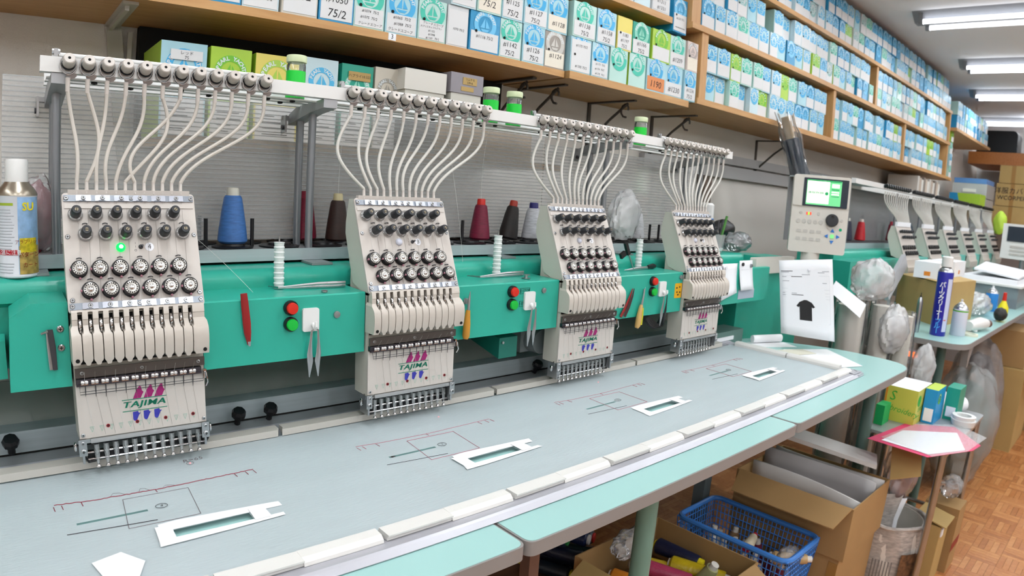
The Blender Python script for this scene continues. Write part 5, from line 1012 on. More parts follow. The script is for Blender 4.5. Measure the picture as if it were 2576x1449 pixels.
# two notes on the green beam by head 1
for (x0, x1, z0, z1, dz), lb in (((1.608, 1.700, 1.005, 1.118, .02), 'white note with a clear magnet on the beam right of head 1'), ((1.712, 1.798, 1.030, 1.126, .0), 'list note held by a dark magnet on the beam right of head 1')):
    T = Thing('paper_note', lb, 'paper', (x0, 1.059, z0)); o = T.part('sheet', G().grid(lambda u, v: (x0 + (x1 - x0) * u + .01 * (1 - v) * (1 if x0 > 1.7 else -.4), 1.0585 - .010 * (1 - v) ** 2, z0 + (z1 - z0) * v + dz * u * (1 - v)), 4, 6), PAPER, smooth=60); o.modifiers.new('thick', 'SOLIDIFY').thickness = .0003
    T.part('magnet', G().lathe((x0 + .02, 1.0578, z1 - .012), (0, -1, 0), [(.006, 0), (.006, .004)], 14), BLACK if x0 > 1.7 else mat('clear_magnet', 'e8e8ee', .15))
    if x0 > 1.7:
        T.part('magnet', G().lathe((x1 - .010, 1.0578, z1 - .018), (0, -1, 0), [(.006, 0), (.006, .004)], 14), POSTM)
        for i in range(8): T.part('rule', G().box(x0 + .014, x1 - .016, 1.0570, 1.0573, z1 - .030 - .007 * i, z1 - .0296 - .007 * i), PGREY, smooth=0)
single('info_plate', G().box(1.725, 1.83, 1.0585, 1.0600, 1.000, 1.030), mat('plate_grey', 'a9b4c2', .4), 'grey printed plate on the beam under the list note', 'sign', (1.78, 1.059, 1.0), smooth=0)
# things on top of the beam end: mug, pen cup, bags
TOPZ = BT + .0006
T = Thing('pen_cup', 'clear plastic pen cup full of pens left of the control box', 'cup', (1.80, 1.205, TOPZ)); T.part('cup', G().lathe((1.80, 1.205, TOPZ), ZU, [(.020, 0), (.030, .062), (.0285, .062), (.019, .003)], 20), film('cup_plastic', 'dfe2e4', .45, .4, .15))
for i, (dx, dy, L, c, r) in enumerate(((-.016, 0, .105, '17202e', .0035), (-.006, .01, .098, 'e2e6ea', .005), (.006, -.006, .112, '3a3a40', .002), (.012, .006, .108, '4a4a50', .0025), (.022, -.004, .125, '4d8a3e', .0045))): T.part('pen', G().tube([(1.80 + dx * .4, 1.205 + dy * .4, TOPZ + .004), (1.80 + dx * 1.9, 1.205 + dy * 1.9, TOPZ + L)], r, 8), mat('pen_' + c, c, .4))
T = Thing('mug', 'cream mug behind the pen cup', 'mug', (1.80, 1.285, 1.162)); T.part('body', G().lathe((1.80, 1.285, 1.162), ZU, [(.024, 0), (.027, .003), (.027, .052), (.025, .052), (.024, .006)], 20), mat('mug_cream', 'd3cbb8', .3)); T.part('handle', G().tube(bez((1.776, 1.275, 1.205), (1.755, 1.265, 1.21), (1.755, 1.265, 1.17), (1.778, 1.277, 1.175), 8), .003, 6), BLACK); T.part('rim', G().lathe((1.80, 1.285, 1.213), ZU, [(.0272, 0), (.0272, .004), (.026, .005), (.024, 0)], 20), mat('mug_blue', '3f8ec0', .4))
single('plastic_bag', crumple((1.685, 1.205, TOPZ + .030), .042, .03, .032, 21, 24, 16, .3), FILM, 'small crumpled clear bag on the beam right of head 1', 'plastic bag', (1.685, 1.205, TOPZ))
single('plastic_bag', crumple((1.965, 1.215, TOPZ + .034), .075, .045, .038, 22, 26, 16, .3), film('smoky_film', '9a9a9e', .55, .4, .15), 'smoky plastic bag left of the control box base', 'plastic bag', (1.965, 1.215, TOPZ)); single('headset', crumple((2.02, 1.32, 1.205), .075, .04, .038, 23, 24, 14, .2), BLACK, 'black soft case behind the smoky bag', 'case', (2.02, 1.32, 1.165))
single('stacked_dish', G().lathe((1.765, 1.195, TOPZ), ZU, [(.018, 0), (.032, .010), (.034, .018), (.030, .018), (.018, .004)], 20), mat('dish_white', 'd9dadb', .4), 'small white dish by the pen cup', 'dish', (1.765, 1.195, TOPZ))
T = Thing('tissue_pack', 'white and blue bottle behind the control box', 'bottle', (2.03, 1.40, 1.163)); T.part('body', G().lathe((2.03, 1.40, 1.163), ZU, [(.030, 0), (.030, .075), (.028, .08)], 16), mat('pack_blue', '2f76be', .4)); T.part('top', G().lathe((2.03, 1.40, 1.243), ZU, [(.028, 0), (.028, .05), (.02, .058)], 16), WHITE)
# tall roll in clear plastic leaning behind the control box
T = Thing('fabric_roll', 'tall navy roll on a cardboard core in a clear bag, leaning on the shelf', 'roll', (2.80, 1.285, 1.163)); base, top = Vector((2.80, 1.285, 1.167)), Vector((2.617, 1.395, 1.715)); dr = (top - base)
T.part('core', G().tube([base + dr * .02, top], .021, 16), mat('core_card', 'b9a384', .6)); T.part('cloth', G().tube([base + dr * .01, base + dr * .82, base + dr * .83], [.040, .036, .022], 18), mat('navy_cloth', '1f2a3e', .7, bump=.3, bscale=30)); T.part('bag', G().grid(lambda u, v: tuple(base + dr * (v * 1.03) + Vector((math.cos(6.2832 * u), math.sin(6.2832 * u), 0)) * (.052 + .008 * math.sin(9 * u * 6.2832 + 5 * v) + .01 * math.sin(7 * v)) * (1 if v < .9 else .75)), 26, 20, True), film('faint_film', 'f4f6f8', .10, .35, .1), smooth=50)
# loose sheets at the table end
for i, (poly, lb) in enumerate((([(1.90, 1.10), (2.03, 1.02), (2.00, 0.955), (1.87, 1.03)], 'curled sheet of backing at the back of the table end'), ([(1.91, .964), (2.066, .870), (1.928, .690), (1.83, .735), (1.84, .86)], 'white sheet lying between the frame and the table corner'), ([(1.83, .99), (1.97, .92), (1.95, .86), (1.84, .90)], 'folded cream scrap on top of the white sheet'))):
    single('loose_sheet', G().prism(poly, (0, 0, .8302 + .0016 * i), (1, 0, 0), (0, 1, 0), (0, 0, 1), .0006), TAPE if i != 2 else mat('cream_scrap', 'dedac9', .6), lb, 'paper', (*poly[0], .83), smooth=0)
single('paper_tube', G().tube([(1.90, 1.08, .845), (2.02, 1.03, .846)], .014, 14, flat=.8), TAPE, 'loosely rolled white backing at the back of the table end', 'paper roll', (1.95, 1.05, .831))
# rolls of backing in plastic beyond the table
def rollthing(p0, p1, r, label, m, seed):
    T = Thing('backing_roll', label, 'roll', p0); T.part('roll', G().tube([p0, p1], r, 22), m); d = Vector(p1) - Vector(p0)
    T.part('wrap', G().grid(lambda u, v: tuple(Vector(p0) + d * v * 1.02 + Vector((math.cos(6.2832 * u), math.sin(6.2832 * u), 0)) * (r + .006 + .008 * abs(math.sin(u * 25 + seed + 6 * v)) + .004 * math.sin(17 * v))), 30, 16, True), film('faint_film', 'f4f6f8', .10, .35, .1), smooth=45)
NW = mat('nonwoven_roll', 'ddd8ce', .7)
rollthing((2.34, .90, 0.0), (2.34, .90, .965), .052, 'upright white roll of backing right of the order sheet', NW, 1); rollthing((2.435, .80, 0.0), (2.435, .81, .97), .038, 'second upright roll of backing in clear wrap', NW, 2); rollthing((2.53, .745, 0.0), (2.545, .755, .93), .038, 'third roll of backing with a paper tag near the second table', NW, 3)
single('plastic_bag', crumple((2.40, .85, 1.065), .10, .085, .082, 31, 30, 20, .3), FILMW, 'big crumpled white plastic bag on top of the backing rolls', 'plastic bag', (2.42, .86, .97))
single('plastic_bag', crumple((2.61, .665, .72), .055, .05, .11, 32, 30, 20, .3), FILMW, 'puffed plastic bag hanging below the second table edge', 'plastic bag', (2.61, .665, .6)); single('folded_paper', G().prism([(0, 0), (.12, -.06), (.15, .0), (.03, .05)], (2.18, .935, 1.02), (.6, -.75, -.25), (.3, .3, .9), (0, 0, 1), .001), PAPER, 'stiff white sheet poking out right of the order sheet', 'paper', (2.18, .935, 1.02), smooth=0)
single('plastic_bag', crumple((2.46, .765, .885), .115, .055, .10, 33, 30, 20, .3), FILMW, 'loose milky plastic draped round the second and third backing rolls', 'plastic bag', (2.46, .765, .80))
# ================================================================== second machine and its table
T = Thing('work_table', 'second aqua work table with clutter beyond the first', 'table', (4.3, .85, 0))
panel([(2.70, .535), (6.4, .535), (6.4, 1.14), (2.70, 1.14)], [.11, 0, 0, .03]); T.part('leg', G().cyl((2.86, .66, 0), (2.86, .66, .807), .0205, n=16), mat('leg_dark', '4f6a64', 0.4)); T.part('leg', G().cyl((5.7, .66, 0), (5.7, .66, .807), .0205, n=16), LEGM); T.part('edge_bracket', G().prism([(0, 0), (.09, 0), (.02, -.09), (0, -.09)], (2.93, .56, .795), (1, 0, 0), (0, 0, 1), (0, 1, 0), .03), EDGE)
T.part('switch_box', G().box(2.695, 2.715, .70, .83, .715, .775), mat('switch_grey', '9a9ca6', .5), smooth=0)
for y in (.735, .795): T.part('lit_switch', G().box(2.689, 2.6945, y - .018, y + .018, .748, .768), mat('neon_orange', 'ff7038', .3, emit=1.5), smooth=0)
T.part('plug', G().box(2.68, 2.70, .685, .735, .675, .705), PAPER, smooth=0); T.part('cord', G().tube(bez((2.69, .71, .675), (2.68, .70, .5), (2.62, .72, .45), (2.55, .78, .3), 12), .0045, 6), PAPER)
T = Thing('machine_beam', 'green beam of the second embroidery machine farther along the wall', 'machine', (4.8, 1.2, .99)); T.part('beam_body', G().prism(prof[::-1], (2.75, 0, 0), (0, 1, 0), (0, 0, 1), PX, 3.75), GREEN, smooth=40); T.part('end_box', G().box(2.70, 3.02, 1.06, 1.16, .95, 1.10), GREEN, smooth=0); T.part('beam_cover', G().box(3.03, 3.465, 1.06, 1.16, .988, 1.10), GREEN, smooth=0); T.part('column', G().box(2.76, 2.98, 1.18, 1.33, .7875, .99), DGREEN, smooth=0)
AQ2 = mat('aqua_cover', '5fb9ac', .4)
xc = [3.605 + .52 * k for k in range(6)]
for k in range(5): T.part('beam_cover', G().box(xc[k] + .14, xc[k + 1] - .14, 1.06, 1.16, .988, 1.10), AQ2, smooth=0)
T = Thing('thread_rack', 'thread rack of the second machine with black eyelet rows', 'rack', (4.8, 1.25, 1.163)); T.part('front_bar', G().box(2.95, 6.45, 1.168, 1.19, 1.453, 1.477), WHITE, smooth=0); T.part('rear_bar', G().box(2.75, 6.45, 1.283, 1.30, 1.44, 1.47), WHITE, smooth=0); T.part('shelf_plate', G().box(2.60, 3.35, 1.19, 1.283, 1.455, 1.462), ALU, smooth=0)
for x in (3.1, 3.87, 4.39, 4.91, 5.43, 5.95, 6.4): T.part('post', G().cyl((x, 1.25, 1.163), (x, 1.25, 1.453), .008, n=12), POSTM)
for X in xc:
    for i in range(12): T.inst('thread_eyelet', G().lathe((0, 0, 0), (0, -.93, .36), [(.010, 0), (.010, .022), (.004, .023)], 8).mesh('thread_eyelet', BLACK) if (X == xc[0] and i == 0) else bpy.data.meshes['thread_eyelet.001'], (X - .235 + .0385 * i, 1.168, 1.4655))
T = Thing('corrugated_sheet', 'grey clear sheet behind the second machine', 'plastic sheet', (4.6, 1.352, 1.16)); T.part('sheet', G().box(2.62, 6.4, 1.352, 1.356, 1.165, 1.45), film('sheet_grey', 'b9bcc0', .5, .3, .15), smooth=0); T.part('hanger', G().box(2.62, 6.4, 1.300, 1.3515, 1.449, 1.455), ALU, smooth=0)
T = Thing('thread_stand', 'thread stand rail of the second machine', 'rack', (4.8, 1.3, BT)); T.part('front_rail', G().box(2.78, 6.4, 1.2345, 1.242, BT + .0005, 1.163), ALU, smooth=0); T.part('deck', G().box(2.78, 6.4, 1.242, 1.40, 1.156, 1.1615), GUN, smooth=0)
for x, c, cp, lb in ((3.16, '3a1a28', 'c9c6be', 'dark plum thread cone on the second machine'), (3.24, '1c2038', 'c9c6be', 'navy thread cone on the second machine'), (3.44, 'c8202a', 'd8c8c0', 'bright red thread cone on the second machine'), (3.98, '8a2038', 'b03040', 'dark red thread cone between the second machine heads'), (4.36, '203a4a', '304a5a', 'dark teal thread cone between the second machine heads')): cone(x, 1.297, c, cp, lb, h=.10, r=.030)
sm_k = bpy.data.meshes['tension_knob']; sm_d = bpy.data.meshes['tension_dial']
for k, X in enumerate(xc):
    T = Thing('embroidery_unit', ('nearest', 'second', 'third', 'fourth', 'fifth', 'farthest')[k] + ' cream head of the second embroidery machine', 'sewing machine', (X, 1.08, .95), 'heads of the second machine'); x = lambda v: X + v * 1.36
    pr2 = [(py_(1.2665) + .0005, 1.2665), (1.142, 1.266), (1.155, 1.222), (1.155, 1.200), (1.125, 1.110), (1.09, 1.099), (1.062, 1.093), (py_(1.095) + .0005, 1.095)]
    T.part('housing', G().prism(pr2, (x(-.0985), 0, 0), (0, 1, 0), (0, 0, 1), PX, .197 * 1.36), mat('cream_side', 'c9c8bd', .4), smooth=20); T.part('front_panel', G().prism(rrect(.203 * 1.36, .185, .006, 3), pan(X, 1.182, -.001), PX, PU, PN, .0042), CREAM)
    T.part('tube_bar', G().box(x(-.09), x(.09), 1.112, 1.125, 1.2655, 1.29), PAPER, smooth=0)
    for r_, (z0, xa) in enumerate(((1.235, -.083), (1.2062, -.070))):
        for i in range(6): T.inst('tension_knob', sm_k, pan(x(xa + .0295 * i), z0, .003))
    for r_, (z0, xa) in enumerate(((1.156, -.083), (1.1262, -.070))):
        for i in range(6): T.inst('tension_dial', sm_d, pan(x(xa + .0295 * i), z0, .003))
    T.part('take_up_cover', G().prism([(1.052, 1.099), (1.04, 1.097), (1.036, 1.07), (1.024, 1.057), (1.022, 1.03), (1.0266, 1.013), (1.058, 1.013)], (x(-.1), 0, 0), (0, 1, 0), (0, 0, 1), PX, .2 * 1.36), CREAM2); T.part('needle_panel', G().box(x(-.095), x(.095), 1.049, 1.0595, .905, 1.012), CREAM, smooth=0)
    T.part('needle_case', G().box(x(-.095), x(.095), 1.06, 1.12, .90, 1.09), CREAM, smooth=0); T.part('foot_carriage', G().box(x(-.09), x(.09), 1.055, 1.075, .856, .904), STEEL, smooth=0)
    for i in range(12):
        a = Vector((X - .235 + .0385 * i, 1.16, 1.44)); b = Vector((x(-.079 + .01452 * i), 1.1185, 1.2905)); T.part('thread_tube', G().tube(bez(a, (a.x - .03, 1.165, 1.36), (b.x - .06 + .004 * i, 1.125, 1.345), b, 10), .0036, 5), mat('soft_tube_pale', 'd3d0c8', .45, trans=.15))
# ------------------------------------------------------------------ clutter on the second table
TZ = .8304
T = Thing('carton', 'tan cardboard carton on the second table behind the blue spray can', 'box', (3.32, .84, TZ)); T.part('body', G().add([(3.34, 1.03, TZ), (3.10, .745, TZ), (3.60, .70, TZ), (3.80, .98, TZ), (3.34, 1.03, TZ + .20), (3.10, .745, TZ + .20), (3.60, .70, TZ + .20), (3.80, .98, TZ + .20)], [(3, 2, 1, 0), (4, 5, 6, 7), (0, 1, 5, 4), (1, 2, 6, 5), (2, 3, 7, 6), (3, 0, 4, 7)]), CARD2, smooth=0); T.part('flap', G().prism([(0, 0), (.5, -.04), (.56, .05), (.07, .11)], (3.10, .745, TZ + .2005), (1, 0, 0), (0, 1, .05), (0, 0, 1), .003), CARD2, smooth=0)
for x0, lb in ((3.20, 'white carton with an orange mark left of the blue can top'), (3.52, 'white carton with grey print right of the blue can top')):
    T = Thing('small_carton', lb, 'box', (x0 + .12, .86, TZ + .204)); T.part('body', G().box(x0, x0 + .26, .80, .92, TZ + .206, TZ + .285), PAPER, smooth=0); T.part('orange_mark', G().box(x0 + .10, x0 + .13, .7992, .8, TZ + .22, TZ + .24), mat('orange_print', 'e08a30', .5), smooth=0); T.part('orange_mark', G().box(x0 - .0008, x0, .84, .87, TZ + .22, TZ + .24), mat('orange_print', 'e08a30', .5), smooth=0)
def can(x, y, r, h, m, label, capm, top='nozzle', band=None, name='spray_can'):
    T = Thing(name, label, 'spray can', (x, y, TZ)); T.part('body', G().lathe((x, y, TZ), ZU, [(r * .95, 0), (r, .003), (r, h), (r * .97, h + .004)], 28), m); z = TZ + h + .004
    T.part('dome', G().lathe((x, y, z), ZU, [(r * .98, 0), (r * .9, .008), (r * .6, .020), (r * .42, .024)], 24), STEEL)
    if top == 'cap': T.part('cap', G().lathe((x, y, z + .022), ZU, [(r * .72, 0), (r * .72, .040), (r * .6, .044), (.003, .044)], 20), capm)
    else: T.part('nozzle', G().lathe((x, y, z + .022), ZU, [(r * .4, 0), (r * .35, .006), (r * .16, .008), (r * .16, .020), (.001, .021)], 14), capm)
    if band: T.part('band', G().lathe((x, y, TZ + h * .94), ZU, [(r + .0004, 0), (r + .0004, h * .05)], 28, False, False), band)
    return T
NB = mat('can_navy', '20209a', .3, coat=.3); T = can(2.862, .690, .033, .268, NB, 'tall blue parts-cleaner spray can with white Japanese lettering', WHITE, 'cap')
vd = Vector((CAM.x - 2.862, CAM.y - .690, 0)).normalized(); vr = Vector((-vd.y, vd.x, 0)); c0 = Vector((2.862, .690, TZ))
for i, ch in enumerate('パーツクリーナーブルー'):
    letter(T, ('丨' if ch == 'ー' else ch), PAPER if i < 8 else mat('can_cyan', '4aa0e8', .4), c0 + vd * .0336 + vr * -.006 + ZU * (.218 - i * .0195), vr, ZU, .026, bold=.02)
T.part('info_panel', G().grid(lambda u, v: tuple(c0 + (vd * math.cos(.45 + .75 * u) + vr * math.sin(.45 + .75 * u)) * .0334 + ZU * (.02 + .225 * v)), 6, 1), mat('can_info', 'c6cbe6', .4)); T.part('red_mark', G().grid(lambda u, v: tuple(c0 + (vd * math.cos(.5 + .35 * u) + vr * math.sin(.5 + .35 * u)) * .0336 + ZU * (.068 + .004 * v)), 4, 1), RED)
can(2.965, .628, .033, .112, mat('can_white', 'cfd0dc', .35), 'white spray can with a green band beside the blue can', WHITE, 'nozzle', mat('band_green', '5fae30', .4)); can(2.835, .775, .012, .125, STEEL, 'thin silver spray tube left of the blue can', BLACK); can(4.15, .70, .036, .10, mat('can_azure', '2f86d6', .35), 'bright blue spray can farther back on the second table', PAPER, 'nozzle')
T = Thing('glue_bottle', 'yellow glue bottle with a red cap', 'bottle', (4.05, .615, TZ)); T.part('body', G().lathe((4.05, .615, TZ), ZU, [(.026, 0), (.03, .006), (.03, .04), (.014, .075), (.011, .08)], 18), mat('bottle_yellow', 'e8d820', .4)); T.part('cap', G().lathe((4.05, .615, TZ + .08), ZU, [(.012, 0), (.010, .045), (.004, .047)], 14), RED)
T = Thing('black_box', 'black open-topped box beside the backing rolls', 'box', (2.80, .83, TZ)); T.part('body', G().box(2.765, 2.835, .79, .865, TZ, TZ + .060), BLACK, smooth=0); T.part('rim', G().box(2.763, 2.837, .788, .867, TZ + .060, TZ + .066), mat('rim_grey', '8d9094', .4, .4), smooth=0); T.part('lining', G().box(2.775, 2.825, .80, .855, TZ + .0605, TZ + .0668), mat('lining_brown', '8a7448', .6), smooth=0)
single('tape_roll', G().lathe((3.02, .585, TZ), ZU, [(.036, 0), (.036, .010), (.026, .010), (.026, 0)], 24, False, False).lathe((3.02, .585, TZ), ZU, [(.026, 0), (.036, 0)], 24, False, False), mat('tape_cream', 'dedbc8', .5), 'roll of cream tape lying by the white spray can', 'tape', (3.02, .585, TZ))
T = Thing('heat_gun', 'small white hand tool lying at the second table edge', 'tool', (3.20, .575, TZ)); T.part('body', G().tube([(3.10, .61, TZ + .03), (3.22, .585, TZ + .034), (3.29, .57, TZ + .030)], [.022, .030, .022], 14), WHITE); T.part('muzzle', G().tube([(3.285, .571, TZ + .03), (3.325, .562, TZ + .028)], [.020, .018], 14), mat('muzzle_brown', '6a5048', .5)); T.part('foot', G().tube([(3.14, .60, TZ + .012), (3.16, .585, TZ + .004)], .008, 8), WHITE)
T = Thing('battery_tube', 'dark metal tube standing behind the white hand tool', 'tube', (3.10, .66, TZ)); T.part('tube', G().lathe((3.10, .66, TZ), ZU, [(.012, 0), (.012, .06), (.009, .062)], 14), GUN)
single('dark_pouch', crumple((3.72, .575, TZ + .035), .06, .035, .036, 41, 22, 14, .2), mat('pouch', '20221f', .6), 'black pouch near the second table edge', 'pouch', (3.72, .575, TZ)); single('plastic_bag', crumple((3.82, .72, TZ + .06), .16, .08, .065, 42, 26, 16, .3), FILMW, 'flat clear bags with cards behind the black pouch', 'plastic bag', (3.82, .72, TZ))
T = Thing('storage_tray', 'clear storage tray stacked with paper on the second table', 'tray', (4.7, .80, TZ)); T.part('tray', G().box(4.45, 5.1, .60, .98, TZ, TZ + .13), film('tray_grey', '8f98a2', .6, .3, .2), smooth=0); T.part('rim', G().box(4.43, 5.12, .58, 1.0, TZ + .13, TZ + .142), WHITE, smooth=0); T.part('papers', G().box(4.5, 5.05, .62, .96, TZ + .142, TZ + .17), PAPER, smooth=0); T.part('board', G().prism([(0, 0), (.5, 0), (.5, .3), (0, .28)], (4.55, .62, TZ + .175), (1, 0, .05), (0, 1, .1), (0, 0, 1), .012), PAPER, smooth=0)
T = Thing('grey_panel', 'long light grey plastic panel propped behind the carton', 'panel', (3.25, 1.02, .84)); T.part('panel', G().obox((3.15, .99, 1.03), (.93, .1, .36), (-.25, .1, .60), (-.3, -.95, .1), .20, .05, .012), mat('panel_grey', 'b3b2b6', .45), smooth=0); T.part('prop', G().box(3.26, 3.28, 1.035, 1.05, TZ, 1.03), mat('panel_grey', 'b3b2b6', .45), smooth=0)
single('swing_tag_board', G().prism([(0, 0), (.10, 0), (.085, .17), (.015, .17)], (2.62, 1.20, 1.165), (.5, -.86, 0), ZU, (.86, .5, 0), .006), mat('plywood', 'd2b48c', .5), 'pale wooden clipboard standing right of the control box', 'board', (2.62, 1.2, 1.165), smooth=0)
single('pink_cloth', crumple((2.72, 1.17, 1.15), .09, .03, .016, 44, 20, 10, .25), mat('pink_cloth', 'c88098', .7), 'pink cloth draped on the green beam end', 'cloth', (2.72, 1.17, 1.135))
# ================================================================== side table and the things below the work table
T = Thing('side_table', 'low steel-legged side table piled with boxes and plastic sleeves', 'table', (2.34, .55, 0)); T.part('top', G().prism(rrect(.57, .285, .025, 4), (2.345, .548, .588), (1, 0, 0), (0, 1, 0), (0, 0, 1), .010), mat('side_table_grey', 'a4a8aa', .3, .3), smooth=30)
for x, y in ((2.08, .425), (2.61, .425), (2.29, .672), (2.61, .672)): T.part('leg', G().cyl((x, y, 0), (x, y, .587), .0125, n=14), STEEL)
for y in (.425, .672): T.part('rail', G().cyl((2.09, y, .565), (2.60, y, .565), .009, n=10), STEEL)
T.part('lower_rail', G().cyl((2.61, .435, .18), (2.61, .66, .18), .008, n=10), STEEL)
SZ = .5985
def sbox(x0, x1, y0, y1, h, fm, sm, lb, extra=None, z=SZ):
    T = Thing('craft_box', lb, 'box', ((x0 + x1) / 2, (y0 + y1) / 2, z)); g = G().box(x0, x1, y0, y1, z, z + h); g.mi = [0, 1, 0, 0, 0, 0]; T.part('carton', g, [fm, sm], smooth=0); return T
LM2 = mat('embroidery_box', 'c9c752', .45, coat=.1); T = sbox(2.22, 2.40, .572, .688, .125, LM2, PAPER, 'yellow-green embroidery thread box with handwritten lettering and a white top')
GI = mat('box_green_ink', '3fae3a', .5); U2 = Vector((0, -1, 0))
letter(T, 'S', GI, (2.2194, .660, SZ + .090), U2, ZU, .050, shear=.2); letter(T, 'Embroidery', GI, (2.2194, .632, SZ + .045), Vector((0, -1, -.08)), ZU, .030, shear=.3); letter(T, 'Embroidery', GI, (2.32, .5714, SZ + .055), PX, ZU, .032, shear=.3)
T.part('orange_stripe', G().box(2.2190, 2.2198, .680, .686, SZ, SZ + .124), mat('orange_print', 'e08a30', .5), smooth=0); T.part('round_print', G().lathe((2.25, .5716, SZ + .085), (0, -1, 0), [(.02, 0), (.02, .0004)], 20), GI)
T = sbox(2.30, 2.42, .524, .568, .125, mat('box_azure', '2492cc', .4, coat=.1), mat('box_lime_top', 'b9d24a', .45), 'narrow blue thread box with a lime top on the side table'); T.part('label', G().box(2.2992, 2.2999, .530, .562, SZ + .008, SZ + .055), PAPER, smooth=0); o = T.inst('logo_print', logo('lime', False), (2.34, .5234, SZ + .088)); o.scale = (.04,) * 3
T = sbox(2.42, 2.52, .472, .520, .12, BM['sea'], BM['sea'], 'sea green thread box at the right of the side table'); T.part('label', G().box(2.4192, 2.4199, .478, .512, SZ + .012, SZ + .05), PAPER, smooth=0)
single('green_packet', G().box(2.13, 2.20, .655, .686, SZ, SZ + .070), mat('packet_green', '17a85a', .5), 'green packet half hidden behind the table leg', 'packet', (2.16, .67, SZ), smooth=0)
single('paper_pack', G().tube([(2.535, .515, SZ + .028), (2.60, .49, SZ + .028)], .028, 16), PAPER, 'soft white paper roll beside the sea green box', 'paper roll', (2.56, .50, SZ)); single('paper_flap', G().prism([(0, 0), (.07, 0), (.06, .06), (.02, .09)], (2.53, .56, SZ), (1, -.3, 0), (0, .2, 1), (0, 1, 0), .001), PAPER, 'white paper sheet standing behind the paper roll', 'paper', (2.5, .62, SZ), smooth=0)
g = G().lathe((2.40, .440, SZ), ZU, [(.040, 0), (.045, .022), (.026, .022), (.026, 0)], 28, False, False); single('tape_roll', g, mat('white_tape', 'e2e2e0', .45), 'roll of white tape on the side table', 'tape', (2.41, .455, SZ)); single('tape_roll', G().lathe((2.40, .440, SZ + .0222), ZU, [(.038, 0), (.042, .014), (.026, .014), (.026, 0)], 28, False, False), mat('white_tape', 'e2e2e0', .45), 'second roll of white tape stacked on the first', 'tape', (2.41, .455, SZ + .0222))
T = Thing('plastic_sleeve', 'pink-backed clear plastic sleeve hanging over the side table edge', 'folder', (2.13, .44, SZ)); PINK = mat('sleeve_pink', 'd43a6a', .5)
T.part('pink_sheet', G().prism([(1.945, .640), (2.22, .600), (2.34, .455), (2.20, .335), (2.12, .345), (1.93, .44)], (0, 0, SZ + .001), (1, 0, 0), (0, 1, 0), (0, 0, 1), .001), PINK, smooth=0); T.part('paper', G().prism([(1.965, .600), (2.13, .580), (2.27, .43), (2.10, .365), (1.955, .445)], (0, 0, SZ + .003), (1, 0, 0), (0, 1, 0), (0, 0, 1), .0006), PAPER, smooth=0); T.part('clear_cover', G().prism([(1.99, .61), (2.24, .57), (2.37, .45), (2.30, .335), (2.09, .355), (1.94, .43)], (0, 0, SZ + .0042), (1, 0, 0), (0, 1, 0), (0, 0, 1), .0005), film('dull_film', 'f4f4f6', .14, .04, .3), smooth=0)
# cartons under the table
def open_carton(T, x0, x1, y0, y1, z0, z1, m, rot=0.0):
    t = .004
    for nm, b in (('bottom', (x0, x1, y0, y1, z0, z0 + t)), ('front_side', (x0, x1, y0, y0 + t, z0 + t, z1)), ('back_side', (x0, x1, y1 - t, y1, z0 + t, z1)), ('left_side', (x0, x0 + t, y0 + t, y1 - t, z0 + t, z1)), ('right_side', (x1 - t, x1, y0 + t, y1 - t, z0 + t, z1))): T.part(nm, G().box(*b), m, smooth=0)
T = Thing('carton', 'brown carton at the bottom of the stack under the table', 'box', (1.83, .75, 0)); T.part('body', G().box(1.68, 2.0, .57, .95, 0, .296), CARD, smooth=0); T.part('print_frame', G().box(1.6785, 1.68, .70, .80, .20, .25), mat('carton_print', '4a3a28', .7), smooth=0); T.part('print_field', G().box(1.6780, 1.6785, .703, .797, .203, .247), CARD, smooth=0); T.part('tape', G().box(1.6782, 1.68, .57, .60, .05, .28), mat('brown_tape', 'a07840', .3), smooth=0)
T = Thing('carton', 'open brown carton of foam sheets on top of the stack under the table', 'box', (1.83, .75, .30)); open_carton(T, 1.67, 1.995, .555, .95, .298, .470, CARD); T.part('flap', G().prism([(0, 0), (.10, 0), (.11, .12), (.01, .115)], (1.99, .555, .47), (.2, -.9, .35), (.55, .35, .75), (0, 0, 1), .003), CARD2, smooth=0); T.part('flap', G().prism([(0, 0), (.38, 0), (.36, .09), (.02, .09)], (1.67, .56, .47), (0, 1, 0), (-.85, 0, -.5), (0, 0, 1), .003), CARD, smooth=0)
FOAM = mat('foam_white', 'd3d0cd', .6)
for i, (x, dz, lb) in enumerate(((1.76, -.01, 'white foam sheet at the left in the open carton'), (1.86, .02, 'grey curled foam sheet in the middle of the open carton'), (1.95, .0, 'white foam sheet at the right in the open carton'))):
    single('foam_sheet', G().grid(lambda u, v: (x + .025 * math.sin(u * 3 + i), .565 + .375 * u, .305 + (.165 + dz) * v + .02 * u * v), 10, 4), FOAM if i != 1 else mat('foam_grey', 'a9a6a6', .6), lb, 'foam sheet', (x, .75, .303), smooth=60).modifiers.new('thick', 'SOLIDIFY').thickness = .008
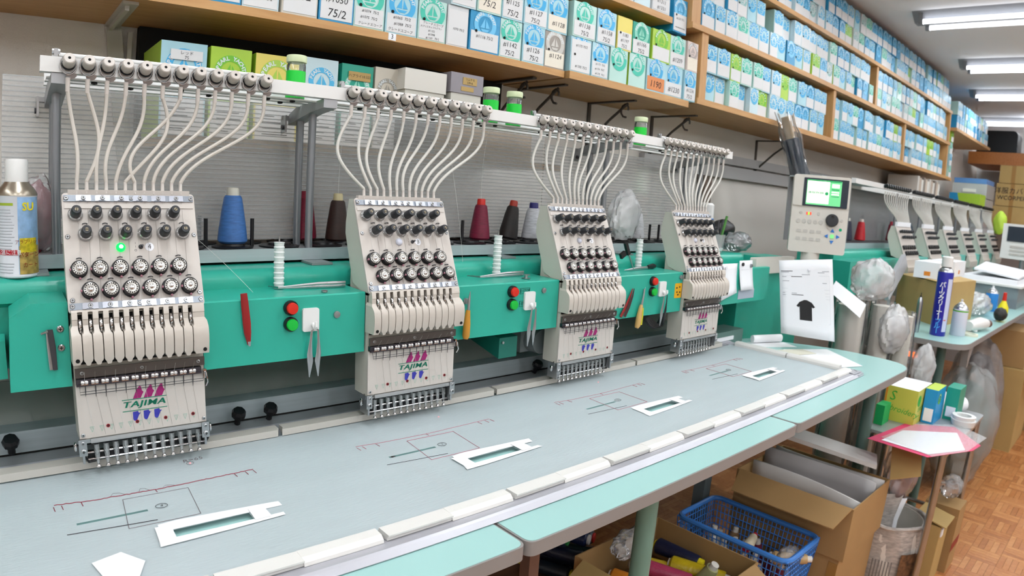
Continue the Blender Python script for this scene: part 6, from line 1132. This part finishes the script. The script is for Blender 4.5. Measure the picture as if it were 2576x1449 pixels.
# blue basket of spools
BB = mat('basket_blue', '3f7fcf', .35); T = Thing('basket', 'blue plastic mesh basket full of small thread spools', 'basket', (1.53, .81, .16)); x0, x1, y0, y1, zb, zt = 1.43, 1.645, .63, 1.0, .18, .36
T.part('rim', G().tube([(x, y, zt) for x, y in rrect(x1 - x0, y1 - y0, .03, 4, (x0 + x1) / 2, (y0 + y1) / 2)] + [(x, y, zt) for x, y in rrect(x1 - x0, y1 - y0, .03, 4, (x0 + x1) / 2, (y0 + y1) / 2)][:1], .0085, 8, False), BB); T.part('bottom', G().box(x0 + .015, x1 - .015, y0 + .015, y1 - .015, zb, zb + .004), BB, smooth=0)
def lattice(name, p0, p1, n, q0, q1):
    g = G(); p0, p1, q0, q1 = map(Vector, (p0, p1, q0, q1))
    for i in range(n + 1): g.tube([p0.lerp(p1, i / n), q0.lerp(q1, i / n)], .0018, 4)
    for j in range(9): a = j / 8; g.tube([p0.lerp(q0, a), p1.lerp(q1, a)], .0018, 4)
    T.part(name, g, BB)['kind'] = 'stuff'
e = .016
lattice('mesh_side', (x0, y0, zt), (x0, y1, zt), 26, (x0 + e, y0 + e, zb), (x0 + e, y1 - e, zb)); lattice('mesh_side', (x1, y0, zt), (x1, y1, zt), 26, (x1 - e, y0 + e, zb), (x1 - e, y1 - e, zb)); lattice('mesh_end', (x0, y0, zt), (x1, y0, zt), 15, (x0 + e, y0 + e, zb), (x1 - e, y0 + e, zb)); lattice('mesh_end', (x0, y1, zt), (x1, y1, zt), 15, (x0 + e, y1 - e, zb), (x1 - e, y1 - e, zb))
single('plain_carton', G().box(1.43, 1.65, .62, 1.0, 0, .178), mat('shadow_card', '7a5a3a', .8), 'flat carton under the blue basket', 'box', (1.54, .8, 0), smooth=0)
def spool(p, d, L, r, m, capm, label, group, ends=True, taper=.75):
    d = Vector(d).normalized(); T = Thing('thread_spool', label, 'thread spool', p, group); T.part('winding', G().lathe(p, d, [(r * .8, 0), (r, .006), (r * taper, L - .006), (r * taper * .9, L)], 18), m)
    if ends: T.part('end_cap', G().lathe(Vector(p) - d * .006, d, [(r * .62, 0), (r * .66, .001), (r * .66, .007)], 14), capm); T.part('core_tip', G().lathe(Vector(p) + d * L, d, [(r * .5, 0), (r * .46, .014), (r * .3, .015)], 14), capm)
    return T
def tm(c): return mat('thread_' + c, c, .35, bump=.3, bscale=150, vary=.2, vscale=14, coat=.1)
CW = mat('cap_white', 'd8d4cc', .5)
n = 0
for i in range(4):
    for j in range(6):
        c = ('c9c4ba', 'b9b2ae', 'd3cdbf', '9a7a58', 'c0b8a8', '6a1c34', 'd9d6d2', '3a3a48')[(i * 5 + j * 3) % 8]; x, y = x0 + .038 + i * .046, .69 + j * .052; n += 1
        spool((x, y, .192 + R.uniform(0, .004)), (R.uniform(-.12, .12), R.uniform(-.12, .12), 1), .062 + .03 * ((i + j) % 2), .018, tm(c), CW, '%s small spool standing in the blue basket, row %s from the table edge' % ({'c9c4ba': 'grey-white', 'b9b2ae': 'greyish', 'd3cdbf': 'cream', '9a7a58': 'tan', 'c0b8a8': 'beige', '6a1c34': 'dark red', 'd9d6d2': 'white', '3a3a48': 'slate'}[c], ordinal(j + 1)), 'spools in the blue basket')
spool((1.50, .705, .318), (.35, -.5, .05), .10, .020, tm('b99a6c'), CW, 'tan cone lying across the near end of the blue basket', 'spools in the blue basket'); spool((1.50, .79, .312), (.9, .2, .1), .07, .018, tm('d6cbb0'), mat('cap_red', 'b02030', .5), 'cream spool with a red end lying in the blue basket', 'spools in the blue basket')
single('plastic_bag', crumple((1.53, .67, .335), .05, .025, .016, 51, 20, 12, .3), FILM, 'small clear bag at the near end of the blue basket', 'plastic bag', (1.53, .67, .32))
# open carton of metallic cones
T = Thing('carton', 'open carton of coloured thread cones behind the green table leg', 'box', (1.22, .88, 0)); open_carton(T, 1.03, 1.40, .70, 1.05, .0, .345, CARD); T.part('flap', G().prism([(0, 0), (.30, 0), (.28, .14), (.02, .14)], (1.03, .72, .345), (0, 1, 0), (-.93, 0, -.36), (0, 0, 1), .003), CARD2, smooth=0); T.part('flap', G().prism([(0, 0), (.34, 0), (.32, .12), (.02, .12)], (1.04, .70, .345), (1, 0, 0), (0, -.93, -.36), (0, 0, 1), .003), CARD, smooth=0)
for p, d, L, r, c, cp, lb in (((1.20, .98, .29), (.35, -.9, -.02), .17, .026, 'a83a5a', 'd8d4cc', 'pink thread cone lying in the open carton'), ((1.14, 1.005, .262), (.35, -.9, -.02), .17, .024, 'c87a20', 'd8d4cc', 'orange thread cone lying in the open carton'), ((1.23, 1.01, .272), (.55, -.8, -.05), .15, .024, 'b59a28', 'd8d4cc', 'gold thread cone behind the pink cone'), ((1.30, .92, .275), (.35, -.9, .0), .16, .030, 'b8a018', 'd8d4cc', 'shiny yellow thread cone with a cream rim'), ((1.34, 1.0, .29), (.12, -.97, .0), .14, .025, '1a1f3a', 'e8d820', 'navy thread cone with a yellow end'), ((1.22, .85, .245), (.3, -.9, 0), .10, .024, '2a2a30', 'd8d4cc', 'black thread cone at the front of the open carton'), ((1.30, .82, .25), (.05, -.4, .9), .085, .026, 'a8a878', 'd8d4cc', 'olive thread cone standing in plastic in the open carton'), ((1.25, .78, .24), (.9, -.2, 0), .10, .022, '2fa048', 'd8d4cc', 'green-labelled spool at the front of the open carton')):
    spool(p, d, L, r, tm(c), mat('cap_' + cp, cp, .45), lb, 'cones in the open carton')
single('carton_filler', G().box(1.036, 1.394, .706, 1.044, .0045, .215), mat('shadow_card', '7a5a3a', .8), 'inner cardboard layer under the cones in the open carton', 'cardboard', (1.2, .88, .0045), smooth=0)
single('plastic_bag', crumple((1.20, 1.00, .345), .075, .035, .045, 52, 26, 16, .34), FILM, 'crumpled clear bag on top of the cones in the open carton', 'plastic bag', (1.2, 1.0, .30))
# lower shelf with dark cones in plastic, left of the leg
single('low_shelf', G().box(.50, 1.32, 1.07, 1.62, .17, .188), wood('low_shelf_wood', '5a3824', '70482e', .5), 'dark wooden low shelf under the table', 'shelf', (.8, 1.2, .17), smooth=0); single('teal_board', G().box(.98, 1.025, .80, .94, 0, .16), mat('teal_board', '0f6a5e', .5), 'teal board edge under the low shelf', 'board', (1.0, .87, 0), smooth=0)
k = 0
for p, c, cp, lb in (((1.11, 1.13, .214), '1a2430', 'd8c820', 'dark cone with a yellow end on the low shelf'), ((1.14, 1.115, .262), '1c2236', 'b02a44', 'navy cone with a crimson end on the low shelf'), ((1.245, 1.155, .214), '33484a', '1e8a3a', 'slate cone with a green end on the low shelf'), ((1.185, 1.14, .300), '1e2a4e', 'd8d6d2', 'navy cone with a white end on the low shelf'), ((1.255, 1.18, .264), '404850', 'c8302a', 'grey cone with a red end on the low shelf'), ((1.115, 1.16, .312), '22304a', '2a8a4a', 'navy cone with a green end high on the pile'), ((1.23, 1.19, .316), '6a6a70', 'd0ccc8', 'pale spool end at the top of the pile'), ((1.175, 1.15, .214), '2a3040', 'b8b4b0', 'dark cone in the middle of the low shelf')):
    spool(p, (-.42, .91, 0), .15, .0235, tm(c), mat('cap_' + cp, cp, .45), lb, 'cones on the low shelf')
# waste bin covered with newspaper
bx, by, br, bh = 2.130, .565, .122, .295
NEWS = mat('newsprint', 'b4aea8', .8, vary=.3, vscale=40, stretch=(1, 1, 3)); T = Thing('waste_bin', 'round bin wrapped in newspaper at the foot of the side table', 'bin', (bx, by, 0))
T.part('bin', G().lathe((bx, by, 0), ZU, [(br * .86, 0), (br, bh * .9), (br, bh), (br - .008, bh), (br * .80, .01)], 30, True, True), mat('bin_cream', 'd9d4cc', .5, vary=.05)); T.part('newspaper', G().grid(lambda u, v: (bx + (br * (.885 + .13 * v) + .004 + .004 * math.sin(u * 40 + 3 * v)) * math.cos(6.2832 * u), by + (br * (.885 + .13 * v) + .004 + .004 * math.sin(u * 40 + 3 * v)) * math.sin(6.2832 * u), bh * (.28 + .745 * v) + .004 * math.sin(u * 31)), 40, 8, True), NEWS, smooth=50); T.part('rolled_rim', G().tube([(bx + (br + .003) * math.cos(a), by + (br + .003) * math.sin(a), bh + .004 + .003 * math.sin(5 * a)) for a in [6.2832 * i / 30 for i in range(31)]], .007, 8, False), NEWS)
T.part('news_photo', G().grid(lambda u, v: (bx + (br * 1.0 + .010) * math.cos(3.9 + .75 * u), by + (br * 1.0 + .010) * math.sin(3.9 + .75 * u), .10 + .11 * v), 6, 2), mat('news_photo', '6a4a30', .7, vary=.6, vscale=60))
for i in range(7): T.part('news_column', G().grid(lambda u, v: (bx + (br * 1.0 + .010) * math.cos(3.2 + .08 * i + .03 * u), by + (br + .010) * math.sin(3.2 + .08 * i + .03 * u), .09 + .09 * v), 1, 1), mat('news_text', '6e6a68', .8))
for dx, dy, h, m, lb, rx in ((-.03, .0, .09, NEWS, 'grey newspaper sheet standing in the bin', .05), (.0, -.02, .07, PAPER, 'grey printed slip standing in the bin', .03), (.045, .015, .11, PAPER, 'white curled slip standing in the bin', .02)):
    o = single('waste_paper', G().grid(lambda u, v: (bx + dx + rx * (u - .5) * 2 * .6, by + dy - rx * (u - .5) + .01 * math.sin(4 * v), bh - .11 + (.11 + h) * v), 4, 4), m, lb, 'paper', (bx + dx, by + dy, bh - .1), smooth=50); o.modifiers.new('thick', 'SOLIDIFY').thickness = .0005
single('plastic_bag', crumple((2.17, .57, .44), .085, .06, .11, 54, 28, 18, .28), film('pink_film', 'd9c4cc', .4, .4, .15), 'pinkish clear bag hanging under the side table above the bin', 'plastic bag', (2.17, .57, .33)); single('leopard_mat', G().prism(rrect(.24, .16, .03, 3), (2.11, .50, .0004), (1, 0, 0), (0, 1, 0), (0, 0, 1), .0035), mat('mat_cream', 'cfc4c0', .8), 'cream mat under the newspaper bin', 'mat', (2.11, .5, 0)) if False else None
# boxes right of the bin
T = Thing('carton', 'small tan carton with a lid flap right of the waste bin', 'box', (2.36, .46, 0)); T.part('body', G().box(2.29, 2.42, .415, .52, 0, .24), CARD2, smooth=0); T.part('lid', G().prism([(0, 0), (.13, 0), (.13, .12), (0, .12)], (2.288, .398, .242), (1, 0, 0), (0, .96, .18), (0, 0, 1), .004), CARD2, smooth=0); T.part('paper_bit', G().box(2.30, 2.325, .410, .4145, .20, .23), PAPER, smooth=0)
T = Thing('carton', 'taller tan carton with a red stripe beside the open floor', 'box', (2.53, .46, 0)); T.part('body', G().box(2.445, 2.565, .39, .52, 0, .265), CARD, smooth=0); T.part('red_stripe', G().box(2.444, 2.566, .389, .3899, .09, .125), mat('stripe_red', '8a2a20', .6), smooth=0); single('plastic_bag', crumple((2.50, .45, .325), .055, .045, .05, 55, 22, 14, .3), FILM, 'clear bag on the tan carton with a red stripe', 'plastic bag', (2.5, .45, .267))
# big clear sacks and cartons along the aisle
for c, rr, z, s, m, lb in (((3.42, .62), (.26, .16), .33, 61, film('sack_clear', 'c4c8c8', .40, .18, .2), 'big clear sack of dark cloth on the floor under the second table'), ((3.98, .68), (.22, .15), .36, 62, film('sack_grey', 'b0aaaa', .42, .18, .2), 'tall clear sack behind the big sack')):
    T = Thing('clear_sack', lb, 'sack', (*c, 0)); T.part('bag', crumple((*c, z), rr[0], rr[1], z * .98, s, 34, 22, .25), m); T.part('cloth_inside', crumple((*c, z * .9), rr[0] * .8, rr[1] * .8, z * .8, s + 5, 26, 16, .2), mat('cloth_%d' % s, '2e5650' if s == 61 else '2a2a2e', .8))
for i, (b, z1, lb) in enumerate((((4.25, 4.75, .46, .80), .50, 'tan carton with open flaps by the aisle'), ((4.85, 5.35, .40, .78), .62, 'tall tan carton farther down the aisle'), ((4.30, 4.70, .48, .78), .72, 'carton stacked on the tan carton by the aisle'))):
    z0 = 0 if i < 2 else .503; T = Thing('carton', lb, 'box', (b[0], b[2], z0)); T.part('body', G().box(*b, z0, z1), CARD if i else CARD2, smooth=0); T.part('flap', G().prism([(0, 0), (b[1] - b[0], 0), (b[1] - b[0] - .03, .16), (.03, .16)], (b[0], b[2], z1), (1, 0, 0), (0, -.8, -.4), (0, 0, 1), .004), CARD2, smooth=0)
# ================================================================== far end of the room
T = Thing('end_shelf', 'orange-brown wooden shelf across the far wall', 'shelf', (8.0, .6, 1.97)); T.part('board', G().box(7.75, 8.58, -2.5, 1.70, 1.98, 2.0), wood('orange_wood', 'b06a30', 'c07c40', .45), smooth=0); T.part('fascia', G().box(7.72, 7.7495, -2.5, 1.70, 1.98, 2.11), wood('orange_wood', 'b06a30', 'c07c40', .45), smooth=0)
single('black_case', G().prism(rrect(.42, .36, .05, 3), (7.9, 1.45, 2.16 + .02), (0, 1, 0), ZU, (1, 0, 0), .3), BLACK, 'black case on the far shelf', 'case', (8.0, 1.45, 2.0)); single('white_carton', G().box(7.80, 8.2, .40, 1.18, 2.001, 2.38), PAPER, 'large pale box on the far shelf', 'box', (8.0, .8, 2.0), smooth=0); single('plastic_tube', G().tube([(7.76, 1.0, 2.13), (7.77, .55, 2.30)], .03, 10), FILMW, 'clear tube leaning on the far shelf', 'tube', (7.76, .8, 2.1))
for i, (y0, y1, z0, z1) in enumerate(((1.05, 1.32, 1.78, 1.96), (1.02, 1.34, 1.55, 1.775), (1.0, 1.36, 1.36, 1.545), (.55, .95, 1.36, 1.75))):
    T = Thing('carton', ('small tan carton at the top of the far stack', 'tan carton with dark lettering in the far stack', 'tan carton at the bottom of the far stack', 'tan carton right of the far stack')[i], 'box', (7.6, (y0 + y1) / 2, z0)); T.part('body', G().box(7.5, 7.9, y0, y1, z0, z1), CARD2, smooth=0); T.part('tape', G().box(7.4985, 7.5, (y0 + y1) / 2 - .02, (y0 + y1) / 2 + .02, z0, z1), mat('brown_tape', 'a07840', .3), smooth=0)
    if i == 1: letter(T, '洋服カバー', INK, (7.4975, 1.18, 1.70), (0, -1, 0), ZU, .07); letter(T, 'WCORPER', INK, (7.4975, 1.18, 1.63), (0, -1, 0), ZU, .06)
single('far_bench', G().box(7.4, 8.55, -1.5, 1.4, 1.32, 1.355), wood('orange_wood', 'b06a30', 'c07c40', .45), 'wooden far bench carrying the carton stack', 'shelf', (7.9, 0, 1.32), smooth=0)
for i in range(3): T = Thing('plastic_bin', ('top', 'middle', 'bottom')[i] + ' clear plastic drawer near the far end', 'drawers', (6.9, 1.5, 1.30 + .14 * (2 - i))); z = 1.30 + .14 * (2 - i); T.part('drawer', G().box(6.8, 7.2, 1.30, 1.62, z, z + .132), film('drawer_clear', 'dfe4ea', .6, .3, .2), smooth=0); T.part('pull', G().box(6.79, 6.8, 1.40, 1.52, z + .05, z + .08), WHITE, smooth=0)
single('cabinet_base', G().box(6.78, 7.22, 1.29, 1.64, 0, 1.298), mat('cabinet_grey', 'b9bcc0', .5), 'grey cabinet under the clear drawers', 'cabinet', (7, 1.45, 0), smooth=0); single('blue_tray', G().box(6.8, 7.2, 1.31, 1.61, 1.713, 1.76), mat('tray_blue', '5b8ac8', .4), 'blue tray on top of the clear drawers', 'tray', (7, 1.46, 1.713), smooth=0)
T = Thing('craft_box', 'blue and lime thread box on the second machine rack', 'box', (6.5, 1.4, 1.47)); T.part('body', G().box(6.45, 6.7, 1.285, 1.56, 1.478, 1.60), BM['lime'], smooth=0); T.part('blue_end', G().prism([(1.46, 1.478), (1.56, 1.478), (1.56, 1.60), (1.49, 1.60)], (6.4485, 0, 0), (0, 1, 0), ZU, PX, .0015), BM['blue'], smooth=0)
single('green_bag', crumple((6.5, 1.10, 1.36), .05, .06, .11, 71, 20, 14, .25), mat('bag_lime', 'b9d84a', .5), 'lime green and white bag at the end of the second machine rack', 'bag', (6.5, 1.1, 1.26)); single('white_bag', crumple((6.2, 1.60, 1.93), .08, .10, .16, 72, 24, 16, .25), mat('bag_white', 'd0d0d0', .5), 'white plastic bag hanging from the far thread shelf', 'bag', (6.2, 1.6, 1.7))
for i in range(4): thread_box(5.935, 6.02, 1.47, 1.70 + i * .10, .098, ('teal', 'pale', 'teal', 'lime')[i], ('lowest', 'second', 'third', 'top')[i] + ' box in the narrow pile past the shelving end', 'narrow pile of boxes', None, False)
single('pile_ledge', G().box(5.925, 6.04, 1.46, WY, 1.676, 1.699), PINE, 'small ledge under the narrow pile of boxes', 'shelf', (5.98, 1.6, 1.676), smooth=0)
T = Thing('control_box', 'white control box of a farther machine at the right edge', 'control panel', (5.9, .78, .83)); T.part('case', G().box(5.9, 6.0, .62, .97, 1.08, 1.36), WHITE, smooth=0); T.part('screen', G().box(5.894, 5.8995, .66, .93, 1.22, 1.34), NAVY, smooth=0); T.part('post', G().cyl((5.95, .8, .8305), (5.95, .8, 1.08), .02, n=12), POSTM)
for i in range(3): T.part('key_row', G().box(5.896, 5.8995, .68, .90, 1.11 + .03 * i, 1.125 + .03 * i), KEY, smooth=0)
# books and odds under the shelving, raceways on the wall
for i in range(12):
    x = 5.05 + i * .055; c = ('c9c4bc', 'b9a898', 'd8d6d0', '8a8078', 'c8b8a8', 'e0ded8')[i % 6]; single('binder', G().box(x, x + .048, 1.47, 1.70, 1.4785, 1.64 - .01 * (i % 3)), mat('binder_' + c, c, .6), '%s binder from the left in the row under the shelving' % ordinal(i + 1), 'binder', (x, 1.58, 1.478), 'binders under the shelving', smooth=0)
single('binder_board', G().box(4.9, 5.8, 1.44, WY, 1.46, 1.478), PINE2, 'board carrying the row of binders', 'shelf', (5.3, 1.6, 1.46), smooth=0)
for i, (z, h) in enumerate(((1.50, .045), (1.43, .06))): structure('trim_%d' % (i + 1), G().box(2.05, 5.0, WY - .03, WY - .001, z, z + h), mat('raceway_grey', 'b6b6b6', .5))
single('wall_panel', G().box(2.50, 2.56, 1.72, 1.765, 0.9, 1.42), mat('dark_post', '6a5a50', .6), 'dark upright board against the wall behind the control box', 'board', (2.97, 1.7, .9), smooth=0)
for i in range(6): single('small_bottle', G().lathe((3.05 + .07 * i, 1.36 + .03, 1.4705), ZU, [(.016, 0), (.016, .05), (.006, .06), (.006, .075)], 12), mat('oil_amber', 'a88a50', .3), '%s small amber bottle from the left on the second machine rack' % ordinal(i + 1), 'bottle', (3.05 + .07 * i, 1.39, 1.47), 'amber bottles') if False else None

single('foam_board', G().obox((1.925, .76, .545), Vector((.10, -.30, -.045)).normalized(), Vector((-.85, -.30, .0)).normalized(), Vector((0, 0, 1)), .165, .055, .007), FOAM, 'thick white foam board slanting across the open carton to the table leg', 'foam board', (1.985, .76, .5), smooth=0)
single('shade_backdrop', G().box(.2, 1.9, 1.64, 1.70, 0, .60), mat('backdrop_dark', '241c18', .8), 'dark crate standing in for the shadow under the table', 'backdrop', (1.0, 1.66, 0), smooth=0)  # dark sheet added to stand for the shade under the table
